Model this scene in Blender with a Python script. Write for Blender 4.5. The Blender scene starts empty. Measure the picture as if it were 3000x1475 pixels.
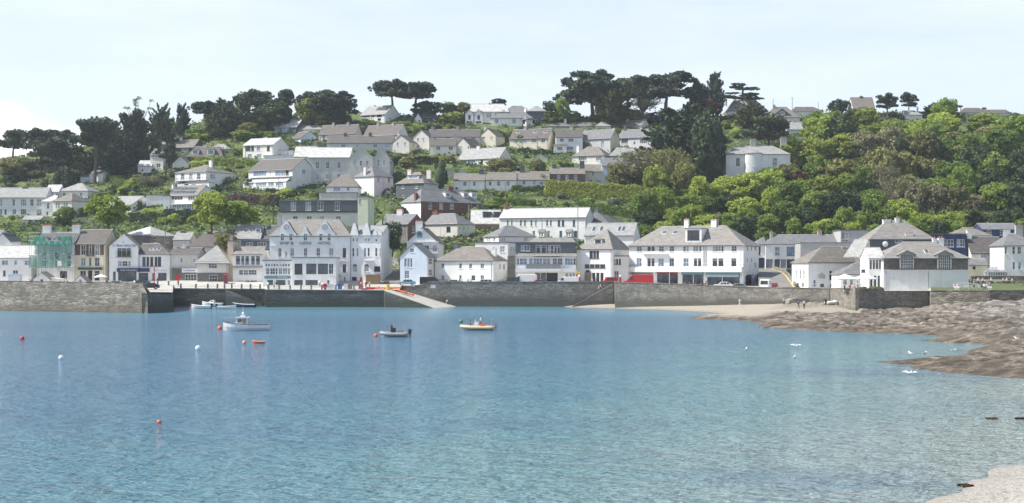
import bpy, math, random
import numpy as np
from mathutils import Vector, Matrix
# ---- pinhole of the photograph: level camera 10 m above the water, looking along +Y -------------
F=4000.0; CX=1500.0; CY=775.0; HC=10.0
R=random.Random(11)
sc=bpy.context.scene; COL=sc.collection
def XU(u,Y): return (u-CX)/F*Y
def ZV(v,Y): return HC-(v-CY)/F*Y
def VZ(z,Y): return CY+(HC-z)*F/Y
def lerp(a,b,t): return a+(b-a)*t
def interp(x,pts):
    if x<=pts[0][0]: return pts[0][1]
    for (a,b),(c,d) in zip(pts,pts[1:]):
        if x<=c: return b+(d-b)*(x-a)/(c-a)
    return pts[-1][1]
# ---------------- terrain ------------------------------------------------------------------------
SKY=[(-700,520),(0,470),(200,440),(400,400),(600,355),(800,338),(1000,332),(1200,340),(1500,345),(1750,345),(2000,345),(2200,338),(2400,340),(2600,330),(3000,335),(3700,360)]
V0=[(-700,835),(2560,835),(2700,823),(3700,823)]
YB,YS=332.0,230.0
def hillY(u,v):
    t=(interp(u,V0)-v)/(interp(u,V0)-interp(u,SKY)); return YB+YS*t
def hillV(u,Y):
    t=(Y-YB)/YS; return interp(u,V0)-t*(interp(u,V0)-interp(u,SKY))
def hillZ(x,y):
    u=CX+F*x/y
    if y<=YB+YS: return ZV(hillV(u,y),y)
    u2=CX+F*x/(YB+YS); return ZV(interp(u2,SKY),YB+YS)+(y-YB-YS)*0.02
# edge of the quays: (u, Y of the edge, deck height behind it)
EDGE=[(-700,330,4.9),(-260,306.6,4.9),(8,295.4,4.8),(430,280.6,4.3),(506,291.9,4.02),(509,326.6,4.3),(777,326.6,4.2),(780,320.4,4.0),(1165,320.4,4.0),(1180,324.1,4.9),(1345,323.6,4.95),(1800,321.2,5.0),(1803,311.2,5.0),(1815,310.7,5.0),(2000,304.7,4.6),(2200,297.7,4.1),(2430,288.7,4.0),(2443,284.9,4.6),(2505,268.9,4.7),(2720,274,4.7),(2726,262,4.85),(2900,259,4.85),(3700,266,4.85)]
def edge(u): return interp(u,[(a,b) for a,b,c in EDGE]),interp(u,[(a,c) for a,b,c in EDGE])
def streetZ(u,Y):
    ye,ze=edge(u); zb=ZV(interp(u,V0),YB)
    if u>2700: return interp(Y,[(ye,ze),(300,6.0),(YB,zb)])
    return lerp(ze,zb,max(0,min(1,(Y-ye)/(YB-ye))))
# ---------------- mesh builder -------------------------------------------------------------------
class MB:
    def __init__(s): s.v=[];s.f=[];s.m=[];s.cur=0
    def add(s,vs,fs):
        n=len(s.v); s.v+=[tuple(p) for p in vs]
        for f in fs: s.f.append([i+n for i in f]); s.m.append(s.cur)
        return s
    def box(s,x0,x1,y0,y1,z0,z1):
        return s.add([(x0,y0,z0),(x1,y0,z0),(x1,y1,z0),(x0,y1,z0),(x0,y0,z1),(x1,y0,z1),(x1,y1,z1),(x0,y1,z1)],
            [(0,3,2,1),(4,5,6,7),(0,1,5,4),(1,2,6,5),(2,3,7,6),(3,0,4,7)])
    def tbox(s,T,a0,a1,d0,d1,z0,z1):
        return s.add([T(a0,d0,z0),T(a1,d0,z0),T(a1,d1,z0),T(a0,d1,z0),T(a0,d0,z1),T(a1,d0,z1),T(a1,d1,z1),T(a0,d1,z1)],
            [(0,3,2,1),(4,5,6,7),(0,1,5,4),(1,2,6,5),(2,3,7,6),(3,0,4,7)])
    def poly(s,pts): return s.add(pts,[tuple(range(len(pts)))])
    def tube(s,p,q,r0,r1=None,n=6,caps=True):
        r1=r0 if r1 is None else r1
        p=Vector(p);q=Vector(q);d=(q-p)
        if d.length<1e-6: return s
        d.normalize(); a=d.cross(Vector((0,0,1)) if abs(d.z)<.9 else Vector((1,0,0))).normalized(); b=d.cross(a)
        vs=[];fs=[]
        for c,r in ((p,r0),(q,r1)):
            for i in range(n):
                t=2*math.pi*i/n; vs.append(c+a*r*math.cos(t)+b*r*math.sin(t))
        for i in range(n): fs.append((i,(i+1)%n,n+(i+1)%n,n+i))
        if caps: fs+= [tuple(range(n))[::-1],tuple(range(n,2*n))]
        return s.add(vs,fs)
    def path(s,pts,rs,n=6):
        for (p,q,a,b) in zip(pts,pts[1:],rs,rs[1:]): s.tube(p,q,a,b,n)
        return s
    def pipe(s,pts,rs,n=10):
        secs=[]; V=[Vector(p) for p in pts]
        for i,p in enumerate(V):
            d=(V[min(i+1,len(V)-1)]-V[max(i-1,0)]).normalized(); a=d.cross(Vector((0,0,1))).normalized(); b=d.cross(a); secs.append([tuple(p+a*rs[i]*math.cos(2*math.pi*j/n)+b*rs[i]*math.sin(2*math.pi*j/n)) for j in range(n)])
        return s.loft(secs)
    def prism(s,pts,e):      # polygon pts (3d) extruded by vector e
        n=len(pts); e=Vector(e); q=[Vector(p)+e for p in pts]
        return s.add(list(pts)+q,[tuple(range(n))[::-1],tuple(range(n,2*n))]+[(i,(i+1)%n,n+(i+1)%n,n+i) for i in range(n)])
    def slab(s,vs,polys,t):  # polygons sharing vertices, thickened downwards
        n=len(vs); allv=list(vs)+[(x,y,z-t) for x,y,z in vs]; fs=[]; cnt={}
        for p in polys:
            fs.append(tuple(p)); fs.append(tuple(i+n for i in p[::-1]))
            for i in range(len(p)):
                k=(p[i],p[(i+1)%len(p)]); cnt[tuple(sorted(k))]=cnt.get(tuple(sorted(k)),[])+[k]
        for k,l in cnt.items():
            if len(l)==1: a,b=l[0]; fs.append((b,a,a+n,b+n))
        return s.add(allv,fs)
    def ball(s,c,r,nu=10,nv=6,sc_=(1,1,1)):
        vs=[];fs=[]
        for j in range(nv+1):
            ph=math.pi*j/nv
            for i in range(nu):
                th=2*math.pi*i/nu; vs.append((c[0]+r*sc_[0]*math.sin(ph)*math.cos(th),c[1]+r*sc_[1]*math.sin(ph)*math.sin(th),c[2]+r*sc_[2]*math.cos(ph)))
        for j in range(nv):
            for i in range(nu):
                a=j*nu+i;b=j*nu+(i+1)%nu; fs.append((a,a+nu,b+nu,b))
        return s.add(vs,fs)
    def loft(s,secs,cap=True):  # list of equal-length rings
        n=len(secs[0]); vs=[p for r in secs for p in r]; fs=[]
        for j in range(len(secs)-1):
            for i in range(n):
                a=j*n+i;b=j*n+(i+1)%n; fs.append((a,b,b+n,a+n))
        if cap: fs+=[tuple(range(n))[::-1],tuple(range((len(secs)-1)*n,len(secs)*n))]
        return s.add(vs,fs)
    def build(s,name,mats,parent=None,smooth=False):
        me=bpy.data.meshes.new(name); me.from_pydata([tuple(p) for p in s.v],[],s.f)
        if not isinstance(mats,(list,tuple)): mats=[mats]
        for m in mats: me.materials.append(m)
        if len(mats)>1: me.polygons.foreach_set('material_index',s.m)
        if smooth: me.polygons.foreach_set('use_smooth',[True]*len(me.polygons))
        me.update(); o=bpy.data.objects.new(name,me); COL.objects.link(o)
        if parent: o.parent=parent
        return o
def tag(o,label=None,cat=None,group=None,kind=None):
    if label: o['label']=label
    if cat: o['category']=cat
    if group: o['group']=group
    if kind: o['kind']=kind
    return o
def thing(name,label,cat,loc=(0,0,0),rz=0,group=None):
    o=bpy.data.objects.new(name,None); COL.objects.link(o); o.location=loc; o.rotation_euler=(0,0,rz); o.empty_display_size=.2
    return tag(o,label,cat,group)
def copy_tree(o,parent=None):
    c=o.copy(); COL.objects.link(c); c.parent=parent
    for ch in list(o.children): copy_tree(ch,c)
    return c
# ---------------- materials ----------------------------------------------------------------------
class NT:
    def __init__(s,name):
        s.m=bpy.data.materials.new(name); s.m.use_nodes=True; s.t=s.m.node_tree; s.n=s.t.nodes
        s.b=s.n['Principled BSDF']; s.tc=s.n.new('ShaderNodeTexCoord')
    def new(s,t,**k):
        n=s.n.new(t)
        for a,b in k.items():
            if a in n.inputs.keys(): n.inputs[a].default_value=b
            else: setattr(n,a,b)
        return n
    def l(s,a,b): s.t.links.new(a,b)
    def coord(s,scale=(1,1,1),src='Object',rot=(0,0,0)):
        m=s.new('ShaderNodeMapping'); m.inputs['Scale'].default_value=scale; m.inputs['Rotation'].default_value=rot
        if src=='World': g=s.new('ShaderNodeNewGeometry'); s.l(g.outputs['Position'],m.inputs[0])
        else: s.l(s.tc.outputs[src],m.inputs[0])
        return m.outputs[0]
    def noise(s,vec,scale=1,detail=3,rough=.6):
        n=s.new('ShaderNodeTexNoise'); n.inputs['Scale'].default_value=scale; n.inputs['Detail'].default_value=detail; n.inputs['Roughness'].default_value=rough
        s.l(vec,n.inputs['Vector']); return n.outputs['Fac']
    def ramp(s,fac,stops):
        r=s.new('ShaderNodeValToRGB'); e=r.color_ramp.elements
        while len(e)<len(stops): e.new(.5)
        for i,(p,c) in enumerate(stops):
            e[i].position=p; e[i].color=(c if len(c)==4 else (*c,1)) if isinstance(c,tuple) else (c,c,c,1)
        s.l(fac,r.inputs[0]); return r.outputs[0]
    def mix(s,fac,a,b,mode='MIX'):
        m=s.new('ShaderNodeMix',data_type='RGBA',blend_type=mode)
        for k,v in ((0,fac),(6,a),(7,b)):
            if hasattr(v,'is_linked') or hasattr(v,'links'): s.l(v,m.inputs[k])
            else: m.inputs[k].default_value=v if k==0 else (*v[:3],1)
        return m.outputs[2]
    def bump(s,h,strength=.3,dist=.05):
        b=s.new('ShaderNodeBump'); b.inputs['Strength'].default_value=strength; b.inputs['Distance'].default_value=dist
        s.l(h,b.inputs['Height']); s.l(b.outputs[0],s.b.inputs['Normal'])
    def base(s,c): s.l(c,s.b.inputs['Base Color'])
def k(c,f): return tuple(max(0,min(1,x*f)) for x in c)
def paint(name,c,rough=.75,var=.07,stain=.0):
    t=NT(name); t.b.inputs['Roughness'].default_value=rough
    n=t.noise(t.coord((.35,.35,.35)),1,4)
    col=t.ramp(n,[(.3,k(c,1-var*1.6)),(.7,k(c,1+var))])
    if stain:
        st=t.noise(t.coord((1.6,1.6,.22)),1,5,.7)
        m=t.ramp(st,[(.5,0.0),(.78,1.0)])
        mm=t.new('ShaderNodeMath',operation='MULTIPLY'); t.l(m,mm.inputs[0]); mm.inputs[1].default_value=stain
        col=t.mix(mm.outputs[0],col,k(c,.5)[:1]+(c[1]*.5,c[2]*.44))
    t.base(col); t.bump(t.noise(t.coord((6,6,6)),1,3),.12,.02)
    return t.m
def roofm(name,c,lich=(.42,.30,.15),la=.35,rough=.7,c2=None):
    t=NT(name); t.b.inputs['Roughness'].default_value=rough
    n1=t.noise(t.coord((.8,.8,3.2)),1,5,.8); n2=t.noise(t.coord((.25,.25,.4)),1,3)
    col=t.mix(t.ramp(n1,[(.33,0.0),(.68,1.0)]),k(c,.55),c2 or k(c,1.4))
    col=t.mix(t.ramp(n2,[(.4,0.0),(.75,.55)]),col,k(c,.8))
    n3=t.noise(t.coord((.55,.55,1.1)),1.3,6,.75)
    m=t.ramp(n3,[(.56,0.0),(.72,1.0)]); mm=t.new('ShaderNodeMath',operation='MULTIPLY'); t.l(m,mm.inputs[0]); mm.inputs[1].default_value=la
    col=t.mix(mm.outputs[0],col,lich); t.base(col)
    w=t.new('ShaderNodeTexWave',wave_type='BANDS',bands_direction='Z'); w.inputs['Scale'].default_value=1.6; w.inputs['Distortion'].default_value=1.5
    t.l(t.coord(),w.inputs[0]); t.bump(w.outputs['Fac'],.5,.05)
    return t.m
def stone(name,c1,c2,sx=1.1,sz=2.6,joint=.35,tide=None,rough=.9,bump=.7,mort=(.2,.18,.15)):
    t=NT(name); t.b.inputs['Roughness'].default_value=rough
    co=t.coord((sx,sx,sz),'World')
    nz=t.new('ShaderNodeTexNoise'); nz.inputs['Scale'].default_value=1.2; t.l(co,nz.inputs['Vector'])
    ad=t.new('ShaderNodeMix',data_type='RGBA',blend_type='LINEAR_LIGHT'); ad.inputs[0].default_value=.25; t.l(co,ad.inputs[6]); t.l(nz.outputs['Color'],ad.inputs[7])
    v=t.new('ShaderNodeTexVoronoi'); v.inputs['Scale'].default_value=1; t.l(ad.outputs[2],v.inputs['Vector'])
    v2=t.new('ShaderNodeTexVoronoi',feature='DISTANCE_TO_EDGE'); v2.inputs['Scale'].default_value=1; t.l(ad.outputs[2],v2.inputs['Vector'])
    sx_=t.new('ShaderNodeSeparateColor'); t.l(v.outputs['Color'],sx_.inputs[0])
    col=t.mix(sx_.outputs[0],c1,c2)
    n=t.noise(t.coord((.15,.15,.3),'World'),1,5,.7)
    col=t.mix(t.ramp(n,[(.35,0.0),(.7,.75)]),col,k(c1,.6))
    n5=t.noise(t.coord((.5,.5,.12),'World'),1,4,.7)
    col=t.mix(t.ramp(n5,[(.55,0.0),(.75,.45)]),col,k(c2,1.35))
    e=t.ramp(v2.outputs['Distance'],[(.0,1.0),(.09,0.0)]); em=t.new('ShaderNodeMath',operation='MULTIPLY'); t.l(e,em.inputs[0]); em.inputs[1].default_value=joint
    col=t.mix(em.outputs[0],col,k(mort,.35))
    if tide:
        g=t.new('ShaderNodeNewGeometry'); s=t.new('ShaderNodeSeparateXYZ'); t.l(g.outputs['Position'],s.inputs[0])
        n4=t.noise(t.coord((.25,.25,.6),'World'),1,4); a=t.new('ShaderNodeMath',operation='MULTIPLY_ADD'); t.l(n4,a.inputs[0]); a.inputs[1].default_value=2.2; t.l(s.outputs['Z'],a.inputs[2])
        mr=t.new('ShaderNodeMapRange'); t.l(a.outputs[0],mr.inputs[0]); mr.inputs[1].default_value=tide[0]; mr.inputs[2].default_value=tide[1]; mr.inputs[3].default_value=.88; mr.inputs[4].default_value=0
        col=t.mix(mr.outputs[0],col,tide[2])
    t.base(col); t.bump(v2.outputs['Distance'],bump,.12)
    return t.m
def plain(name,c,rough=.5,metal=0,spec=.5,trans=None,emit=None):
    t=NT(name); t.b.inputs['Roughness'].default_value=rough; t.b.inputs['Metallic'].default_value=metal
    n=t.noise(t.coord((2,2,2)),1,2); t.base(t.ramp(n,[(.3,k(c,.88)),(.7,k(c,1.08))]))
    return t.m
def glassm(name,c,rough=.06):
    t=NT(name); t.b.inputs['Roughness'].default_value=rough; t.b.inputs['IOR'].default_value=1.6
    n=t.noise(t.coord((.6,.6,.6)),1,2); t.base(t.ramp(n,[(.35,k(c,.5)),(.65,k(c,1.5))])); 
    t.bump(t.noise(t.coord((.8,.8,.8)),1,1),.08,.05)
    return t.m
def leafm(name,c1,c2,trans=.25,scale=.5):
    t=NT(name); t.b.inputs['Roughness'].default_value=.65; t.b.inputs['Specular IOR Level'].default_value=.25
    oi=t.new('ShaderNodeObjectInfo'); n=t.noise(t.coord((scale,)*3,'World'),1,4,.7)
    a=t.new('ShaderNodeMath',operation='MULTIPLY_ADD'); t.l(oi.outputs['Random'],a.inputs[0]); a.inputs[1].default_value=.5; t.l(n,a.inputs[2])
    col=t.ramp(a.outputs[0],[(.35,c1),(1.0,c2)]); t.base(col)
    tr=t.new('ShaderNodeBsdfTranslucent'); t.l(col,tr.inputs[0]); ms=t.new('ShaderNodeMixShader'); ms.inputs[0].default_value=trans
    t.l(t.b.outputs[0],ms.inputs[1]); t.l(tr.outputs[0],ms.inputs[2]); t.l(ms.outputs[0],t.n['Material Output'].inputs[0])
    return t.m
M={}
W0=(.80,.80,.78)
for nm,c,s in (('white',W0,.3),('white2',(.72,.73,.73),.5),('white3',(.80,.78,.72),.35),('cream',(.72,.66,.52),.2),('offwhite',(.74,.71,.64),.2),('oldwhite',(.62,.60,.54),.42),('pink',(.78,.66,.69),.15),('lilac',(.70,.62,.69),.1),('peach',(.66,.52,.38),.3),
   ('yellow',(.74,.69,.50),.15),('paleblue',(.62,.69,.78),.2),('blue',(.30,.42,.62),.08),('greyrender',(.42,.42,.40),.35),('lightgrey',(.55,.56,.55),.2),('hallgrey',(.50,.51,.48),.3),('palegreen',(.62,.66,.50),.1),('darkslatewall',(.10,.115,.13),.1),
   ('brownwall',(.16,.10,.085),.1),('concrete',(.45,.42,.37),.35),('navywall',(.03,.05,.13),0),('woodwall',(.30,.19,.10),.2),('darkwood',(.12,.07,.045),.1),('greenwood',(.10,.16,.12),.1)):
    M[nm]=paint('render_'+nm,c,stain=s)
M['brick']=stone('brickwork',(.17,.075,.055),(.24,.12,.09),3.0,8.0,.3,bump=.2)
M['stonewall']=stone('rubble_wall',(.13,.12,.11),(.26,.24,.21),2.2,4.5,.5,bump=.4)
M['greystone']=stone('grey_house_stone',(.20,.19,.17),(.31,.30,.27),2,4,.3,bump=.3)
M['quay']=stone('quay_masonry',(.17,.16,.145),(.34,.32,.275),1.1,3.0,.6,tide=(2.6,4.2,(.085,.088,.072)))
M['pier']=stone('pier_masonry',(.15,.135,.11),(.40,.365,.30),.8,2.7,.7,tide=(1.0,3.2,(.115,.10,.068)),bump=1.0)
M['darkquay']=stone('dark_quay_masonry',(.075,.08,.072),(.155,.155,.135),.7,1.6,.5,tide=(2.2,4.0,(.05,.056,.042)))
M['bastion']=stone('bastion_masonry',(.17,.155,.13),(.34,.315,.265),1.1,3.0,.5,tide=(1.6,3.0,(.10,.09,.07)))
M['slate']=roofm('slate_roof',(.17,.175,.18),la=.3)
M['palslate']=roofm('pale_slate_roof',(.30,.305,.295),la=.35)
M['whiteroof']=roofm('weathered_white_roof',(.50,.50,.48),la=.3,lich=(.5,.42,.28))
M['darkslate']=roofm('dark_slate_roof',(.10,.105,.11),la=.15)
M['lichen']=roofm('lichened_slate_roof',(.235,.225,.205),lich=(.40,.22,.09),la=.6)
M['browntile']=roofm('brown_tile_roof',(.115,.103,.094),la=.25,lich=(.24,.20,.12))
M['greybrown']=roofm('grey_brown_tile_roof',(.19,.172,.148),la=.3,lich=(.36,.32,.2))
M['felt']=roofm('flat_roof_felt',(.22,.22,.23),la=.1)
M['frame']=plain('white_window_frame',(.78,.78,.78),.4); M['frameblue']=plain('blue_window_frame',(.06,.09,.26),.4); M['framedark']=plain('dark_window_frame',(.06,.06,.07),.4)
M['g0']=glassm('dark_window_glass',(.025,.032,.04)); M['g1']=glassm('grey_window_glass',(.07,.085,.10)); M['g2']=glassm('curtained_window_glass',(.26,.28,.29),.15); M['g3']=glassm('blue_window_glass',(.16,.24,.33),.1)
M['black']=plain('black_paint',(.02,.02,.022),.45); M['dark']=plain('dark_opening',(.03,.03,.035),.8); M['steel']=plain('galvanised_steel',(.42,.44,.45),.4,.6); M['rubber']=plain('rubber',(.025,.025,.028),.7)
M['red']=plain('red_paint',(.50,.02,.03),.35); M['navy']=plain('navy_paint',(.02,.035,.10),.5); M['orange']=plain('orange_plastic',(.75,.16,.03),.4); M['yellowp']=plain('yellow_plastic',(.72,.50,.05),.4)
M['whitep']=plain('white_gelcoat',(.80,.80,.79),.3); M['bluep']=plain('blue_plastic',(.04,.12,.38),.4); M['greenp']=plain('green_paint',(.05,.22,.12),.4); M['silver']=plain('silver_car_paint',(.45,.47,.50),.3,.5)
M['greyp']=plain('grey_paint',(.25,.26,.27),.5); M['bluegrey']=plain('blue_grey_rail_paint',(.14,.21,.26),.5); M['pot']=plain('terracotta',(.42,.15,.08),.8); M['dkgreenp']=plain('dark_green_paint',(.03,.06,.05),.4); M['tealp']=plain('teal_paint',(.12,.25,.30),.5)
M['bark']=plain('bark',(.11,.085,.065),.9); M['bark2']=plain('grey_bark',(.24,.21,.18),.9); M['wood']=plain('weathered_wood',(.32,.24,.16),.8); M['brownp']=plain('brown_panel',(.14,.075,.06),.6)
M['creamtube']=plain('cream_rubber',(.58,.46,.29),.5); M['cloth']=plain('white_canvas',(.80,.79,.75),.8); M['lightteal']=plain('grey_blue_awning',(.16,.25,.29),.7); M['palecar']=plain('pale_green_paint',(.5,.62,.45),.35); M['bluecar']=plain('pale_blue_paint',(.22,.38,.46),.3)
M['asphalt']=paint('asphalt',(.20,.19,.175),.9,.15); M['paving']=paint('concrete_paving',(.46,.44,.39),.85,.12,.2); M['brownbox']=plain('brown_box',(.30,.20,.13),.8)
M['L_mid']=leafm('leaf_mid_green',(.085,.145,.03),(.26,.35,.075),.4); M['L_bright']=leafm('leaf_fresh_green',(.18,.265,.045),(.42,.50,.10),.45)
M['L_dark']=leafm('leaf_dark_green',(.038,.068,.032),(.085,.125,.05),.2); M['L_pine']=leafm('pine_needles',(.036,.060,.036),(.085,.115,.058),.2)
M['L_olive']=leafm('leaf_olive',(.12,.13,.045),(.29,.29,.10),.3); M['L_brown']=leafm('leaf_budding_brown',(.15,.145,.08),(.27,.26,.14),.25); M['L_yellow']=leafm('leaf_yellow_green',(.20,.25,.04),(.35,.39,.09),.35)
M['L_red']=leafm('leaf_copper',(.075,.03,.03),(.16,.07,.06),.2); M['L_gold']=leafm('conifer_gold_green',(.06,.07,.02),(.13,.14,.035),.15); M['L_pale']=leafm('leaf_pale_grey_green',(.12,.15,.08),(.22,.25,.14),.25)
M['L_purple']=leafm('hedge_purple_brown',(.085,.055,.055),(.17,.11,.10),.15)
# ---------------- houses -------------------------------------------------------------------------
HB=[]   # (u0,u1,vtop,vbase,Y, short name)
KIND={'':('window','frame',None),'b':('window','frameblue',None),'k':('window','framedark','g0'),'s':('shop_window','frame','g0'),'S':('shop_window','framedark','g1'),
 'd':('door','frame','g1'),'n':('door','navy','navy'),'w':('door','wood','wood'),'o':('opening','framedark','dark'),'g':('garage_door','frame','greyp'),'p':('panel','brownp','brownp'),
 'G':('panel','greyp','greyp'),'c':('window','frame','g2'),'l':('window','frame','g3'),'r':('door','red','red'),'t':('patio_door','frame','g0')}
def parse(s):
    out=[]
    if not s: return out
    for row in s.split(';'):
        vv,uu=row.split(':'); v0,v1=[float(a) for a in vv.split('-')]
        for it in uu.split(','):
            kd=''
            if it[-1].isalpha(): kd=it[-1]; it=it[:-1]
            a,b=[float(x) for x in it.split('-')]; out.append((a,b,v0,v1,kd))
    return out
def wallcols(mb,T,L,zb,top,rects,brk,rev):
    xs=sorted(set([0,L]+[b for b in brk if 0<b<L]+[min(max(r[j],0),L) for r in rects for j in (0,1)]))
    xs=[x for i,x in enumerate(xs) if i==0 or x-xs[i-1]>1e-4]
    for xa,xb in zip(xs,xs[1:]):
        xm=(xa+xb)/2; rs=sorted([r for r in rects if r[0]<xm<r[1]],key=lambda r:r[2]); z=zb
        for r in rs:
            if r[2]>z+1e-4: mb.poly([T(xa,0,z),T(xb,0,z),T(xb,0,r[2]),T(xa,0,r[2])])
            z=max(z,r[3])
        ta,tb=top(xa),top(xb)
        if max(ta,tb)>z: mb.poly([T(xa,0,z),T(xb,0,z),T(xb,0,max(tb,z)),T(xa,0,max(ta,z))])
    for a,b,c,d,kd in rects:
        if rev>0:
            for q in ([(a,c),(a,d)],[(b,d),(b,c)],[(a,d),(b,d)],[(b,c),(a,c)]):
                (p0,p1),(p2,p3)=q; mb.poly([T(p0,0,p1),T(p2,0,p3),T(p2,rev,p3),T(p0,rev,p1)])
def mkwin(root,T,r,rev,fr=None):
    a,b,c,d,kd=r; nm,fm,pm=KIND[kd]
    if fr and kd in('','c'): fm=fr
    if pm is None: pm=R.choice(['g0','g0','g0','g1','g1','g2','g2','g3'])
    w=b-a;h=d-c; f=MB(); t=min(.09,w*.12)
    d0,d1=rev-.07,rev
    if nm in('panel','door','garage_door','opening') and pm not in('g1',):
        f.tbox(T,a,b,rev-.03,rev+.02,c,d)
        if nm!='opening':
            for i in range(3): z=c+h*(i+.5)/3; f.tbox(T,a+w*.15,b-w*.15,rev-.06,rev-.031,z-h*.11,z+h*.11)
        return f.build(nm,[M[pm]],root)
    f.tbox(T,a,a+t,d0,d1,c,d);f.tbox(T,b-t,b,d0,d1,c,d);f.tbox(T,a+t,b-t,d0,d1,d-t,d);f.tbox(T,a+t,b-t,d0,d1,c,c+t)
    n=max(0,round(w/(.75 if nm=='window' else 1.3))-1)
    if nm=='window' and n==0 and w>.8: n=1
    for i in range(n):
        x=a+w*(i+1)/(n+1); f.tbox(T,x-.035,x+.035,d0,d1,c+t,d-t)
    if nm=='window' and h>.9: f.tbox(T,a+t,b-t,d0+.01,d1-.01,c+h*.5-.03,c+h*.5+.03)
    if nm in('shop_window','patio_door') and h>1.6: f.tbox(T,a+t,b-t,d0+.01,d1-.01,d-h*.22-.03,d-h*.22+.03)
    if nm=='window' and rev>0: f.tbox(T,a-.08,b+.08,-.1,.04,c-.09,c-.004)
    o=f.build(nm,M[fm],root)
    p=MB(); p.tbox(T,a+.01,b-.01,rev-.02,rev+.02,c+.01,d-.01); p.build('pane',M[pm],o)
    return o
class House: pass
def H(name,label,us,side,vs,Y=None,D=8,roof='x',wall='white',rm='slate',wins='',swins='',ch=(),found=3.5,ins=None,ov=.3,cat='house',short=None,fr=None,yaw=0,group=None,rev=.14,reg=True,zbase=None,wall2=None,base=None):
    u0,u1=us[0],us[1]; u2=us[2] if len(us)>2 else None; vb,ve,vr=vs
    h=House()
    if wall=='white' and group is None and vs[0]<740: wall=R.choice(['white','white2','white3'])
    if Y is None: Y=hillY((us[0]+us[-1])/2,vb)
    if side=='R':
        B=Vector((XU(u1,Y),Y)); lo,hi=-.6,1.5
        for _ in range(50):
            m=(lo+hi)/2; C=B+D*Vector((math.sin(m),math.cos(m)))
            if CX+F*C.x/C.y<u2: lo=m
            else: hi=m
        th=(lo+hi)/2; c,s=math.cos(th),math.sin(th); k0=(u0-CX)/F; L=(B.x-k0*B.y)/(c+k0*s); A=B-L*Vector((c,-s)); rz=-th
    elif side=='L':
        A=Vector((XU(u1,Y),Y)); lo,hi=-.6,1.5
        for _ in range(50):
            m=(lo+hi)/2; C=A+D*Vector((-math.sin(m),math.cos(m)))
            if CX+F*C.x/C.y>u0: lo=m
            else: hi=m
        rz=(lo+hi)/2; c,s=math.cos(rz),math.sin(rz); kk=(u2-CX)/F; L=(kk*A.y-A.x)/(c-kk*s)
    else:
        A=Vector((XU(u0,Y),Y)); rz=math.radians(yaw); c,s=math.cos(rz),math.sin(rz); kk=(u1-CX)/F; L=(kk*A.y-A.x)/(c-kk*s)
    xa=Vector((math.cos(rz),math.sin(rz))); ya=Vector((-math.sin(rz),math.cos(rz)))
    zb=ZV(vb,Y) if zbase is None else zbase
    def ray(u,v,p0,n):   # -> local point
        r=Vector(((u-CX)/F,1.0)); t=n.dot(p0)/n.dot(r); p=r*t; q=p-A
        return q.dot(xa),q.dot(ya),HC-(v-CY)/F*t-zb
    h.Y=Y; h.front=lambda u,v,y=0: (lambda q:(q[0],q[2]))(ray(u,v,A+ya*y,ya))
    h.sideR=lambda u,v: (lambda q:(q[1],q[2]))(ray(u,v,A+xa*L,xa))
    h.sideL=lambda u,v: (lambda q:(q[1],q[2]))(ray(u,v,A,xa))
    ze=ZV(ve,Y)-zb; ym=(A+xa*L*.5+ya*D*.5).y
    zr=(ZV(vr,ym) if roof in('x','flat') else ZV(vr,(A+xa*L*.5).y))-zb
    if roof=='flat': zr=ze
    zr=max(zr,ze+(.35 if roof!='flat' else 0))
    root=thing(name,label,cat,(A.x,A.y,zb),rz,group); h.root=root; h.L,h.D,h.ze,h.zr,h.A,h.zb=L,D,ze,zr,A,zb; h.rev=rev
    Tf=lambda a,d,z:(a,d,z); Tb=lambda a,d,z:(L-a,D-d,z); TR=lambda a,d,z:(L-d,a,z); TL=lambda a,d,z:(d,D-a,z)
    h.Tf=Tf; h.TR=TR; h.TL=TL
    rects=[]
    for a,b,c_,d_,kd in parse(wins):
        p=h.front(a,d_); q=h.front(b,c_); rects.append((max(p[0],.05),min(q[0],L-.05),p[1],q[1],kd))
    rects=[r for r in rects if r[1]-r[0]>.15]
    sr=[]
    for a,b,c_,d_,kd in parse(swins):
        if side=='R': p=h.sideR(a,d_); q=h.sideR(b,c_); sr.append((max(p[0],.05),min(q[0],D-.05),p[1],q[1],kd))
        else: p=h.sideL(a,d_); q=h.sideL(b,c_); x0,x1=sorted((D-p[0],D-q[0])); sr.append((max(x0,.05),min(x1,D-.05),p[1],q[1],kd))
    sr=[r for r in sr if r[1]-r[0]>.12]
    if roof=='x':
        ia,ib=ins if ins else (0,0)
        side_top=lambda W:(lambda a: ze+(zr-ze)*(1-abs(a-W/2)/(W/2)))
        tf=lambda a:ze; tR=side_top(D) if ib==0 else (lambda a:ze); tL=side_top(D) if ia==0 else (lambda a:ze); tb=tf; bf=[];bs=[D/2]
    elif roof=='y':
        ia,ib=ins if ins else (0,0)
        tt=lambda a: ze+(zr-ze)*(1-abs(a-L/2)/(L/2)); fl=lambda a:ze
        tf=tt if ia==0 else fl; tb=tt if ib==0 else fl; tR=tL=fl; bf=[L/2];bs=[]
    else: tf=tb=tR=tL=lambda a:ze; bf=bs=[]
    mb=MB()
    # optional second wall material above a height (base colour below)
    wallcols(mb,Tf,L,-found,tf,rects,bf,rev); wallcols(mb,Tb,L,-found,tb,[],bf,0)
    if wall2: mb.cur=1
    wallcols(mb,TR,D,-found,tR,sr if side=='R' else [],bs,rev); wallcols(mb,TL,D,-found,tL,sr if side=='L' else [],bs,rev)
    mb.build('wall',[M[wall]]+([M[wall2]] if wall2 else []),root)
    for r in rects: mkwin(root,Tf,r,rev,fr)
    for r in sr: mkwin(root,TR if side=='R' else TL,r,rev,fr)
    rf=MB()
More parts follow.
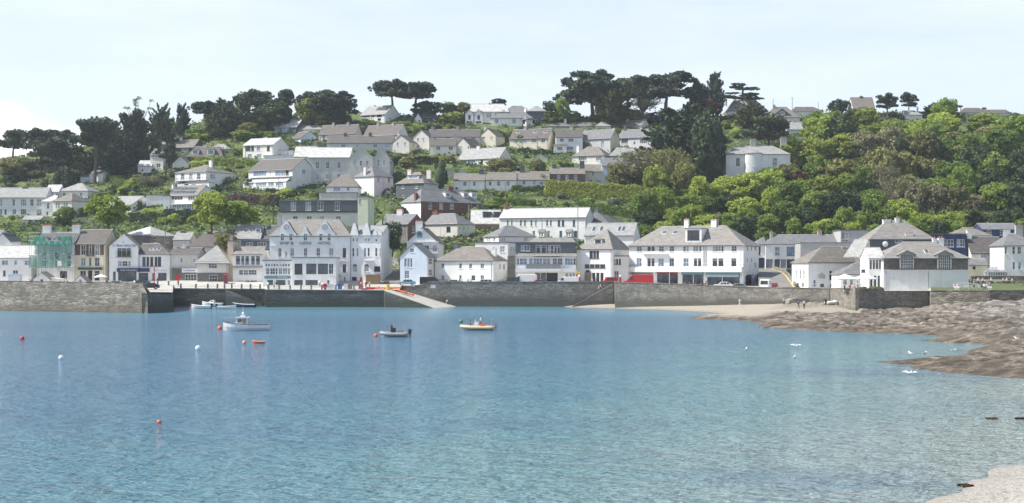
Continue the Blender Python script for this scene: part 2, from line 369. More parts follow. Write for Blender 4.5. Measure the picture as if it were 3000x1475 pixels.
    if roof=='flat':
        rf.box(-.15,L+.15,-.15,D+.15,ze,ze+.25); h.roofz=lambda x,y:ze+.25
    else:
        Lp,W=(L,D) if roof=='x' else (D,L); sl=(zr-ze)/(W/2); zt=.13
        a_,b_=ia,ib
        e0x=-ov if a_>0 else -.18; e1x=Lp+(ov if b_>0 else .18)
        r0=a_ if a_>0 else e0x; r1=Lp-b_ if b_>0 else e1x
        if r1<r0: r0=r1=(r0+r1)/2
        zl=ze-ov*sl+zt
        pts=[(e0x,-ov,zl),(e1x,-ov,zl),(e1x,W+ov,zl),(e0x,W+ov,zl),(r0,W/2,zr+zt),(r1,W/2,zr+zt)]
        if roof=='y': pts=[(q,p,z) for p,q,z in pts]
        polys=[(0,1,5,4),(2,3,4,5)]
        if a_>0: polys.append((3,0,4))
        if b_>0: polys.append((1,2,5))
        if abs(r1-r0)<1e-6: polys=[(0,1,4),(2,3,4)]+[p for p in polys[2:]]; polys=[tuple(4 if i==5 else i for i in p) for p in polys]
        rf.slab(pts,polys,.16)
        if abs(r1-r0)>.05:
            rf.cur=1; rf.tube(pts[4],pts[5],.12,.12,5)
            h.ridge=(pts[4],pts[5])
        h.roofz=(lambda x,y: ze+zt+sl*min(y,D-y)) if roof=='x' else (lambda x,y: ze+zt+sl*min(x,L-x))
    ro=rf.build('roof',[M[rm],M['greyrender']],root); h.roof=ro; h.sl=(zr-ze)/(D/2)
    if roof!='flat' and found!=0:
        g=MB(); g.tube((0,-ov-.04,ze-.05) ,(L,-ov-.04,ze-.05),.07,.07,5)
        if roof=='x':
            g.build('gutter',M['greyp'],root)
            if L>7:
                g=MB(); xp=L*R.choice([.03,.97,.5 if not any(r[0]<L*.5<r[1] for r in rects) else .97]); g.tube((xp,-.05,ze-.1),(xp,-.05,-.5),.045,.045,5); g.build('downpipe',M['greyp' if R.random()<.6 else 'white'],root)
    for cdef in ch: chimney(h,*cdef)
    if reg: HB.append((us[0],us[-1],min(vr,ve),vb,Y,short or label))
    h.Y=Y
    return h
def chimney(h,u,vt,wpx=10,mat='white',pots=2,y=None,down=2.2):
    y=h.D/2 if y is None else y*h.D
    x,z=h.front(u,vt,y); w=wpx/F*h.Y; x=max(w/2,min(h.L-w/2,x)); m=MB(); d=.42
    m.box(x-w/2,x+w/2,y-d,y+d,h.ze-.3 if down<0 else z-down-.6,z); m.box(x-w/2-.07,x+w/2+.07,y-d-.07,y+d+.07,z,z+.14)
    m.cur=1
    for i in range(pots):
        px=x-w/2+w*(i+.5)/pots; m.tube((px,y,z+.14),(px,y,z+.6),.13,.1,7)
    m.build('chimney',[M[mat],M['pot']],h.roof)
def dormer(h,u0,u1,v0,v1,mat='white',rm='slate',kind='',gable=0,wn=1):
    # front face stands on the front roof slope
    y=0.5
    for _ in range(30):
        x,z=h.front((u0+u1)/2,v1,y); y=max(.15,min(h.D/2-.3,(z-h.ze-.13)/h.sl))
    xa,zb=h.front(u0,v1,y); xb,zt=h.front(u1,v0,y); m=MB(); yb=min(h.D/2,y+(zt-zb)/max(h.sl,.2)+.3)
    T=lambda a,d,z:(xa+a,y+d,z); L=xb-xa
    rects=[(L*(i+.12)/wn,L*(i+.88)/wn,zb+(zt-zb)*.15,zt-(zt-zb)*.12,kind) for i in range(wn)]
    wallcols(m,T,L,zb-.3,lambda a:zt,rects,[],.06)
    for xx in (xa,xb): m.poly([(xx,y,zb-.3),(xx,y,zt),(xx,yb,zt)])
    if gable>0: m.poly([(xa,y,zt),(xb,y,zt),((xa+xb)/2,y,zt+gable)])
    d=m.build('dormer',M[mat],h.root)
    for r in rects: mkwin(d,T,r,.06)
    r=MB()
    if gable>0:
        g=gable; yb2=min(h.D/2+.2,yb+g/max(h.sl,.2)); c=(xa+xb)/2
        r.slab([(xa-.15,y-.15,zt-.03),(c,y-.15,zt+g+.08),(xb+.15,y-.15,zt-.03),(xa-.15,yb,zt-.03),(c,yb2,zt+g+.08),(xb+.15,yb,zt-.03)],[(0,1,4,3),(1,2,5,4)],.1)
    else: r.box(xa-.15,xb+.15,y-.2,yb+.3,zt,zt+.14)
    r.build('dormer_roof',M[rm],d)
    return d
def skylight(h,u0,u1,v0,v1,mat='g1',name='skylight'):
    y=1.0
    for _ in range(30):
        x,z=h.front((u0+u1)/2,(v0+v1)/2,y); y=max(.1,min(h.D/2-.1,(z-h.ze-.13)/h.sl))
    xa,_=h.front(u0,v1,y); xb,_=h.front(u1,v0,y); _,z1=h.front(u0,v1,y); _,z2=h.front(u0,v0,y)
    hl=(z2-z1)/h.sl/2; q=lambda x,yy,o:(x,yy,h.ze+.13+h.sl*yy+o)
    m=MB(); m.prism([q(xa,y-hl,-.02),q(xb,y-hl,-.02),q(xb,y+hl,-.02),q(xa,y+hl,-.02)],(0,-.03,.12)); o=m.build(name,M['frame' if name!='solar_panel' else 'greyp'],h.root)
    e=.07; m=MB(); m.prism([q(xa+e,y-hl+e,.1),q(xb-e,y-hl+e,.1),q(xb-e,y+hl-e,.1),q(xa+e,y+hl-e,.1)],(0,-.01,.035)); m.build('pane',M[mat],o)
def balcony(h,u0,u1,vt,vb,proj=1.2,mat='frame',rail='framedark',style='bars',slab=.18):
    xa,zb=h.front(u0,vb,-proj); xb,zt=h.front(u1,vt,-proj); m=MB(); m.box(xa,xb,-proj,-.004,zb-slab,zb)
    o=m.build('balcony',M[mat],h.root); r=MB()
    r.box(xa,xb,-proj,-proj+.06,zt-.07,zt); r.box(xa,xa+.06,-proj+.061,-.004,zt-.07,zt); r.box(xb-.06,xb,-proj+.061,-.004,zt-.07,zt)
    if style=='bars':
        n=max(2,int((xb-xa)/.22)); 
        for i in range(n+1):
            x=xa+.03+(xb-xa-.06)*i/n; r.box(x-.012,x+.012,-proj+.01,-proj+.04,zb,zt-.071)
    elif style=='posts':
        n=max(2,int((xb-xa)/1.4))
        for i in range(n+1):
            x=xa+.03+(xb-xa-.06)*i/n; r.box(x-.025,x+.025,-proj+.005,-proj+.055,zb,zt-.071)
        r.box(xa+.05,xb-.05,-proj+.02,-proj+.035,zb+.45,zb+.49)
    else:
        r.box(xa+.02,xb-.02,-proj+.01,-proj+.04,zb,zt-.071)
    r.build('railing',M[rail],o); return o
def textm(s,h_,mat,parent,x,z,y=-.03,rz=0,align='CENTER',ext=.02,width=None,name='lettering'):
    cu=bpy.data.curves.new('t','FONT'); cu.body=s; cu.size=h_/.7; cu.align_x=align; cu.align_y='CENTER'; cu.extrude=ext
    ob=bpy.data.objects.new('t',cu); COL.objects.link(ob); bpy.context.view_layer.update()
    me=bpy.data.meshes.new_from_object(ob); bpy.data.objects.remove(ob); bpy.data.curves.remove(cu)
    me.transform(Matrix.Rotation(math.pi/2,4,'X'))
    if width:
        xs=[v.co.x for v in me.vertices]; w=max(xs)-min(xs); me.transform(Matrix.Scale(width/w,4,(1,0,0)))
    me.transform(Matrix.Translation((x,y,z))@Matrix.Rotation(rz,4,'Z')); me.materials.append(M[mat]); me.name=name
    o=bpy.data.objects.new(name,me); COL.objects.link(o); o.parent=parent; return o
def board(h,u0,u1,v0,v1,mat,name='sign',proud=.08,y=0,parent=None):
    xa,z0=h.front(u0,v1,y); xb,z1=h.front(u1,v0,y); m=MB(); m.box(xa,xb,y-proud,y-.004,z0,z1); return m.build(name,M[mat],parent or h.root)
def facbox(h,u0,u1,v0,v1,proj,mat,name,y=0,rm=None,wins='',roofh=0,kind2=None):
    """a box standing out from the facade by proj, with windows in its front"""
    xa,z0=h.front(u0,v1,y-proj); xb,z1=h.front(u1,v0,y-proj); m=MB(); L=xb-xa
    T=lambda a,d,z:(xa+a,y-proj+d,z); rects=[]
    for a,b,c,d,kd in parse(wins):
        p=h.front(a,d,y-proj); q=h.front(b,c,y-proj); rects.append((max(p[0]-xa,.03),min(q[0]-xa,L-.03),p[1],q[1],kd))
    wallcols(m,T,L,z0,lambda a:z1,rects,[],.1)
    for xx in(xa,xb): m.poly([(xx,y-proj,z0),(xx,y-.004,z0),(xx,y-.004,z1),(xx,y-proj,z1)])
    m.poly([(xa,y-proj,z1),(xb,y-proj,z1),(xb,y-.004,z1),(xa,y-.004,z1)])
    o=m.build(name,M[mat],h.root)
    for r in rects: mkwin(o,T,r,.1)
    if rm:
        r=MB()
        if roofh>0: r.slab([(xa-.15,y-proj-.15,z1),(xb+.15,y-proj-.15,z1),(xb+.15,y-.006,z1+roofh),(xa-.15,y-.006,z1+roofh)],[(0,1,2,3)],.08)
        else: r.box(xa-.1,xb+.1,y-proj-.12,y-.006,z1,z1+.12)
        r.build('lean_to_roof',M[rm],o)
    return o
# ---------------- waterfront buildings -----------------------------------------------------------
def WB(Y,u): return VZ(streetZ(u,Y),Y)
def S(name,label,us,side,ve,vr,Y,**kw):
    return H(name,label,us,side,(WB(Y,(us[0]+us[-1])/2)+.5,ve,vr),Y=Y,**kw)
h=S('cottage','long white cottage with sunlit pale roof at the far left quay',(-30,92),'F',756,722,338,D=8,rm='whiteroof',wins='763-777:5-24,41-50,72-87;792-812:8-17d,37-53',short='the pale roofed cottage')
h=S('cottage','white gable end with squat chimney behind the pale roofed cottage',(-20,34),'F',712,684,352,D=8,roof='y',rm='darkslate',ch=[(5,676,12,'white',2)])
m=MB(); 
h=S('store_building','low white flat building between the cottage and scaffolding',(34,60),'F',710,710,350,D=5,roof='flat',wall='offwhite')
h=S('town_house','white three gabled house wrapped in green scaffold netting',(108,218),'F',712,683,338,D=9,rm='darkslate',wall='white',wins='740-760:122-136,160-174,196-208;765-782:122-136,160-174,196-208;795-820:120-140s,176-196o',ch=[(135,664,24,'white',4),(240,662,22,'white',4)],short='the scaffolded house')
for a in (122,152,184):
    m=MB(); x0,_=h.front(a,706); x1,_=h.front(a+27,706); _,z0=h.front(a,714); _,z1=h.front(a,693)
    m.prism([(x0,-.05,z0),(x1,-.05,z0),((x0+x1)/2,-.05,z1)],(0,3,0)); g=m.build('gablet',M['white'],h.root)
    m=MB(); c=(x0+x1)/2; m.slab([(x0-.1,-.2,z0),(c,-.2,z1+.08),(x1+.1,-.2,z0),(x0-.1,3,z0),(c,3,z1+.08),(x1+.1,3,z0)],[(0,1,4,3),(1,2,5,4)],.1); m.build('gablet_roof',M['slate'],g)
# scaffold
sf=thing('scaffolding','scaffolding with green debris netting round the three gabled house','scaffolding',(XU(88,335),334.5,streetZ(140,335)))
X0=0;X1=XU(214,335)-XU(88,335); zt=[ZV(v,335)-streetZ(140,335) for v in (695,718,748,784)]
m=MB()
for i in range(7):
    x=lerp(X0,X1,i/6)
    for y in (0,1.3): m.tube((x,y,0),(x,y,zt[0]+.6),.045,n=5)
for z in zt:
    for y in(0,1.3):
        m.tube((X0-.4,y,z),(X1+.4,y,z),.04,n=5); m.tube((X0-.4,y,z+1),(X1+.4,y,z+1),.04,n=5)
for i in range(0,6,2): m.tube((lerp(X0,X1,i/6),-.05,0),(lerp(X0,X1,(i+1)/6),-.05,zt[3]),.04,n=5)
m.build('poles',M['steel'],sf)
m=MB()
for z in zt: m.box(X0-.3,X1+.3,.1,1.2,z-.1,z-.05)
m.build('boards',M['wood'],sf)
def netm(name,c,al):
    t=NT(name); t.base(t.ramp(t.noise(t.coord((.5,.5,.5)),1,4),[(.3,k(c,.7)),(.7,k(c,1.3))])); t.b.inputs['Roughness'].default_value=.7
    tr=t.new('ShaderNodeBsdfTransparent'); ms=t.new('ShaderNodeMixShader'); ms.inputs[0].default_value=al
    t.l(tr.outputs[0],ms.inputs[1]); t.l(t.b.outputs[0],ms.inputs[2]); t.l(ms.outputs[0],t.n['Material Output'].inputs[0]); return t.m
M['net']=netm('green_debris_net',(.055,.23,.19),.62); M['net2']=netm('bright_green_debris_net',(.06,.33,.23),.75)
def drape(x0,x1,z0,z1,y,mat,nm='netting'):
    m=MB(); nx=24
    for i in range(nx):
        a=lerp(x0,x1,i/nx);b=lerp(x0,x1,(i+1)/nx); ya=y+.12*math.sin(i*1.9);yb=y+.12*math.sin((i+1)*1.9); m.poly([(a,ya,z0),(b,yb,z0),(b,yb,z1+.1*math.sin(i+1)),(a,ya,z1+.1*math.sin(i))])
    m.build(nm,M[mat],sf)
s_=lambda v: ZV(v,334.4)-streetZ(140,335)
drape(X0+1.3,X1,s_(746),s_(714),-.15,'net'); drape(X0,X1-.6,s_(784),s_(750),-.15,'net'); drape(X0,X1-.3,s_(718),s_(707),-.3,'net2'); drape(X0+1,X0+4,s_(707),s_(692),-.2,'net2'); drape(X1-3,X1,s_(707),s_(692),-.2,'net2')
m=MB(); m.box(X0+7.0,X0+8.0,-.35,-.3,s_(780),s_(765)); m.build('notice_board',M['offwhite'],sf)
h=S('town_house','cream house with brown panelled upper windows and lichened roof',(217,307,350),'R',715,675,338,D=11,rm='browntile',wall='cream',wins='718-748:219-235p,237-251,252-260p,261-268t,269-277p,278-292,293-305p;755-781:237-251,260-268d,277-292;793-832:234-252,258-270o,276-292s',short='the brown panelled cream house')
balcony(h,250,275,737,749,.9,'dkgreenp'); board(h,230,300,784,791,'dkgreenp','fascia_board',.5)
h=S('boat_club','white gabled boat club with dark blue lettering and shop awning',(320,405,418),'R',722,685,337,D=13,roof='y',rm='greybrown',wins='727-755:343-384t;765-781:345-357l,358-374,375-383l;795-832:330-340d,346-400S',short='the gabled boat club')
balcony(h,339,385,739,753,1.0,'greyp',style='bars'); x,z=h.front(364,720); textm('St. Mawes Sailing Club',.62,'bluep',h.root,x,z,width=XU(396,337)-XU(331,337)); x,z=h.front(362,712); textm('*',.6,'bluep',h.root,x,z)
board(h,343,405,786,797,'navy','sign_board',.6); x,z=h.front(378,792,-.62); textm('Cafe Chandlery',.45,'offwhite',h.root,x,z,y=-.63)
h=S('shop_house','white house with three skylights and row of tall windows beside boat club',(405,497),'F',745,716,337.5,D=8.5,rm='browntile',ins=(0,3.5),wins='753-781:417-427b,429-437k,440-449k,453-461k,462-472k;800-832:408-434S,445-455d,463-488S',short='the three skylight house')
for a in (439,450,461): skylight(h,a,a+9,728,735)
board(h,405,438,786,797,'navy','sign_board',.55); board(h,440,492,788,798,'whitep','sign_board',.12); x,z=h.front(469,793,-.13); textm('POST OFFICE',.42,'greyp',h.root,x,z,y=-.14)
h=S('shop_house','cream washed bank house with stone ground floor and arched door',(497,582),'F',745,728,338,D=8,rm='browntile',wall='oldwhite',wins='757-770:528-535,565-573',ch=[(503,716,10,'oldwhite',1),(541,718,10,'white',1)],short='the bank')
facbox(h,503,580,786,842,.5,'stonewall','ground_floor',wins='804-826:542-576;805-842:514-527r')
board(h,533,579,787,799,'whitep','sign_board',.1,y=-.55); x,z=h.front(556,793,-.7); textm('LLOYDS BANK',.42,'bluep',h.root,x-.12,z,y=-.68,width=2.9)
h=S('toll_house','square cottage with tall pyramid slate roof and stone lower walls',(577,668),'F',766,720,336,D=8.5,rm='palslate',wall='offwhite',ins=(4,3.6),wins='769-787:611-636',short='the pyramid roofed cottage',ov=.7)
facbox(h,578,667,800,842,.12,'stonewall','lower_wall',wins='806-826:613-637')
h=S('tower_house','narrow ochre rendered chimney wall beside the pyramid roofed cottage',(667,683),'F',708,700,337,D=6,roof='flat',wall='peach',ch=[(675,694,8,'greyrender',2)])
h=S('hotel_annex','white hotel annex with slate mansard and glazed balcony room',(682,770),'F',745,712,336,D=9,rm='lichen',wins='791-806:700-712,713-727,728-752;822-838:698-712,720-731,733-753;750-777:690-704t,706-716t,718-730t,735-747t,749-762t',short='the glazed annex',ins=(2.5,0))
facbox(h,706,790,705,734,.1,'darkslatewall','attic_storey',y=3,rm='felt',wins='711-728:722-741,755-780')
board(h,680,772,779,785,'greybrown' if 0 else 'greyp','canopy',1.2); balcony(h,690,770,768,779,1.1,'greyp','frame','posts')
h=S('hotel_wing','flat roofed white hotel dining room with railed roof terrace',(770,856),'F',765,765,330,D=6,roof='flat',wins='774-781:777-783,785-791,793-799,801-807,809-815,819-825,827-833,835-841,843-849;786-805:779-790,791-806,807-813,816-827,828-842,843-850;821-836:783-800S,808-836S,842-850',short='the terrace dining room')
board(h,775,852,809,817,'tealp','sign_board',.12); x,z=h.front(828,813,-.13); textm('The View',.42,'offwhite',h.root,x,z,y=-.14)
balcony(h,772,854,757,765,0.01,'frame','frame','posts',.05)
h=S('hotel_wing','wide white hotel lounge with big picture windows and roof rail',(856,984),'F',757,757,329,D=7,roof='flat',wins='773-804:863-886k,897-927S,931-961S,963-977;821-836:862-887S,895-931S,958-966',short='the picture window lounge')
balcony(h,857,983,749,757,0.01,'frame','frame','posts',.05)
# main hotel
h=S('hotel','white grand hotel with scrolled gables and black lettering above windows',(790,1025),'F',691,645,336.5,D=11,rm='lichen',ins=(3.8,3.2),wins='727-754:815-825,850-862,890-900,927-938,964-977,1004-1014k;775-798:982-992k,1004-1014k;810-842:976-992o;812-825:1007-1012',ch=[(819,630,14,'greyrender',1)],short='the gabled hotel')
for a,b,vt,ci,ws in ((810,868,646,1,'685-706:822-832,847-857'),(880,908,663,0,'685-706:889-900'),(921,983,646,1,'685-706:935-944,959-969'),):
    x0,ze_=h.front(a,688); x1,_=h.front(b,688); _,zt_=h.front(a,vt); c=(x0+x1)/2; w=(x1-x0)/2; m=MB(); hh=zt_-ze_; _,zb_=h.front(a,708)
    prof=[(x0,zb_),(x1,zb_),(x1,ze_),(x1-w*.12,ze_+hh*.12),(x1-w*.3,ze_+hh*.26),(c+w*.14,zt_-hh*.1),(c,zt_),(c-w*.14,zt_-hh*.1),(x0+w*.3,ze_+hh*.26),(x0+w*.12,ze_+hh*.12),(x0,ze_)]
    m.prism([(p,-.1,q) for p,q in prof],(0,.35,0)); g=m.build('scrolled_gable',M['white'],h.root)
    m=MB(); m.slab([(x0+w*.2,.25,ze_+hh*.1),(c,.25,zt_-.25),(x1-w*.2,.25,ze_+hh*.1),(x0+w*.2,.9,ze_+hh*.1),(c,4.6,zt_-.25),(x1-w*.2,.9,ze_+hh*.1)],[(0,1,4,3),(1,2,5,4)],.12); m.build('gable_roof',M['slate'],g)
    for p in parse(ws):
        q0=h.front(p[0],p[3],-.2); q1=h.front(p[1],p[2],-.2); mkwin(g,lambda a_,d_,z_:(a_,d_-.24,z_),(q0[0],q1[0],q0[1],q1[1],''),.14)
    if ci:
        m=MB(); zc=lerp(ze_,zt_,.52)
        for i in range(20):
            t0=2*math.pi*i/20;t1=2*math.pi*(i+1)/20; m.tube((c+.62*math.cos(t0),-.14,zc+.62*math.sin(t0)),(c+.62*math.cos(t1),-.14,zc+.62*math.sin(t1)),.09,n=5)
        m.tube((c-.3,-.14,zc-.15),(c+.3,-.14,zc-.15),.06,n=5); m.tube((c,-.14,zc-.2),(c,-.14,zc+.35),.05,n=5); m.build('roundel',M['greyp'],g)
for s,a,b in (('SHIP &',820,860),('CASTLE',877,912),('HOTEL',932,969)):
    x,z=h.front((a+b)/2,713.5); textm(s,.62,'framedark',h.root,x,z,y=-.12,width=XU(b,336)-XU(a,336))
board(h,790,1025,719,721,'white','string_course',.12); board(h,984,1025,764,766,'white','string_course',.12); board(h,973,996,804,814,'dkgreenp','canopy',1.0)
h2=S('hotel_wing','white hotel east wing with spiky gables and arched windows',(1025,1116,1150),'R',690,664,336,D=12,rm='palslate',wins='727-752:1032-1038,1044-1050,1066-1073,1077-1083,1099-1106,1112-1115;690-708:1033-1037,1044-1048,1069-1074,1078-1083,1100-1105;781-797:1033-1047,1067-1081,1096-1114o;812-838:1031-1045o',short='the spiky gabled hotel wing')
for a,b,vt,vb_,o_ in ((1027,1050,655,688,.2),(1063,1086,655,688,.2),(1091,1106,676,691,.15),(1108,1120,677,691,.15)):
    x0,z0=h2.front(a,vb_); x1,_=h2.front(b,vb_); _,z1=h2.front(a,vt); m=MB(); c=(x0+x1)/2; m.prism([(x0,-o_,z0),(x1,-o_,z0),(c+.25,-o_,z1),(c-.25,-o_,z1)],(0,.4,0)); _,zz=h2.front(a,845); m.box(x0,x1,-o_,-.004,z0-.9,z0); g=m.build('pointed_gable',M['white'],h2.root)
    m=MB(); m.slab([(x0+.2,.0,z0),(c,.0,z1-.2),(x1-.2,.0,z0),(x0+.2,.9,z0),(c,3.5,z1-.2),(x1-.2,.9,z0)],[(0,1,4,3),(1,2,5,4)],.1); m.build('gable_roof',M['palslate'],g)
for a in (1040,1074):
    x,z=h2.front(a,781); m=MB(); m.prism([(x+.56*math.cos(math.pi*i/12),-.03,z+.56*math.sin(math.pi*i/12)) for i in range(13)],(0,.02,0)); m.build('arched_head',M['g0'],h2.root)
balcony(h2,1065,1091,753,763,.9,'frame','greyp')
m=thing('boat_shed','low brown timber shelter below the hotel garage door','shed',(XU(1072,333),332.5,streetZ(1090,333)))
q=MB(); q.box(0,3.4,0,2.5,0,2.4); q.build('wall',M['woodwall'],m); q=MB(); q.slab([(-.3,-.3,2.45),(3.8,-.3,2.75),(3.8,2.8,2.75),(-.3,2.8,2.45)],[(0,1,2,3)],.12); q.build('roof',M['felt'],m)
h=S('cottage','tall pale blue gabled house at the corner of the steep lane',(1172,1252,1275),'R',752,714,334,D=7,roof='y',wall='paleblue',rm='slate',wins='728-740:1201-1213;757-784:1184-1192l,1193-1201l,1202-1208l;793-817:1185-1199l',swins='757-775:1256-1266;790-808:1256-1266',short='the pale blue house',wall2='offwhite')
h=S('inn','white inn with crowned gable, blue emblem and chimney above pale blue house',(1192,1283,1300),'R',710,668,345,D=15,roof='y',rm='browntile',wins='719-737:1243-1257,1267-1280',ch=[(1228,652,20,'white',4,.06)],short='the blue emblem inn')
m=MB(); x0,z0=h.front(1222,697); x1,z1=h.front(1237,684); m.box(x0,x1,-.12,-.004,z0,z1); m.tube(((x0+x1)/2,-.12,z1),((x0+x1)/2,-.01,z1),(x1-x0)*.42,n=12); m.build('emblem',M['tealp'],h.root)
board(h,1190,1285,708,711,'white','cornice',.35); balcony(h,1243,1284,728,742,.8,'frame'); board(h,1219,1240,672,678,'white','crest',.25)
h=S('cottage','long white harbour cottage with hipped roof and white side chimney',(1274,1445,1486),'R',763,726,334,D=9.5,ins=(4.6,4.6),rm='greybrown',ov=.35,wins='772-787:1292-1302,1345-1353,1374-1383,1408-1418;807-823:1292-1302,1345-1353,1381-1393d,1408-1418',swins='774-790:1462-1468,1474-1480',ch=[(1338,715,15,'darkslatewall',2),(1447,730,14,'white',1)],short='the long harbour cottage')
h=S('apartment_block','white balconied apartment house with slate attic storey and stone left end',(1510,1688),'F',752,730,334,D=12,rm='lichen',wins='757-777:1513-1521,1522-1544l,1550-1561l,1562-1589l,1590-1612c,1619-1632,1633-1648,1655-1679l,1680-1687;800-828:1567-1583S,1584-1600S,1601-1634o,1656-1666,1668-1676,1677-1685',short='the slate attic apartments',ins=(3,0),cat='building')
facbox(h,1487,1510,750,830,.2,'stonewall','stone_end_wall')
facbox(h,1510,1686,711,742,.15,'darkslatewall','attic_storey',y=2.2,rm='felt',wins='719-736:1526-1534,1535-1552;719-747:1570-1584t,1586-1601t,1606-1612,1613-1622,1624-1632t,1633-1641t')
m=MB(); x0,z0=h.front(1548,711,4); x1,z1=h.front(1675,697,6); m.slab([(x0,2,z0),(x1+1,2,z0),(x1,6,z1),(x0+1.4,6,z1),(x1+1,10,z0),(x0,10,z0)],[(0,1,2,3),(3,2,4,5),(1,4,2),(5,0,3)],.12); m.build('roof',M['lichen'],h.root)
balcony(h,1541,1643,774,788,1.4,'frame','greyp','solid',.6); balcony(h,1563,1641,738,748,1.2,'frame','framedark'); board(h,1510,1688,787,797,'white','fascia_board',1.3)
h=S('garage_building','white garage with steep pyramid roof, arched timber door and blind attic window',(1690,1793,1845),'R',729,673,334,D=13,ins=(5.5,3.6),rm='lichen',wins='735-758:1727-1737k,1738-1746k,1747-1755k;775-786:1713-1727k,1728-1742k,1743-1757k,1758-1773k;800-832:1712-1732w,1735-1744k,1747-1756k,1759-1768k',short='the arched door garage')
dormer(h,1741,1763,702,714,'frame','slate','k'); x,z=h.front(1722,800); m=MB()
m.prism([(x+.85*math.cos(math.pi*i/12),-.05,z+.85*math.sin(math.pi*i/12)) for i in range(13)],(0,.04,0)); fo=m.build('fanlight',M['frame'],h.root); m=MB(); m.prism([(x+.68*math.cos(math.pi*i/12),-.07,z+.04+.68*math.sin(math.pi*i/12)) for i in range(13)],(0,.04,0)); m.build('pane',M['g0'],fo)
h3=S('extension','low white two storey extension right of the arched door garage',(1790,1842),'F',752,752,335.5,D=6,roof='flat',wall='offwhite',wins='759-776:1797-1803k,1805-1811k,1813-1819k;794-822:1799-1813')
h=S('apartment_block','largest white shop terrace with long hipped roof and continuous balcony',(1843,2178,2223),'R',717,665,325,D=13,ins=(6,6.2),rm='lichen',ov=.5,cat='building',
 wins='719-737:1865-1880,1896-1907t,1908-1918t,1930-1945,1961-1975,2001-2009,2010-2018,2030-2046,2048-2055,2087-2112,2113-2120,2143-2158;757-782:1865-1880l,1896-1907t,1908-1918t,1928-1945l,1961-1975,2002-2018l,2032-2043t,2044-2055t,2087-2102t,2104-2120t,2142-2158t;799-838:1849-1913G,1925-1960S,1962-1986S,1999-2030S,2032-2061S,2072-2115S,2117-2168S',
 swins='720-735:2188-2192,2200-2204,2210-2216l;756-770:2188-2192,2200-2204;770-785:2210-2216;808-838:2184-2203k',ch=[(2012,646,14,'white',3),(2092,646,17,'white',2)],short='the long shop terrace')
skylight(h,1940,1954,678,687); skylight(h,1971,1985,678,687); dormer(h,2008,2055,670,710,'frame','darkslate','k')
balcony(h,1838,2178,776,783,1.5,'frame','framedark','bars',.0); board(h,1838,2178,783,797,'white','fascia_board',1.5); balcony(h,1880,1953,730,743,1.0,'frame','framedark'); board(h,2072,2168,797,812,'lightteal','awning',1.2); board(h,1999,2061,797,805,'tealp','awning',.8); board(h,1922,1986,797,799.5,'red','awning',.3)
m=MB(); x,z=h.sideR(2192,805); m.box(h.L,h.L+.9,x-1.2,x+1.6,z-.25,z); m.build('door_canopy',M['dkgreenp'],h.root)
m=MB()
for u in (2062,2068): x,_=h.front(u,800); m.tube((x,-.1,h.ze),(x,-.1,h.ze-5.2),.07,n=5)
m.build('drainpipe',M['greyp'],h.root)
# ---- beyond the lane
h=H('terrace_house','white terrace with navy garage doors at the top of the lane',(2243,2462),'F',(787,715,690),Y=349,D=9,rm='slate',ins=(4,0),wins='724-750:2270-2285c,2305-2327b;760-786:2244-2264G,2269-2285b,2287-2303G,2305-2330b',ch=[(2401,679,12,'greyrender',3),(2260,682,8,'greyrender',1)],short='the lane top terrace')
h=H('terrace_house','white house end with navy garage door beside the lane',(2214,2243),'F',(787,716,695),Y=350,D=8,rm='slate',ins=(3,0),wins='722-748:2220-2228k;756-786:2222-2242n')
h=H('slate_building','grey slate clad flat roofed block with louvred corner',(2345,2545),'F',(800,713,713),Y=342,D=8,roof='flat',wall='greyrender',rm='felt',short='the slate clad block',cat='building')
h=H('slate_building','taller grey slate tower block beside the dark woods',(2463,2545),'F',(800,676,676),Y=346,D=8,roof='flat',wall='greyrender',rm='darkslate',wins='682-700:2466-2474G,2478-2486c;702-714:2465-2486c',cat='building')
h=S('restaurant','white corner restaurant with painted lettering and swept tiled roof',(2320,2368,2505),'L',768,725,303,D=7.5,rm='greybrown',ins=(5.5,0),wins='794-820:2430-2437k,2453-2468;832-842:2403-2414S,2432-2438',swins='792-818:2331-2335,2342-2346,2353-2357;830-842:2332-2340,2348-2356',ch=[(2497,728,18,'white',1)],short='the lettered restaurant')
for i,(s,v,w) in enumerate((('THE',802,9),('WATCH',807.5,22),('HOUSE',814,22))):
    x,z=h.front(2407,v); textm(s,.42 if i else .28,'greyp',h.root,x,z,y=-.06,width=w*.0752)
m=MB(); x,z=h.front(2386,832)
for p,q in (((0,.7),(0,-.6)),((-.35,.25),(.35,.25)),((-.4,-.25),(-.05,-.55)),((.4,-.25),(.05,-.55))): m.tube((x+p[0],-.06,z+p[1]),(x+q[0],-.06,z+q[1]),.06,n=5)
m.tube((x,-.08,z+.6),(x,-.03,z+.6),.22,n=10); m.build('emblem',M['bluep'],h.root)
h=S('extension','white dining extension with steep grey lean roof behind terrace parasols',(2462,2548),'F',803,765,290,D=8,ins=(5,0),rm='slate',wins='812-836:2470-2482,2490-2500',ch=[(2519,757,5,'pot',1)])
h=S('guest_house','tall slate hung house with broad gable roof and satellite dish',(2515,2548,2738),'L',700,650,296,D=9,roof='x',wall='darkslatewall',rm='lichen',ins=(5,5),wins='702-712:2622-2644',ch=[(2597,646,22,'white',1),(2628,641,11,'white',1),(2663,688,23,'white',3,.1)],short='the slate hung guest house')
m=MB(); x0,z0=h.front(2549,752,-.5); x1,z1=h.front(2549,700,0); _,zz=h.front(2540,752); m.slab([(-2.2,-.1,z0),(0,-.6,z0),(0,0,z1),(-.9,8.9,z1),(-3.4,9,z0)],[(0,1,2,3),(0,3,4)],.15); m.build('lower_roof',M['palslate'],h.root)
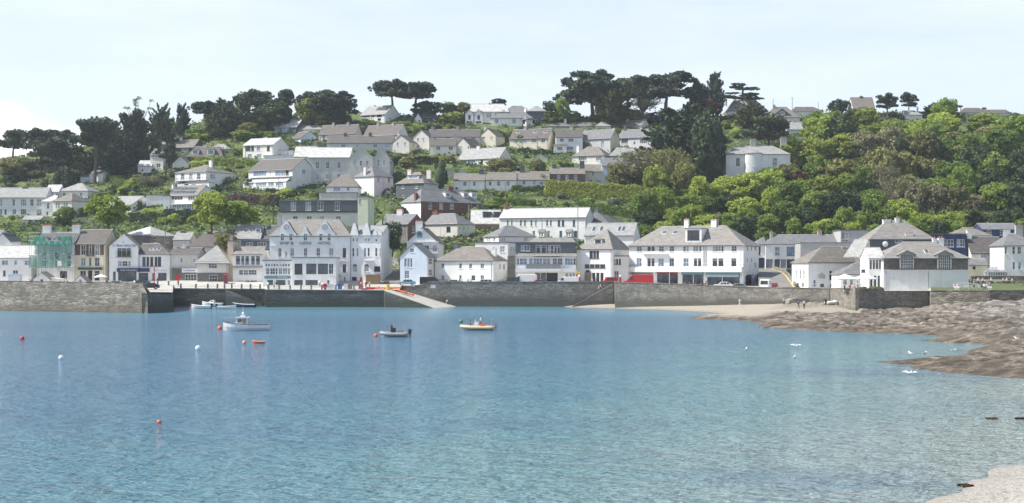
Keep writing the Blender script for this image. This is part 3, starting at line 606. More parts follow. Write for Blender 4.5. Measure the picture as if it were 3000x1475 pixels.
m=MB(); x,z=h.front(2592,716); m.ball((x,-.5,z),.62,12,8,(1,.25,1)); m.tube((x,-.4,z),(x+.2,0,z-.3),.05); m.build('satellite_dish',M['whitep'],h.root)
h=S('seafront_house','white seafront house with slate stone upper band and two gabled dormers',(2588,2838),'F',756,712,275,D=12,wall='white',rm='lichen',ins=(5.5,5.2),ov=.45,wins='',short='the stone banded house',found=.3,ch=[(2738,702,12,'white',1,.95),(2756,700,16,'white',2,.95)])
facbox(h,2589,2836,759,792,.1,'stonewall','stone_band',wins='749-787:0-1' if 0 else '')
board(h,2588,2838,753,759,'white','eaves_board',.3); board(h,2588,2838,791,794,'white','string_course',.16)
for a in (2640,2750):
    x0,z0=h.front(a,788,-.35); x1,z1=h.front(a+34,748,-.35); m=MB(); m.box(x0-.25,x1+.25,-.35,1.5,z0,z1+.1); d=m.build('dormer',M['offwhite'],h.root); mkwin(d,lambda p,q,z:(p,q-.49,z),(x0,x1,z0,z1,'k' if 0 else 'S'),.14)
    mm=MB(); n=6
    for i in range(1,n): xx=lerp(x0,x1,i/n); mm.box(xx-.03,xx+.03,-.47,-.4,z0,z1)
    for i in range(1,5): zz=lerp(z0,z1,i/5); mm.box(x0,x1,-.46,-.41,zz-.025,zz+.025)
    mm.build('glazing_bars',M['frame'],d)
    c=(x0+x1)/2; w=(x1-x0)/2+.7; r=MB(); r.slab([(c-w,-.7,z1+.1),(c,-.7,z1+1.0),(c+w,-.7,z1+.1),(c-w,1.3,z1+.1),(c,3.0,z1+1.0),(c+w,1.3,z1+.1)],[(0,1,4,3),(1,2,5,4)],.12); r.build('dormer_roof',M['lichen'],d)
    mm=MB(); mm.prism([(c-w+.2,-.6,z1+.06),(c+w-.2,-.6,z1+.06),(c,-.6,z1+.85)],(0,.2,0)); mm.build('dormer_gable',M['palslate'],d)
skylight(h,2708,2721,733,744); board(h,2760,2775,805,850,'white','door',.05); m=MB(); x,z=h.front(2720,760); m.tube((x,-.05,z),(x,-.05,.5),.045,n=6); m.build('drainpipe',M['greyp'],h.root)
h=S('conservatory','white glazed conservatory front with lean roof at the bastion corner',(2520,2545,2589),'L',757,728,277,D=8,roof='x',ins=(0,0),rm='whiteroof',wins='762-790:2548-2555t,2557-2564t,2566-2573t,2575-2582t;808-842:2549-2557t,2560-2568t,2571-2579t',swins='790-798:2523-2535k',short='the glazed conservatory',wall='white')
h=S('dark_house','flat roofed dark blue clad building behind the stone banded house',(2700,2832),'F',688,688,312,D=8,roof='flat',wall='navywall',rm='darkslate',wins='702-724:2763-2775,2776-2794,2803-2812,2813-2826',short='the dark blue building')
h=S('cottage','white cottage with long brown roof and end chimney above the lawn',(2818,2846,2940),'L',741,697,310,D=7,rm='browntile',wins='744-757:2873-2892',ch=[(2834,676,13,'white',1)],short='the brown roofed lawn cottage',wall='offwhite')
h=S('cottage','low cream lean to building with grey roof left of lawn path',(2838,2892),'F',776,762,306,D=4,rm='slate',wall='cream',wins='781-790:2850-2858o')
h=S('house','bright white house with projecting wing at right edge of photo',(2942,3040),'F',719,687,300,D=9,rm='slate',ins=(2.5,3),wins='723-745:2944-2950,2966-2974,2981-2992;768-790:2967-2974d,2983-2992',ch=[(2985,662,22,'greyrender',1)],short='the right edge white house')
cn=thing('glasshouse','small white framed glass conservatory left of right edge white house','conservatory',(XU(2895,298),298,streetZ(2910,298)),0)
q=MB(); L_=4.2
for i in range(9): x=L_*i/8; q.box(x-.04,x+.04,0,.08,0,2.3); q.tube((x,0.04,2.3),(lerp(x,L_*.6,.5),2,3.6),.04,n=4)
q.box(0,L_,-.02,.1,2.3,2.42); q.box(0,L_,-.02,.1,0,.6); q.build('frame',M['frame'],cn)
q=MB(); q.box(.02,L_-.02,.12,3,0,2.3); q.slab([(0,0.1,2.4),(L_,0.1,2.4),(L_*.8,2,3.55),(L_*.3,2,3.55),(L_,3,2.4),(0,3,2.4)],[(0,1,2,3),(3,2,4,5),(1,4,2),(5,0,3)],.05); q.build('glazing',M['g2'],cn)
h=S('timber_house','dark blue timber house with twin grey gables at the edge of woods',(2880,2985),'F',672,657,333,D=8,wall='navywall',rm='slate',wins='675-690:2890-2905,2930-2945',ch=[(2948,676,20,'white',1,.0)])
h=S('house','grey tiled roof house half hidden behind the dark blue building',(2800,2905),'F',690,670,328,D=9,ins=(3,3),rm='greybrown',wall='greyrender')
# ---- second row behind the quay, left
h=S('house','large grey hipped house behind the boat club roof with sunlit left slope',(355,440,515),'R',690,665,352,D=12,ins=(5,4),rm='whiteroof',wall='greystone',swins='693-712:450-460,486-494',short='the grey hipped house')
h=S('cottage','white cottage with dark stack behind the bank',(508,556),'F',703,682,351,D=8,rm='palslate',wall='offwhite',ch=[(537,680,15,'darkslatewall',2)])
h=S('cottage','white cottage with broad brown roof behind the pyramid roofed cottage',(552,640),'F',722,685,346,D=9,rm='browntile',wall='white',wins='726-740:587-600',ins=(3,0),ch=[(614,680,12,'darkslatewall',2)],short='the broad brown roof cottage')
h=S('cottage','white gabled cottage hidden behind the quay tree',(600,690),'F',712,680,350,D=9,rm='palslate',ch=[(654,671,9,'white',1)])
h=S('house','tall white house with grey patched roof and white stack left of hotel',(684,762),'F',700,661,347,D=10,rm='palslate',wall='white',ch=[(695,656,10,'white',1),(712,660,6,'greyrender',1)],short='the grey patched roof house')
skylight(h,714,727,672,682); dormer(h,748,764,670,682,'frame','slate')
h=S('house','house with dark curved slate roof against the hotel gable',(760,822),'F',700,663,348,D=10,rm='darkslate',ins=(1.5,0),wall='offwhite')
# ---------------- houses on the hill ---------------------------------------------------------------
# left side
H('terrace_house','white bay windowed terrace pair with dark central stack at left edge',(-40,133),'F',(637,579,552),D=9,rm='palslate',wins='584-604:0-6,36-44,60-77,88-98,107-122;613-630:0-6,12-20d,36-48,60-77,107-122',ch=[(74,551,15,'darkslatewall',3)],short='the bay windowed terrace')
h=HB and None
H('house','wide white hipped house behind the two storey villa on the left slope',(172,257,297),'R',(588,559,539),D=11,ins=(4.5,4.5),rm='palslate',wins='565-575:184-192,234-241',short='the wide hipped house')
H('cottage','small white gabled cottage with bright roof between two hipped houses',(134,172),'F',(596,563,543),D=7,rm='whiteroof',wins='570-580:145-152')
h=H('villa','white two storey villa with brown hipped roof and tall paired windows',(155,210,268),'R',(640,588,566),D=11,ins=(4,4),rm='greybrown',wall='offwhite',wins='593-612:163-169,170-176,187-192,193-199;628-638:168-176,189-197',short='the brown hipped villa')
H('villa','lower white wing with pale hipped roof left of the brown hipped villa',(122,158),'F',(634,591,572),D=9,ins=(3,0),rm='whiteroof',wins='595-612:137-144;620-632:135-142',ch=[(171,571,7,'darkslatewall',2)])
h=H('bungalow','white bungalow with pale roof and gabled side behind the bright tree',(300,385,455),'R',(622,600,577),D=14,rm='palslate',swins='606-613:391-398,404-418,420-428',wins='604-614:312-324,340-356',short='the pale roofed bungalow')
H('bungalow','low pale roofed outhouse below the brown hipped villa',(66,118),'F',(655,644,634),D=6,rm='palslate',wall='offwhite')
H('garage','white flat garage wall between the bungalow and solar roof house',(428,482),'F',(605,573,573),D=6,roof='flat')
H('cottage','small white cottage with two stacks behind the big leaning pine',(262,300,352),'R',(534,507,490),D=9,rm='greybrown',ch=[(317,482,7,'white',1),(336,484,8,'white',1)],short='the twin stack cottage')
H('cottage','low white walled cottage wing left of the leaning pine trunk',(236,262),'F',(534,518,508),D=6,rm='palslate')
h=H('house','white gabled house with tall stack seen through the pine branches',(440,478,505),'R',(498,455,438),D=9,rm='slate',wins='448-460:446-460;480-492:458-470',ch=[(480,418,9,'white',1)],short='the tall stack house')
H('cottage','bright white gable annexe with pale roof left of the tall stack house',(404,443),'F',(508,487,472),D=7,rm='whiteroof')
H('cottage','dark gabled cottage with white walls right of the tall stack house',(505,552),'F',(495,480,458),D=8,roof='y',rm='slate')
H('bungalow','dark timber bungalow with twin brown roofs high on the left slope',(512,567,598),'R',(448,432,411),D=9,rm='greybrown',wall='darkslatewall',wins='435-444:532-552',ch=[(524,405,6,'white',1)],short='the dark timber bungalow')
h=H('bungalow','brown mansard bungalow with two white dormer windows',(548,652),'F',(466,459,431),D=9,rm='browntile',wall='brownwall',ins=(2,2),ch=[(603,427,8,'white',1)],short='the brown dormer bungalow')
dormer(h,562,582,440,454,'frame','darkslate'); dormer(h,607,627,438,455,'frame','darkslate')
H('bungalow','pale grey roofed bungalow behind the brown dormer bungalow',(610,673),'F',(442,437,424),D=8,rm='palslate',ins=(3,3))
h=H('villa','white villa with hipped brown roof and balcony above a veranda',(513,604,690),'R',(556,503,486),D=15,ins=(6,6),rm='greybrown',wins='508-526:530-540,554-564,577-587',swins='511-525:616-631;515-526:672-677,682-687',ch=[(618,472,10,'white',1)],short='the balconied villa')
balcony(h,510,604,520,531,1.3,'greyp','framedark','posts'); facbox(h,503,612,536,560,3.0,'white','veranda',rm='felt',wins='540-552:507-520,540-552o,560-574,590-604')
h=H('house','white house with rows of solar panels on its pale roof',(497,578,630),'R',(622,572,545),D=9,rm='greybrown',wins='575-588:502-535t,551-570;600-618:505-516l,518-530l,532-545l,547-560l,562-574l',swins='573-585:584-598k;575-585:614-618k',short='the solar roof house')
balcony(h,500,570,584,598,1.3,'frame','frame','posts')
for i in range(8):
    for j in range(2): skylight(h,506+i*9-j*6,514+i*9-j*6,550+j*10,558+j*10,'g1','solar_panel')
H('extension','white flat roofed block on the left side of the solar roof house',(478,497),'F',(622,575,575),D=8,roof='flat',wins='605-618:486-493')
h=H('house','big white split level house with brown roof and sloping conservatory',(728,857,926),'R',(560,497,468),D=13,rm='browntile',wins='500-518:742-780l,806-835l,836-846o',swins='498-510:885-896',short='the split level house')
facbox(h,712,838,532,560,2.6,'white','sun_room',rm='whiteroof',roofh=1.5,wins='533-546:718-742l,750-780l,786-802l,808-830l'); balcony(h,728,850,514,521,1.0,'frame','frame','posts'); board(h,714,838,562,572,'greyrender','undercroft',1.5)
h=H('house','white house with low pitched pale roof, glazed veranda and flat stack',(712,800,846),'R',(468,424,407),D=11,rm='whiteroof',wins='428-443:720-734k,736-744k,752-762,782-790k;452-464:726-738l,752-766l',ch=[(780,405,12,'white',0)],short='the glazed veranda house')
H('outbuilding','long low white flat roofed building beside the glazed veranda house',(772,862),'F',(470,457,457),D=6,roof='flat',rm='whiteroof')
H('outbuilding','small white upper block behind the long low flat building',(800,860),'F',(458,443,443),D=6,roof='flat',rm='whiteroof')
h=H('house','dark timber house with wide white roof just below the ridge',(802,868,905),'R',(392,372,351),D=10,rm='whiteroof',wall='darkslatewall',wins='374-388:806-820l,825-845l',ch=[(875,342,7,'white',1)],short='the wide white roofed timber house')
H('bungalow','long grey low roof in front of the dark timber house',(845,940),'F',(388,380,370),D=6,rm='palslate')
h=H('cottage','pale blue gabled cottage with grey roof above the split level house',(848,882,934),'L',(418,405,385),D=8,roof='y',wall='paleblue',rm='browntile',wins='408-415:886-892,893-905c,908-916',short='the pale blue gabled cottage')
# council rows
for (lab,us,vs,chs,w,sh) in (('cream ended brown roofed semi, leftmost of the upper row',(934,1040,1062),(418,393,368),[(977,362,7),(1020,361,7)],'397-408:945-952,985-998,1012-1025','the leftmost upper semi'),
  ('brown roofed semi with white gable end, second in the upper row',(1065,1169,1197),(418,395,368),[(1108,362,7),(1152,361,7)],'398-408:1078-1090,1110-1122,1140-1152','the second upper semi')):
    H('terrace_house',lab,us,'R',vs,D=8,rm='browntile',wall='offwhite',wins=w,ch=[(a,b,c,'greyrender',2) for a,b,c in chs],short=sh,wall2='cream' if 'cream' in lab else 'white')
H('terrace_house','long low brown roofed terrace in front of the two upper semis',(958,1152),'F',(442,419,400),D=8,rm='browntile',wall='lightgrey',wins='423-432:1093-1105,1128-1142,1000-1012,1040-1052',ch=[(1012,392,8,'darkslatewall',2),(1085,391,8,'darkslatewall',2)],short='the long low brown terrace')
H('terrace_house','cream gable fronted end house of the long low brown terrace',(1150,1199,1228),'R',(452,415,397),D=9,roof='y',rm='browntile',wall='oldwhite',wins='418-428:1162-1168,1184-1190',swins='421-430:1210-1214;442-450:1210-1220',ch=[(1163,389,8,'greyrender',2)],short='the cream gable end house',wall2='yellow')
H('terrace_house','cream gable fronted left end house of the right hand row',(1210,1257,1280),'R',(442,402,381),D=9,roof='y',rm='browntile',wall='offwhite',wins='405-413:1222-1227,1238-1243;425-433:1222-1227')
H('terrace_house','long brown roofed middle terrace of the right hand row',(1256,1406),'F',(430,401,381),D=8,rm='browntile',wall='cream',wins='403-409:1305-1318,1380-1394',ch=[(1268,375,9,'greyrender',2),(1341,374,9,'greyrender',2)],short='the middle terrace')
H('terrace_house','cream gable fronted right end house with ivy edge',(1405,1452,1479),'R',(435,397,377),D=9,roof='y',rm='browntile',wall='cream',wins='401-408:1413-1421,1437-1444',ch=[(1416,372,8,'greyrender',2)],short='the right end gable house',wall2='cream')
H('terrace_house','white brown roofed terrace with gable wing below the middle terrace',(1260,1336),'F',(455,427,408),D=8,rm='browntile',wall='offwhite',wins='430-440:1278-1290,1314-1327',ch=[(1267,400,8,'greyrender',2),(1350,398,8,'greyrender',1)],short='the lower white terrace')
H('terrace_house','cream gable wing of the lower white terrace',(1335,1376,1415),'R',(458,426,405),D=11,roof='y',rm='browntile',wall='oldwhite',wins='429-437:1347-1355,1370-1375')
h=H('terrace_house','cream house with three skylights and bright gable beside dark shrub',(1493,1606,1627),'R',(443,405,380),D=9,rm='browntile',wall='cream',wins='408-418:1505-1517,1528-1543,1557-1572,1585-1597;430-441:1495-1505,1575-1584',ch=[(1539,375,9,'greyrender',2)],short='the three skylight cream house')
for a in (1512,1562,1593): skylight(h,a,a+11,384,391)
h=H('terrace_house','white house with brown canopy and lean to porch between two semis',(1628,1707),'F',(446,402,380),D=9,rm='browntile',wall='white',wins='406-416:1640-1652,1665-1680;430-440:1660-1680',ch=[(1674,372,8,'oldwhite',2)],short='the brown canopy house')
facbox(h,1623,1660,428,448,2,'white','porch',rm='browntile',roofh=.9,wins='431-441:1632-1648')
h=H('terrace_house','pale grey house with cream gable above the hipped cottage',(1697,1788,1816),'R',(450,406,382),D=9,rm='slate',wall='lightgrey',wins='414-432:1709-1717,1761-1770;440-450:1720-1730',ch=[(1717,382,10,'greyrender',2),(1805,378,8,'oldwhite',2)],short='the pale grey gabled house',wall2='yellow')
h=H('terrace_house','half white and half lilac semi with peach gable end',(1811,1909,1932),'R',(440,402,381),D=9,rm='slate',wall='white',wins='407-421:1820-1840,1875-1896;415-424:1856-1862d',ch=[(1831,373,7,'darkslatewall',2)],short='the lilac semi',wall2='peach')
board(h,1866,1875,402,438,'lilac','lilac_wall',.05); board(h,1896,1909,402,438,'lilac','lilac_wall',.05); board(h,1875,1896,402,407,'lilac','lilac_wall',.05); board(h,1875,1896,421,438,'lilac','lilac_wall',.05)
h=H('bungalow','long white ridge bungalow with brown roof and gabled right wing',(1775,1880,1905),'R',(379,368,356),D=8,rm='greybrown',wins='370-377:1795-1810,1838-1858',ch=[(1838,349,7,'white',1)],short='the long ridge bungalow')
H('conservatory','pale green roofed conservatory left of the long ridge bungalow',(1745,1790),'F',(378,370,360),D=5,rm='palslate',ins=(2,2),wall='palegreen')
H('bungalow','low grey roof bungalow at the ridge below the hilltop hotel',(1600,1735),'F',(372,370,362),D=7,rm='slate',ch=[(1656,349,7,'white',1)])
H('bungalow','white low bungalow with pale roof half behind the dark cypress',(1935,1998),'F',(352,341,330),D=8,rm='palslate')
h=H('cottage','white quoined cottage with hipped roof below the pale grey house',(1676,1770,1797),'R',(488,455,432),D=9,ins=(4,4),rm='greybrown',wall='offwhite',wins='459-472:1695-1719l,1746-1762l',ch=[(1690,429,8,'white',1)],short='the quoined cottage')
H('cottage','grey white cottage with slate hipped roof right of the quoined cottage',(1785,1872),'F',(478,457,434),D=9,ins=(3,2),rm='palslate',wins='460-472:1791-1812',ch=[(1837,428,9,'greyrender',1)])
h=H('cottage','dark brown walled cottage with white windows above the long hedge',(1611,1714),'F',(550,510,494),D=8,rm='greybrown',wall='brownwall',wins='513-529:1632-1641c,1656-1665c,1682-1691c;537-547:1632-1641c,1682-1691c',ch=[(1624,483,12,'darkslatewall',2),(1725,474,14,'darkslatewall',2)],short='the dark brown cottage')
H('cottage','cream cottage with porch joined to the dark brown cottage',(1714,1764),'F',(540,503,484),D=8,rm='greybrown',wall='cream',wins='504-516:1733-1741;527-537:1743-1762,1724-1736',short='the cream porch cottage')
H('cottage','pale blue gable ended cottage beside the brown woodland',(1764,1842),'F',(540,486,466),D=8,rm='slate',wall='paleblue',ch=[(1833,449,14,'darkslatewall',1)])
for lab,us,vs,w,wl,c in (('left white cottage of the long low garden terrace',(1330,1418),(560,529,511),'533-545:1357-1367,1385-1394','white',[(1428,499,16,'darkslatewall',3)]),
   ('middle white cottage of the long low garden terrace',(1418,1512),(560,528,508),'532-545:1432-1440d,1456-1466,1485-1493','white',[]),
   ('lilac painted cottage at the right of the low garden terrace',(1512,1609),(558,527,505),'529-542:1530-1540,1560-1569;534-542:1580-1592','lilac',[(1530,488,14,'darkslatewall',3)])):
    H('terrace_cottage',lab,us,'F',vs,D=8,rm='greybrown',wall=wl,wins=w,ch=c,short=lab.split(' of')[0].split(' at')[0] if 0 else ('the '+lab.split(' cottage')[0]+' cottage'))
H('bungalow','white bungalow with pale grey roof and broad right gable above low terrace',(1341,1462,1502),'R',(492,464,436),D=10,rm='palslate',wins='468-480:1348-1356,1370-1392l,1408-1415k,1430-1438l',ch=[(1402,430,10,'white',1)],short='the broad gabled bungalow')
H('shed','small pale gable shed among shrubs beside the broad gabled bungalow',(1563,1606),'F',(473,468,452),D=6,roof='y',rm='palslate',wall='palegreen')
H('cottage','two small grey gables behind the dark column cypress',(1308,1338),'F',(520,508,492),D=8,roof='y',rm='palslate',wall='greyrender')
H('cottage','small grey gable right of its twin beside the dark column cypress',(1338,1368),'F',(515,508,496),D=7,roof='y',rm='palslate',wall='lightgrey')
# hill top
h=H('hill_hotel','long white hilltop house with pale roof and gabled left bays',(1378,1490),'F',(360,328,306),D=11,rm='whiteroof',wins='332-345:1380-1386k,1392-1398k,1405-1412,1425-1440,1450-1465;355-360:1380-1392k',short='the long hilltop house',ins=(0,2),ch=[(1434,304,4,'greyrender',1)])
for a in (1363,1390): 
    H('gable_wing','white gabled bay at the left end of the long hilltop house' if a==1363 else 'second white gabled bay of the long hilltop house',(a,a+24),'F',(362,335,321),D=8,Y=h.Y-2,roof='y',rm='palslate',wins=f'338-350:{a+9}-{a+16}k;356-361:{a+4}-{a+20}k')
H('house','white central hilltop house with low grey hipped roofs and stack',(1440,1560),'F',(368,346,330),D=9,Y=h.Y-4,rm='slate',ins=(3,3),wins='349-362:1450-1460,1500-1512',ch=[(1474,325,8,'white',1)])
H('house','upper hilltop storey with grey hipped roof and big windows',(1478,1552),'F',(350,328,312),D=9,Y=h.Y+3,rm='slate',ins=(3,3),wins='330-340:1488-1500l,1505-1515',wall='lightgrey')
h=H('house','white octagonal hilltop house with wide grey eaves',(1500,1542,1618),'L',(373,348,335),D=8,rm='slate',ins=(4,4),ov=.6,wins='349-361:1553-1567k,1600-1607',swins='352-364:1505-1518k,1528-1538k',short='the octagonal house',ch=[(1541,320,9,'white',1,.7)])
H('house','dark glazed upper storey with hipped slate roof over the octagonal house',(1545,1600),'F',(350,326,313),D=7,Y=h.Y+4,rm='palslate',ins=(3,3),wall='darkslatewall',wins='329-336:1550-1570k,1575-1592k')
h=H('house','white hilltop house with solar panels on a low pale roof',(1055,1128,1175),'R',(360,335,312),D=12,rm='palslate',wins='337-343:1064-1082k,1090-1096k,1105-1118k;347-353:1064-1076k,1106-1116k',ch=[(1094,310,11,'white',0)],short='the hilltop solar house')
for i in range(4): skylight(h,1104+i*9,1112+i*9,315,325,'g1','solar_panel')
H('house','dark rounded roof house with small white gable on the ridge',(1207,1285),'F',(352,345,314),D=9,rm='darkslate',ins=(4,4),wall='darkslatewall')
H('gable_wing','small bright white gable on the dark rounded roof house',(1214,1236),'F',(355,350,333),D=4,Y=HB[-1][4]-3,roof='y',rm='darkslate')
# centre big block
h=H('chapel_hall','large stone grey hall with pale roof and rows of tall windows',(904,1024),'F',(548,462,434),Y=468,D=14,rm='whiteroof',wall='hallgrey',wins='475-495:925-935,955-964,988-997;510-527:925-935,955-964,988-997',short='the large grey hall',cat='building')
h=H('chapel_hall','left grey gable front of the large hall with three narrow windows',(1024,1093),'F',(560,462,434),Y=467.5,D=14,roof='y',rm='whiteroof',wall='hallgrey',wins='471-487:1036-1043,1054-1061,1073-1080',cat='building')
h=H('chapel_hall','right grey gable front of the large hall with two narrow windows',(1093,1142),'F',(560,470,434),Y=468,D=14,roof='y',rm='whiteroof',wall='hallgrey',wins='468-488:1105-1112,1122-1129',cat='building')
H('outbuilding','pale monopitch roofed wing with dark stack left of the large hall',(862,937),'F',(490,460,431),D=9,Y=474,rm='whiteroof',wall='hallgrey',ch=[(942,418,12,'darkslatewall',2)])
h=H('house','pink house with white side wall and dark hipped roof',(1037,1096,1152),'L',(577,516,490),D=9,ins=(4,3),rm='slate',wall='pink',wall2='white',wins='520-536:1106-1112,1137-1143;560-572:1137-1143',ch=[(1071,492,9,'white',2)],short='the pink house')
m=MB(); x,z=h.front(1130,575); m.box(x-.9,x+.9,-1.2,-.004,-.5,2.2); po=m.build('porch',M['pink'],h.root); m=MB(); m.slab([(x-1.1,-1.3,2.2),(x,-1.3,3.1),(x+1.1,-1.3,2.2),(x-1.1,0,2.2),(x,0,3.1),(x+1.1,0,2.2)],[(0,1,4,3),(1,2,5,4)],.1); m.build('porch_roof',M['slate'],po)
h=H('house','low white house with brown hipped roof below the large hall',(957,1050),'F',(590,547,516),D=9,ins=(4,3),rm='greybrown',wins='548-560:977-997l,1016-1024',short='the low white hipped house')
H('outbuilding','pale concrete terrace block under the low white hipped house',(935,1045),'F',(592,566,566),D=5,Y=h.Y-3,roof='flat',wall='oldwhite')
h=H('apartment_block','long slate clad mansard block with cream lower storey above the hotel',(818,1048),'F',(670,621,621),D=9,roof='flat',rm='felt',wall='offwhite',wins='634-645:858-872,898-914,935-950,984-998',short='the slate mansard block',cat='building')
facbox(h,818,1048,588,619,.3,'darkslatewall','slate_storey',rm='felt',wins='592-617:852-867,895-911,931-947,981-995'); board(h,818,1048,619,623,'dkgreenp','gutter_board',.5)
h=H('house','tall pale yellow house beside the slate mansard block',(1048,1078,1096),'R',(640,578,574),D=8,Y=378,roof='flat',wall='palegreen',wins='584-598:1052-1057',short='the pale yellow house')
h=H('house','slate fronted house with hipped roof and wide dormer',(1161,1242,1284),'R',(592,536,508),D=9,ins=(4,4),rm='greybrown',wall='darkslatewall',wall2='lightgrey',wins='542-553:1176-1184,1215-1224;568-580:1174-1184',ch=[(1182,500,12,'pink',2,.8),(1260,500,14,'oldwhite',2)],short='the slate fronted house')
dormer(h,1194,1227,514,526,'lightgrey','darkslate','l',wn=1)
h=H('house','large dark brick house with grey roof, dormers and white side wall',(1176,1233,1410),'L',(650,590,557),D=10,ins=(4,4),rm='slate',wall='brick',wall2='white',wins='595-613:1255-1266,1287-1298,1318-1330c,1372-1382,1396-1404',ch=[(1192,568,10,'brick',2,.3),(1219,566,10,'brick',2,.6),(1318,548,16,'brick',3)],short='the large brick house')
for a in (1305,1358,1382): dormer(h,a,a+15,565,579,'frame','whiteroof')
h=H('house','old brick sided house with lavender stack above the lane',(1105,1195,1245),'R',(715,657,630),D=9,rm='slate',wall='greystone',wall2='brick',wins='663-680:1160-1172,1148-1156',swins='663-683:1206-1216',ch=[(1172,616,19,'lilac',4)],short='the lavender stack house')
h=H('cottage','cream rendered cottage with dark hipped roof left of white terrace',(1243,1340,1392),'R',(700,656,628),D=9,ins=(0,4),rm='slate',wall='oldwhite',wall2='palegreen',wins='665-680:1308-1320k',swins='664-676:1345-1351,1356-1362,1368-1374',ch=[(1270,620,18,'brick',1)],short='the cream rendered cottage')
h=H('terrace_house','long white terrace with paired sash windows and pale weathered roof',(1463,1715,1740),'R',(708,637,612),D=9,rm='whiteroof',wins='645-663:1485-1490,1497-1502,1523-1529,1535-1541,1554-1560,1567-1573,1600-1606,1611-1617,1634-1641b,1646-1653b,1678-1685b;677-695:1560-1568,1603-1611,1639-1647b,1682-1691b',ch=[(1484,598,10,'brick',2)],short='the long white terrace')
for a in (1577,1657): facbox(h,a,a+17,680,695,.7,'white','bay_window',rm='slate',roofh=.8,wins=f'682-693:{a+2}-{a+7},{a+9}-{a+14}')
h=H('cottage','pale roofed cottage with two dark dormers left of the long white terrace',(1380,1466),'F',(672,656,617),D=9,rm='whiteroof',wall='woodwall',short='the twin dark dormer cottage')
dormer(h,1414,1438,622,638,'darkslatewall','darkslate','k'); dormer(h,1446,1468,622,638,'darkslatewall','darkslate','k')
h=S('house','cream hipped house peeping above the flat white block',(1417,1461,1568),'L',692,664,350,D=9,ins=(4,4),rm='slate',wall='offwhite',wins='697-707:1470-1474,1476-1480,1536-1540,1542-1546',swins='697-708:1427-1431,1433-1436,1445-1451',short='the cream hipped house')
h=S('flat_block','flat roofed white block between harbour cottage and balconied apartments',(1392,1488,1512),'R',712,712,343,D=8,roof='flat',wins='722-740:1465-1479',swins='724-736:1496-1500,1503-1507',short='the flat white block')
H('house','grey rendered house with dark hipped roof at end of long white terrace',(1718,1781,1830),'R',(700,652,622),D=12,ins=(0,6),rm='darkslate',wall='greyrender',ch=[(1746,612,12,'darkslatewall',2)],short='the grey hipped end house')
h=S('workshop','low white building with big skylit pale roof behind the garage',(1712,1855,1875),'R',690,656,346,D=11,rm='palslate',short='the skylit pale roof')
for a in (1735,1757,1810,1822): skylight(h,a,a+10,665,679)
# villa and right ridge
h=H('villa','pale stucco villa with curved bow front among the trees',(2127,2315),'F',(530,452,430),D=12,rm='palslate',ins=(4.5,4.5),wall='white',wins='463-488:2156-2168,2263-2277c',ch=[(2206,410,16,'greyrender',3),(2328,405,19,'greyrender',4)],short='the bow fronted villa')
m=MB(); x0,z0=h.front(2182,530); x1,z1=h.front(2232,451); c=(x0+x1)/2; r=(x1-x0)/2; ring=lambda z,rr:[(c-rr*math.cos(math.pi*i/14),-rr*.62*math.sin(math.pi*i/14)-.002,z) for i in range(15)]+[(c,1.0,z)]
m.loft([ring(-3,r),ring(z1,r)]); m.cur=0; bo=m.build('bow_front',M['white'],h.root); m=MB(); m.loft([ring(z1-.1,r+.25),ring(z1+.15,r+.25),ring(z1+1.3,r*.35)]); m.build('bow_roof',M['palslate'],bo)
p0=h.front(2195,488,-2); p1=h.front(2205,463,-2); mkwin(bo,lambda a,d,z:(a,d-r*.62-.02,z),(c-.6,c+.6,p0[1],p1[1],''),.14)
board(h,2127,2315,492,494,'white','string_course',.1)
H('house','wide white house with grey hipped roof on the ridge right of cypress',(2131,2250),'F',(338,325,295),D=11,rm='palslate',ins=(3.5,4),short='the wide ridge house',ch=[(2124,292,5,'white',1)])
h=H('house','brown hipped ridge house with dark triangular dormer gable',(2243,2345),'F',(355,344,315),D=11,rm='greybrown',ins=(4.5,4.5),ch=[(2268,310,7,'greyrender',1)],short='the dark gabled ridge house')
m=MB(); x0,z0=h.front(2258,343,.5); x1,_=h.front(2325,343,.5); _,z1=h.front(2290,319,2); m.prism([(x0,.5,z0),(x1,.5,z0),((x0+x1)/2,.5,z1)],(0,4.5,0)); d=m.build('dormer',M['darkslatewall'],h.root); q=(x0+x1)/2; mkwin(d,lambda a,d_,z:(a,d_+.4,z),(q-.9,q+.9,z0+.8,z0+2.1,''),.08)
H('bungalow','long brown roofed bungalow beside the dark gabled ridge house',(2322,2412),'F',(336,327,315),D=9,rm='browntile',ins=(2,3))
H('cottage','small pale roofed cottage below the ridge beside bright trees',(2306,2352),'F',(392,380,360),D=8,rm='palslate',ch=[(2298,366,10,'brick',2)])
H('cottage','brown roofed gable house with dark stack on the right skyline',(2500,2563),'F',(345,318,287),D=9,rm='greybrown',ch=[(2523,284,9,'darkslatewall',2)],wall='white',short='the skyline stack house')
H('cottage','small white gable half buried in woodland left of skyline stack house',(2478,2504),'F',(360,345,326),D=6,roof='y',rm='palslate')
H('cottage','white walled cottage with pale roof peeping over the right woods',(2655,2702),'F',(352,337,326),D=8,rm='palslate',ins=(0,2),ch=[(2688,316,4,'white',1)])
H('bungalow','brown hipped bungalow on the far right skyline',(2815,2900),'F',(336,330,318),D=9,rm='browntile',ins=(3,3),ch=[(2813,318,5,'white',1),(2891,317,12,'darkslatewall',1)])
H('bungalow','low brown roof with white gable at the far right skyline end',(2895,2958),'F',(340,332,323),D=9,rm='browntile')
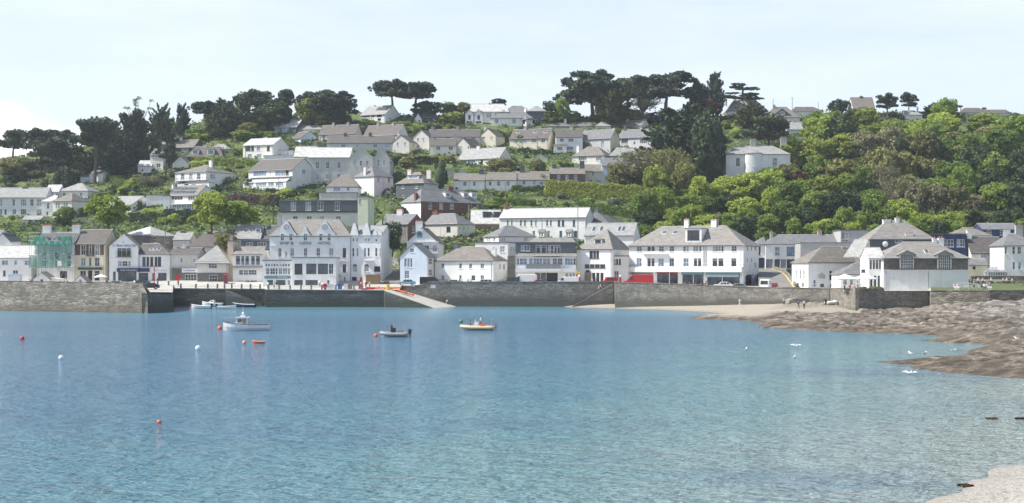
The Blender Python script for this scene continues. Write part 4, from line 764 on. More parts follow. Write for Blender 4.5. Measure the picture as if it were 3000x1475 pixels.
# ---------------- vegetation ---------------------------------------------------------------------
rg=np.random.default_rng(5)
class LV:
    def __init__(s): s.V=[];s.n=0;s.F=[]
    def leaves(s,C,N,size,asp=1.0,up=None):
        n=len(C); r=rg.normal(size=(n,3)) if up is None else np.tile(np.array(up,float),(n,1))+rg.normal(size=(n,3))*.25
        N=N/np.maximum(np.linalg.norm(N,axis=1,keepdims=True),1e-6)
        T=np.cross(N,r); T/=np.maximum(np.linalg.norm(T,axis=1,keepdims=True),1e-6); B=np.cross(N,T)
        sz=(size*rg.uniform(.6,1.35,size=(n,1))) ; a=T*sz; b=B*sz*asp
        q=np.stack([C-a*.7-b,C+a-b*.6,C+a*.7+b,C-a+b*.6],1).reshape(-1,3); s.V.append(q)
        s.F.append(np.arange(n*4).reshape(-1,4)+s.n); s.n+=n*4
    def lobe(s,c,r,n,size,asp=1.0,up=None,tilt=.75,low=-.5):
        d=rg.normal(size=(n*2,3)); d/=np.linalg.norm(d,axis=1,keepdims=True); d=d[d[:,2]>low][:n]
        rad=rg.uniform(.72,1.1,size=(len(d),1)); c=np.array(c,float); r=np.array(r,float)
        s.leaves(c+d*r*rad,d/r*r.mean()+rg.normal(size=d.shape)*tilt,size,asp,up)
    def core(s,c,r,f=.68):
        nu,nv=7,5; P=[]
        for j in range(nv+1):
            for i in range(nu):
                ph=math.pi*j/nv;th=2*math.pi*i/nu; P.append((c[0]+r[0]*f*math.sin(ph)*math.cos(th),c[1]+r[1]*f*math.sin(ph)*math.sin(th),c[2]+r[2]*f*math.cos(ph)))
        s.V.append(np.array(P)); s.F.append(np.array([(j*nu+i,(j+1)*nu+i,(j+1)*nu+(i+1)%nu,j*nu+(i+1)%nu) for j in range(nv) for i in range(nu)])+s.n); s.n+=len(P)
    def mesh(s,name,mat):
        V=np.concatenate(s.V).astype(np.float32); Fc=np.concatenate(s.F).astype(np.int32); me=bpy.data.meshes.new(name)
        me.vertices.add(len(V)); me.vertices.foreach_set('co',V.ravel()); me.loops.add(len(Fc)*4); me.loops.foreach_set('vertex_index',Fc.ravel())
        me.polygons.add(len(Fc)); me.polygons.foreach_set('loop_start',np.arange(0,len(Fc)*4,4,dtype=np.int32)); me.polygons.foreach_set('loop_total',np.full(len(Fc),4,dtype=np.int32))
        me.update(calc_edges=True); me.materials.append(mat); return me
PROTO={}
def pdecid(seed,mat,n=36,trunk=.3,leaf=.026,dens=85,wide=1.1):
    global rg; rg=np.random.default_rng(seed); L=LV(); t=MB(); t.tube((0,0,-.15),(0,0,trunk+.15),.03,.02,7)
    for i in range(n):
        a=rg.uniform(0,6.28); z=rg.uniform(trunk+.02,.86); rr=.34*math.sqrt(max(.05,1-((z-.55)/.48)**2))*rg.uniform(.5,1.05)*wide
        c=(rr*math.cos(a),rr*math.sin(a),z); s_=rg.uniform(.05,.12); r=(s_*1.1,s_*1.1,s_*1.15)
        L.core(c,r,.45); L.lobe(c,r,dens,leaf,tilt=1.1)
        if i%2==0: t.tube((0,0,trunk*.7),(c[0]*.8,c[1]*.8,c[2]-.02),.012,.005,5)
    L.core((0,0,.55),(.2,.2,.28)); L.lobe((0,0,.56),(.33,.33,.42),dens*6,leaf,tilt=1.1)
    return L,t
def pshrub(seed,n=9,leaf=.05,dens=90):
    global rg; rg=np.random.default_rng(seed); L=LV(); t=MB(); t.tube((0,0,-.3),(0,0,.4),.03,.02,5)
    for i in range(n):
        a=rg.uniform(0,6.28); rr=rg.uniform(.05,.3); c=(rr*math.cos(a),rr*math.sin(a),rg.uniform(.22,.72)); s_=rg.uniform(.16,.26)
        L.core(c,(s_,s_,s_*.85),.7); L.lobe(c,(s_,s_,s_*.9),dens,leaf)
    L.core((0,0,.3),(.36,.36,.4),.8); L.lobe((0,0,.3),(.42,.42,.4),dens*2,leaf); return L,t
def ppine(seed,spread=.42,base=.45,n=16,flat=.55,lean=.0,dens=80,leaf=.02):
    global rg; rg=np.random.default_rng(seed); L=LV(); t=MB(); top=(lean,0,.72); mid=(lean*.4,rg.uniform(-.03,.03),base*.75)
    t.path([(0,0,-.15),(0,0,.05),mid,top],[.045,.036,.026,.012],7)
    for i in range(n):
        a=rg.uniform(0,6.28); q=rg.uniform(0,1)**.6; z=rg.uniform(base,.93) ; rr=spread*q*math.sqrt(max(.1,1-max(0,(z-.62)/.38)**2)); c=(lean+rr*math.cos(a),rr*math.sin(a),z)
        s_=rg.uniform(.06,.13); r=(s_*1.15,s_*1.15,s_*flat+.015); L.core(c,r,.36); L.lobe(c,r,dens,leaf,asp=1.5,low=-.8)
        f=rg.uniform(.45,.95); j=(lerp(mid[0],top[0],f),0,lerp(mid[2],top[2],f)-.04); el=((j[0]+c[0])/2+.02,c[1]*.4,(j[2]+c[2])/2-.03)
        t.path([j,el,(c[0],c[1],c[2]-r[2]*.3)],[.014,.010,.004],5)
    return L,t
def pcypress(seed,n=46,wide=.34,leaf=.03,top=.98,tip=.15):
    global rg; rg=np.random.default_rng(seed); L=LV(); t=MB(); t.path([(0,0,-.15),(0,0,.4),(0,0,.85)],[.04,.03,.01],7)
    for i in range(n):
        z=rg.uniform(.12,top-.06); a=rg.uniform(0,6.28); w=wide*(math.sin(min(1,(1-z)/.75)*math.pi/2))**.8*rg.uniform(.45,1.05)+.02
        c=np.array((w*math.cos(a),w*math.sin(a),z)); d=np.array((math.cos(a)*.75,math.sin(a)*.75,.65)); nn=55; q=rg.uniform(-.9,1,size=(nn,1)); ln=tip*rg.uniform(.7,1.2)
        C=c+d*q*ln+rg.normal(size=(nn,3))*.028*(1.15-q); L.leaves(C,rg.normal(size=(nn,3))+d*.2,leaf*.55,2.3,up=d)
        L.core(tuple(c-d*.04),(.07,.07,.07),.7)
    L.core((0,0,.42),(wide*.62,wide*.62,.38),.85); return L,t
def pcolumn(seed):
    global rg; rg=np.random.default_rng(seed); L=LV(); t=MB(); t.tube((0,0,-.1),(0,0,.2),.04,.03,5)
    for i in range(14):
        z=rg.uniform(.1,.88); a=rg.uniform(0,6.28); w=.2 if z<.7 else .1; c=(w*math.cos(a),w*math.sin(a),z); L.lobe(c,(.2,.2,.1),110,.03,1.6,up=(0,0,1))
    L.core((0,0,.5),(.36,.36,.47),.9); return L,t
def pcedar(seed):
    global rg; rg=np.random.default_rng(seed); L=LV(); t=MB(); t.path([(0,0,-.15),(0,0,.5),(0,0,.95)],[.04,.028,.008],7)
    for i in range(22):
        z=rg.uniform(.32,.95); a=rg.uniform(0,6.28); w=.42*(1-(z-.3)*.9)*rg.uniform(.55,1.1); c=(w*math.cos(a),w*math.sin(a),z+rg.uniform(-.01,.02)); L.lobe(c,(.13,.13,.022),90,.02,1.5,low=-1)
        t.path([(0,0,z-.03),c],[.014,.005],5)
    return L,t
def pbare(seed,n=70):
    global rg; rg=np.random.default_rng(seed); L=LV(); t=MB(); t.path([(0,0,-.15),(0,0,.35)],[.028,.02],6)
    for i in range(n):
        a=rg.uniform(0,6.28); z=rg.uniform(.35,.98); w=.42*math.sqrt(max(.03,1-((z-.55)/.47)**2))*rg.uniform(.6,1.05); e=Vector((w*math.cos(a),w*math.sin(a),z)); m_=Vector((e.x*.45,e.y*.45,.25+z*.35))
        t.path([(0,0,rg.uniform(.15,.35)),m_,e],[.009,.006,.002],4)
        c=np.array(e); nn=26; L.leaves(c+rg.normal(size=(nn,3))*.055,rg.normal(size=(nn,3)),.012,1.8)
    L.core((0,0,.5),(.24,.24,.28),.8); return L,t
def peuc(seed):
    global rg; rg=np.random.default_rng(seed); L=LV(); t=MB()
    for i in range(16):
        a=rg.uniform(0,6.28); w=rg.uniform(.05,.45); e=(w*math.cos(a),w*math.sin(a),rg.uniform(.55,1)); t.path([(0,0,-.1),(e[0]*.35,e[1]*.35,.45),e],[.010,.007,.002],4)
        L.lobe((e[0],e[1],e[2]-.01),(.05,.05,.035),34,.012)
    return L,t
def ppalm(seed):
    global rg; rg=np.random.default_rng(seed); L=LV(); t=MB(); t.path([(0,0,-.1),(.02,0,.4),(0,0,.8)],[.05,.04,.05],7)
    V=[];Fq=[]
    for i in range(46):
        a=rg.uniform(0,6.28); el=rg.uniform(-.5,1.3); d=Vector((math.cos(a)*math.cos(el),math.sin(a)*math.cos(el),math.sin(el))); s_=d.cross(Vector((0,0,1))).normalized()*.022; c=Vector((0,0,.78)); m_=c+d*.2+Vector((0,0,.02)); e=c+d*.38-Vector((0,0,.10))
        n=len(V); V+=[c-s_*.5,c+s_*.5,m_+s_,m_-s_,e+s_*.2,e-s_*.2]; Fq+=[(n,n+1,n+2,n+3),(n+3,n+2,n+4,n+5)]
    L.V.append(np.array([tuple(v) for v in V])); L.F.append(np.array(Fq)); L.n=len(V); return L,t
PK={'dec':[lambda s=s:pdecid(s,None) for s in (1,2,3,4)],'decs':[lambda s=s:pdecid(s,None,38,.10,.026,85,1.2) for s in (21,22,23)],'shrub':[lambda s=s:pshrub(s) for s in (31,32,33,34)],
 'pine':[lambda:ppine(41,n=40),lambda:ppine(42,.46,.5,38,.5,.06),lambda:ppine(43,.4,.38,46,.6,-.05)],'umb':[lambda:ppine(51,.42,.6,34,.5,.05),lambda:ppine(52,.42,.56,34,.5,-.05)],
 'cyp':[lambda:pcypress(61,90,.36),lambda:pcypress(62,90,.4,tip=.2),lambda:pcypress(63,80,.3)],'col':[lambda:pcolumn(71)],'ced':[lambda:pcedar(75)],'bare':[lambda:pbare(81),lambda:pbare(82)],'euc':[lambda:peuc(85)],'palm':[lambda:ppalm(88)]}
def tree(kind,mat,u,v,hpx,wpx,label,cat='tree',Y=None,name=None,group=None,bark='bark',z=None):
    Y=Y or hillY(u,v); x=XU(u,Y); zz=ZV(v,Y) if z is None else z
    key=(kind,R.randrange(len(PK[kind])),mat)
    if key not in PROTO:
        pk=(kind,key[1])
        L,t=PK[kind][key[1]](); me=L.mesh('crown' if cat!='shrub' else 'foliage',M[mat])
        tm=bpy.data.meshes.new('trunk'); tm.from_pydata([tuple(p) for p in t.v],[],t.f); tm.materials.append(M[bark]); tm.update(); PROTO[key]=(me,tm)
    me,tm=PROTO[key]; nm=name or {'pine':'pine_tree','umb':'pine_tree','cyp':'cypress_tree','col':'cypress_tree','ced':'cedar_tree','bare':'bare_tree','shrub':'shrub','palm':'palm_tree','euc':'eucalyptus_tree'}.get(kind,'broadleaf_tree')
    o=thing(nm,label,cat,(x,Y,zz),R.uniform(0,6.28) if kind not in('umb','pine') else R.uniform(-.6,.6),group)
    c=bpy.data.objects.new('crown' if cat!='shrub' else 'foliage',me); COL.objects.link(c); c.parent=o; b=bpy.data.objects.new('trunk' if cat!='shrub' else 'stem',tm); COL.objects.link(b); b.parent=o
    h=hpx*Y/F; w=wpx*Y/F; base=.8 if kind!='col' else .8
    o.scale=(w/base if kind!='shrub' else w/.95,)*2+(h,); TREES.append((u,v,hpx,wpx,Y)); return o
TREES=[]
def covers(u,v,h,w,Y,slack=.15):
    for a,b,vt,vb,Yh,_ in HB:
        if Yh>Y-3 and u+w*.5>a and u-w*.5<b and v-h<vb-(vb-vt)*slack and v>vt: return True
    return False
def near(u,v):
    best=min((q for q in HB if q[5] and q[5].startswith('the ')),key=lambda q:(max(q[0]-u,0,u-q[1])**2+ (max(q[2]-v,0,v-q[3])*1.4)**2)); 
    a,b,vt,vb=best[:4]; rel='left of' if u<a else 'right of' if u>b else ('above' if v<(vt+vb)/2 else 'below'); return f'{rel} {best[5]}'
# skyline and feature trees (u, v base, height px, width px)
for kd,mt,u,v,hh,ww,lb in (
 ('umb','L_pine',36,505,128,84,'open crowned pine at the left edge against white cloud'),('umb','L_pine',122,505,130,100,'rounded open pine second from the left edge against white cloud'),
 ('pine','L_pine',165,540,132,150,'broad low pine with dark trunk above the hipped houses'),('umb','L_pine',277,538,196,125,'tall spreading pine with thick leaning trunk above small cottage'),
 ('pine','L_pine',310,470,120,110,'dark pine crown directly behind the thick leaning trunked pine'),('cyp','L_pine',385,490,165,110,'broad dark conifer mass below the wispy eucalyptus'),('euc','L_pale',402,420,136,110,'tall wispy pale eucalyptus against the sky'),
 ('cyp','L_pine',472,450,138,66,'narrow dark conifer right of the wispy eucalyptus'),('pine','L_pine',485,505,85,52,'dark twisted pine before the white gabled house'),
 ('cyp','L_dark',534,400,96,46,'small grey conifer on the left skyline'),('umb','L_pine',606,380,84,76,'flat topped pine on the left skyline'),('cyp','L_pine',660,395,105,80,'dark cypress with ragged top beside flat topped pine'),
 ('cyp','L_pine',705,390,112,86,'taller dark cypress right of the ragged topped one'),('umb','L_pine',755,375,112,110,'wide flat pine crown rising above dark cypresses'),('umb','L_pine',831,370,110,55,'slim open pine with layered branches on the left skyline'),
 ('decs','L_dark',797,382,90,95,'rounded dark green evergreen above the timber house'),('dec','L_yellow',905,375,88,84,'pale yellow green tree beside wide dark pine'),('pine','L_pine',925,375,112,110,'wide dark pine behind the yellow green tree'),
 ('pine','L_pine',985,372,104,130,'wide spreading dark pine with long right hand branches'),('umb','L_pine',1152,345,112,100,'left one of two tall umbrella pines on the crest'),('umb','L_pine',1215,348,108,112,'right one of two tall umbrella pines on the crest'),
 ('decs','L_dark',1250,345,48,80,'low dark rounded evergreen beside umbrella pines'),('dec','L_mid',1310,345,46,60,'small green tree right of the dark rounded ridge roof'),('dec','L_olive',1360,345,46,62,'olive green tree left of the long hilltop house'),
 ('decs','L_pine',1462,315,26,50,'low dark crown behind the long hilltop house'),('decs','L_dark',1612,358,62,52,'dark rounded evergreen right of the octagonal house'),('decs','L_mid',1645,362,75,48,'mid green tree between dark evergreen and great pine'),
 ('pine','L_pine',1660,350,90,70,'dark pine left shoulder of the great hilltop pine'),('pine','L_pine',1738,352,146,150,'great hilltop pine with bare forked trunk and wide crown'),('cyp','L_gold',1790,362,110,100,'bronze green conifer right of the great hilltop pine'),
 ('pine','L_pine',1835,352,130,120,'dense dark pine behind the bronze green conifer'),('bare','L_brown',1885,352,105,90,'greyish twiggy tree on the hilltop'),('pine','L_pine',1948,352,142,150,'wide layered pine with visible branches on the hilltop'),
 ('cyp','L_pine',2048,345,110,62,'dark leaning conifer left of the column conifer'),('cyp','L_pine',2090,345,132,66,'tall dark column conifer on the hilltop'),('dec','L_red',2075,350,58,84,'dark pinkish crowned tree above the great cypress'),
 ('dec','L_olive',1855,362,44,46,'small golden tree above the long ridge bungalow'),('dec','L_pale',1885,362,36,44,'pale green small tree above the long ridge bungalow'),('decs','L_dark',1923,362,34,44,'dark small tree above the long ridge bungalow'),
 ('cyp','L_dark',2000,500,190,210,'huge dark spreading cypress with drooping left branches'),('cyp','L_dark',2050,520,200,150,'huge dark cypress mass behind the villa on its left'),('decs','L_dark',2072,548,215,105,'tall dark evergreen wall left of the bow fronted villa'),
 ('ced','L_pine',2176,325,82,118,'flat layered cedar on the right skyline'),('cyp','L_gold',2200,375,70,90,'bronze green conifer below the wide ridge house'),('umb','L_pine',2247,500,165,125,'flat crowned pine standing in front of the bow fronted villa'),
 ('cyp','L_dark',2335,490,75,80,'ragged conifer at the right end of the bow fronted villa'),('cyp','L_dark',2462,470,140,125,'large dark fan shaped cypress above the right woods'),('decs','L_pine',2457,335,44,60,'round dark isolated tree on the right skyline'),
 ('pine','L_dark',2600,345,70,60,'dark pine on the skyline right of the stack house'),('pine','L_pine',2662,340,68,52,'slim dark pine further right on the skyline'),('decs','L_dark',2770,345,45,80,'low dark crown on the far right skyline'),
 ('cyp','L_pine',2740,350,50,66,'spiky dark conifer top on the right skyline'),('decs','L_olive',2530,385,70,90,'olive tree below the skyline stack house'),('col','L_dark',1290,562,92,44,'dark column cypress beside the slate fronted house'),
 ('bare','L_brown',1880,552,110,150,'broad brown budding tree right of the pale blue cottage'),('bare','L_olive',1950,560,120,140,'olive brown budding tree under the huge cypress'),('decs','L_olive',1810,552,75,70,'small olive tree beside the pale blue gable end'),
 ('palm','L_gold',2040,548,55,36,'cabbage palm standing alone under the huge cypress'),('palm','L_mid',1121,690,62,36,'cabbage palm behind the spiky gabled hotel wing'),('palm','L_olive',1591,555,46,30,'small cabbage palm before the lilac painted cottage'),
 ('palm','L_dark',1694,442,42,18,'thin dark palm left of the pale grey gabled house'),('palm','L_mid',990,588,24,30,'low palm on the terrace below the white hipped house'),
 ('decs','L_bright',318,668,96,110,'large fresh green tree above the boat club roof'),('decs','L_bright',620,668,110,90,'fresh green tree on the slope above the pyramid roof'),('decs','L_bright',700,668,80,110,'broad fresh green bush below the split level house'),
 ('decs','L_olive',660,735,52,66,'round olive green tree among roofs behind the pyramid roofed cottage'),('decs','L_mid',190,660,56,60,'green tree above the scaffolded house'),('decs','L_olive',1470,505,42,84,'rounded olive tree in front of the broad gabled bungalow'),
 ('decs','L_olive',1577,510,44,44,'small golden green tree above the garden terrace'),('decs','L_dark',1150,740,90,60,'ivy dark tree above the steep lane'),('bare','L_brown',440,548,30,70,'twiggy brown shrub tree below white gable')):
    Yt=None
    if v>660: Yt={318:349,620:352,700:354,660:345,190:350,1150:346,1121:347}.get(u)
    tree(kd,mt,u,v,hh,ww,lb,Y=Yt)
# left dark wood
for i in range(17):
    u=R.uniform(-60,420); v=R.uniform(455,560); 
    if v<interp(u,[(0,480),(200,455),(400,430)]): v+=40
    h_=R.uniform(50,95);w=R.uniform(60,110)
    if covers(u,v,h_*.8,w*.8,hillY(u,v)): continue
    kd,mt,c_=R.choice([('decs','L_dark','dark evergreen'),('cyp','L_dark','dark conifer'),('decs','L_olive','olive brown tree'),('pine','L_pine','dark pine'),('decs','L_dark','deep green tree')])
    tree(kd,mt,u,v,h_,w,f'{c_} in the left wood {near(u,v)}',group='trees of the left wood')
# upper-left slope trees
for i in range(30):
    u=R.uniform(500,1010); v=lerp(interp(u,SKY)+8,interp(u,SKY)+70,R.random()); h_=R.uniform(25,55);w=R.uniform(40,75)
    if covers(u,v,h_,w,hillY(u,v)): continue
    mt,c_=R.choice([('L_mid','mid green'),('L_bright','fresh green'),('L_olive','olive'),('L_dark','dark green'),('L_pale','grey green')]); tree('decs',mt,u,v,h_,w,f'{c_} small tree {near(u,v)}',group='small trees below the left crest')
for i in range(34):
    u=R.uniform(1180,2130); v=interp(u,SKY)+R.uniform(4,22); h_=R.uniform(12,34);w=R.uniform(30,60)
    if covers(u,v,h_,w,hillY(u,v)): continue
    mt,c_=R.choice([('L_mid','mid green'),('L_bright','fresh green'),('L_olive','olive'),('L_gold','bronze green')]); tree('decs',mt,u,v,h_,w,f'{c_} small tree {near(u,v)}',group='small trees along the crest')
# right wood
cols=[('L_bright','fresh green'),('L_mid','mid green'),('L_olive','olive'),('L_dark','dark green'),('L_brown','brown budding'),('L_yellow','yellow green')]
for row,(v0_,n,hp,wp) in enumerate(((402,13,90,105),(455,13,100,115),(505,14,105,115),(555,15,105,110),(600,18,95,100),(645,20,85,95),(690,22,72,84),(714,20,58,76))):
    ua=interp(v0_,[(400,2430),(450,2400),(500,2350),(550,2130),(600,1860),(640,1850),(720,1860)]); ub=3080
    for i in range(n):
        u=lerp(ua,ub,(i+.5*(row%2))/n)+R.uniform(-14,14); v=v0_+R.uniform(-12,12); h_=hp*R.uniform(.8,1.35); w=wp*R.uniform(.6,1.15)
        if covers(u,v,h_*.9,w*.7,hillY(u,v),.45): continue
        brown=2500<u<2860 and 480<v<660
        if brown: mt,c_=R.choice([cols[4],cols[4],cols[4],cols[2],cols[2],cols[1]])
        elif u>2860 and v>500: mt,c_=R.choice([cols[3],cols[1],cols[3]])  # shaded flank of the wood: its shade is put into darker leaf colours
        elif v>625: mt,c_=R.choice([cols[1],cols[1],cols[0],cols[0],cols[3]])
        elif u>2600: mt,c_=R.choice([cols[0],cols[0],cols[1],cols[5],cols[2]])
        else: mt,c_=R.choice([cols[0],cols[0],cols[1],cols[1],cols[2],cols[5]])
        kd='bare' if mt=='L_brown' and R.random()<.7 else R.choice(['dec','decs','decs'])
        tree(kd,mt,u,v,h_,w,f'{c_} tree in the right wood {near(u,v)}',group='trees of the right wood',bark='bark2' if kd=='bare' else 'bark')
for (u,v,hh,ww,mt,lb) in ((2150,570,46,80,'L_bright','fresh green bush climbing the villa left corner'),(2205,560,56,80,'L_bright','light green tree below the villa bow'),(2262,560,72,80,'L_mid','green tree covering the villa wall right of the bow'),(2312,555,78,76,'L_olive','olive tree against the right end of the villa')): tree('decs',mt,u,v,hh,ww,lb)
tree('dec','L_red',2335,560,60,60,'dark red leaved tree among green woods below the villa')
for (u,v,mt,lb) in ((2180,600,'L_yellow','bright yellow green tree below the villa'),(2760,420,'L_bright','bright fresh green tree high in the right wood'),(2700,440,'L_bright','broad fresh green crown below skyline cottage')): tree('decs',mt,u,v,90,110,lb)
# garden shrubs
n=0; tries=0
while n<288 and tries<12000:
    tries+=1; u=R.uniform(-20,2250); v=R.uniform(350,735)
    top=interp(u,SKY)+12
    bot=interp(u,[(0,690),(340,670),(560,670),(800,640),(830,590),(1050,640),(1160,735),(1235,700),(1420,660),(1470,606),(1860,606),(1870,560),(2250,560)])
    if v<top or v>bot: continue
    h_=R.uniform(10,27)*(1+.5*R.random()); w=h_*R.uniform(1.1,2.2)
    if covers(u,v,h_,w,hillY(u,v)): continue
    mt,c_=R.choice([('L_mid','mid green'),('L_mid','mid green'),('L_bright','fresh green'),('L_olive','olive'),('L_dark','dark green'),('L_dark','deep green'),('L_yellow','yellow green'),('L_pale','grey green'),('L_gold','bronze green')])
    sz='large' if h_>24 else 'small' if h_<14 else 'rounded'
    tree('shrub',mt,u,v,h_,w,f'{sz} {c_} garden shrub {near(u,v)}','shrub',group='garden shrubs on the hillside'); n+=1
# hedges
def hedge(u0,v0,u1,v1,hpx,mat,label,dep=2.0,group='garden hedges'):
    Y0,Y1=hillY(u0,v0),hillY(u1,v1); a=Vector((XU(u0,Y0),Y0,ZV(v0,Y0))); b=Vector((XU(u1,Y1),Y1,ZV(v1,Y1))); h_=hpx*(Y0+Y1)/2/F; L_=(b-a).length; d=(b-a).normalized(); nrm=Vector((-d.y,d.x,0)).normalized()
    o=thing('hedge',label,'hedge',tuple(a),0,group); Lq=LV(); ns=int(L_*42*(h_+dep)*.7); t=rg.uniform(0,1,size=(ns,1)); f=rg.uniform(0,h_+dep,size=(ns,1)); bump=.25*np.sin(t*L_*.9)+.15*np.sin(t*L_*2.3+1)
    D=np.array(b-a); Nn=np.array(nrm); front=f<h_; zz=np.where(front,f,h_+bump); off=np.where(front,-dep/2,f-h_-dep/2); C=t*D+Nn*off+np.array([0,0,1.])*zz+rg.normal(size=(ns,3))*.13
    N=np.where(front,-Nn,np.array([0,0,1.]))+rg.normal(size=(ns,3))*.6; Lq.leaves(C,N,.2)
    nseg=max(2,int(L_/3)); P=[];Fq=[]
    for i in range(nseg+1):
        c=np.array((b-a)*(i/nseg))
        for s_,z in ((-.42,-1.5),(-.42,h_*.92),(.42,h_*.92),(.42,-1.5)): P.append(c+Nn*s_*dep+np.array([0,0,z]))
    for i in range(nseg):
        for j in range(3): Fq.append((i*4+j,(i+1)*4+j,(i+1)*4+j+1,i*4+j+1))
    Lq.V.append(np.array(P)); Lq.F.append(np.array(Fq)+Lq.n); Lq.n+=len(P); me=Lq.mesh('foliage',M[mat]); f_=bpy.data.objects.new('foliage',me); COL.objects.link(f_); f_.parent=o
for a in ((1600,572,1880,590,42,'L_yellow','long high yellow topped clipped hedge above the white terrace',3.5),(1120,478,1285,482,20,'L_gold','golden topped long hedge right of the large grey hall'),(1080,372,1200,368,7,'L_mid','low dark hedge below the hilltop solar house'),
  (382,650,490,648,22,'L_dark','clipped dark hedge below the solar roof house'),(485,645,600,648,28,'L_dark','dark hedge stepping down right of the solar roof house'),(670,598,815,600,24,'L_purple','purple brown hedge below the split level house',3),
  (630,478,780,488,14,'L_mid','bright low hedge above the balconied villa'),(270,585,330,570,10,'L_mid','low hedge right of the wide hipped house'),(1446,598,1570,602,14,'L_mid','clipped green hedge left of the small greenhouse'),
  (300,520,400,560,14,'L_mid','sloping hedge across the terraced left garden'),(350,575,410,530,18,'L_bright','bright diagonal hedge on the terraced left garden'),(1870,590,2120,600,36,'L_mid','thick green hedge bank at the left edge of right wood',4),
  (1500,560,1600,560,12,'L_mid','front garden hedge under the garden terrace'),(1330,510,1500,520,10,'L_mid','hedge behind the garden terrace roofs'),(1640,492,1680,492,10,'L_dark','short dark hedge left of the quoined cottage'),(690,395,800,400,10,'L_mid','low hedge left of the dark timber house'),
  (1520,448,1620,452,10,'L_dark','dark hedge below the three skylight cream house'),(560,470,640,476,9,'L_yellow','yellow green hedge below the brown dormer bungalow'),(1750,388,1935,392,8,'L_mid','hedge in front of the long ridge bungalow'),(1700,612,1860,640,20,'L_mid','green bank hedge right of long white terrace')): hedge(*a)
n=0
for _ in range(600):
    if n>=34: break
    u=R.uniform(0,2000); v=R.uniform(365,640); L_=R.uniform(50,120); h_=R.uniform(7,13)
    if v<interp(u,SKY)+14 or (u>1380 and v>560) or (800<u<1240 and v>590) or covers(u+L_/2,v,h_,L_+6,hillY(u,v)): continue
    mt,c_=R.choice([('L_mid','mid green'),('L_dark','dark green'),('L_dark','dark green'),('L_bright','fresh green'),('L_yellow','yellow green')]); hedge(u,v,u+L_,v+R.uniform(-5,5),h_,mt,f'{c_} clipped hedge {near(u+L_/2,v)}',1.5); n+=1
# undergrowth over the whole slope
rg=np.random.default_rng(77)
def under(name,label,n,ulo,uhi,vlo_off,mat,size,keep):
    Lq=LV(); us=rg.uniform(ulo,uhi,n); ts=.07+.97*rg.uniform(0,1,n); C=[];
    for u,t in zip(us,ts):
        Y=YB+YS*t; 
        if not keep(u,t,Y): continue
        z=hillZ(XU(u,Y),Y); C.append((XU(u,Y),Y,z))
    C=np.array(C); kk=7; C=np.repeat(C,kk,0)+rg.normal(size=(len(C)*kk,3))*np.array([.8,.8,.28])+np.array([0,0,.25]); N=rg.normal(size=C.shape)*.8+np.array([0,-.35,.8]); Lq.leaves(C,N,size)
    me=Lq.mesh(name,M[mat]); o=bpy.data.objects.new(name,me); COL.objects.link(o); tag(o,label,'undergrowth',kind='stuff')
def patchy(seed,th): 
    from mathutils import noise
    return lambda u,t,Y: noise.noise(Vector((u*.012+seed,t*9,seed)))>th
under('undergrowth','mid green ground cover over the hillside gardens',9000,-200,3200,0,'L_mid',.30,patchy(1,-.25)); under('undergrowth','dark green ground cover under the hillside trees',14000,-200,3200,0,'L_dark',.40,patchy(5,-.18)); under('undergrowth','bright yellow green patches of ground cover on the slope',3500,-200,2400,0,'L_bright',.28,patchy(9,.12)); under('undergrowth','olive brown scrub patches on the slope',3500,-200,3200,0,'L_olive',.3,patchy(14,.1))
# ---------------- land, water, walls -------------------------------------------------------------
def grid_obj(name,P,mat,kind='structure',smooth=True,attr=None):
    ny,nx=P.shape[:2]; V=P.reshape(-1,3).astype(np.float32); i=np.arange((ny-1)*(nx-1)); r=i//(nx-1); c=i%(nx-1); a=r*nx+c
    Fc=np.stack([a,a+1,a+nx+1,a+nx],1).astype(np.int32); me=bpy.data.meshes.new(name); me.vertices.add(len(V)); me.vertices.foreach_set('co',V.ravel()); me.loops.add(len(Fc)*4); me.loops.foreach_set('vertex_index',Fc.ravel())
    me.polygons.add(len(Fc)); me.polygons.foreach_set('loop_start',np.arange(0,len(Fc)*4,4,dtype=np.int32)); me.polygons.foreach_set('loop_total',np.full(len(Fc),4,dtype=np.int32)); me.polygons.foreach_set('use_smooth',[smooth]*len(Fc))
    if attr is not None: at=me.attributes.new('rockiness','FLOAT','POINT'); at.data.foreach_set('value',attr.ravel().astype(np.float32))
    me.update(calc_edges=True); me.materials.append(mat); o=bpy.data.objects.new(name,me); COL.objects.link(o); tag(o,kind=kind); return o
t=NT('hillside_ground'); n=t.noise(t.coord((.06,.06,.06)),1,6,.7); n2=t.noise(t.coord((.9,.9,.9)),1,5,.7)
c=t.ramp(n,[(.32,(.022,.038,.015)),(.48,(.045,.07,.022)),(.56,(.15,.20,.05)),(.64,(.07,.095,.03)),(.75,(.085,.08,.045))]); c=t.mix(t.ramp(n2,[(.35,.6),(.6,0.0)]),c,(.02,.035,.015)); t.base(c); t.b.inputs['Roughness'].default_value=.95; t.bump(n2,1,.4); M['hill']=t.m
us=np.arange(-2000,5001,35.); ys=np.concatenate([np.arange(0,1.001,.02),[1.05,1.15,1.4,2,3,5]]); P=np.zeros((len(ys),len(us),3))
from mathutils import noise as mn
for j,tt in enumerate(ys):
    Y=YB+YS*tt
    for i,u in enumerate(us):
        x=XU(u,Y); P[j,i]=(x,Y,hillZ(x,Y)-.05)
grid_obj('hillside',P,M['hill'])
# far ground sheet around the bay

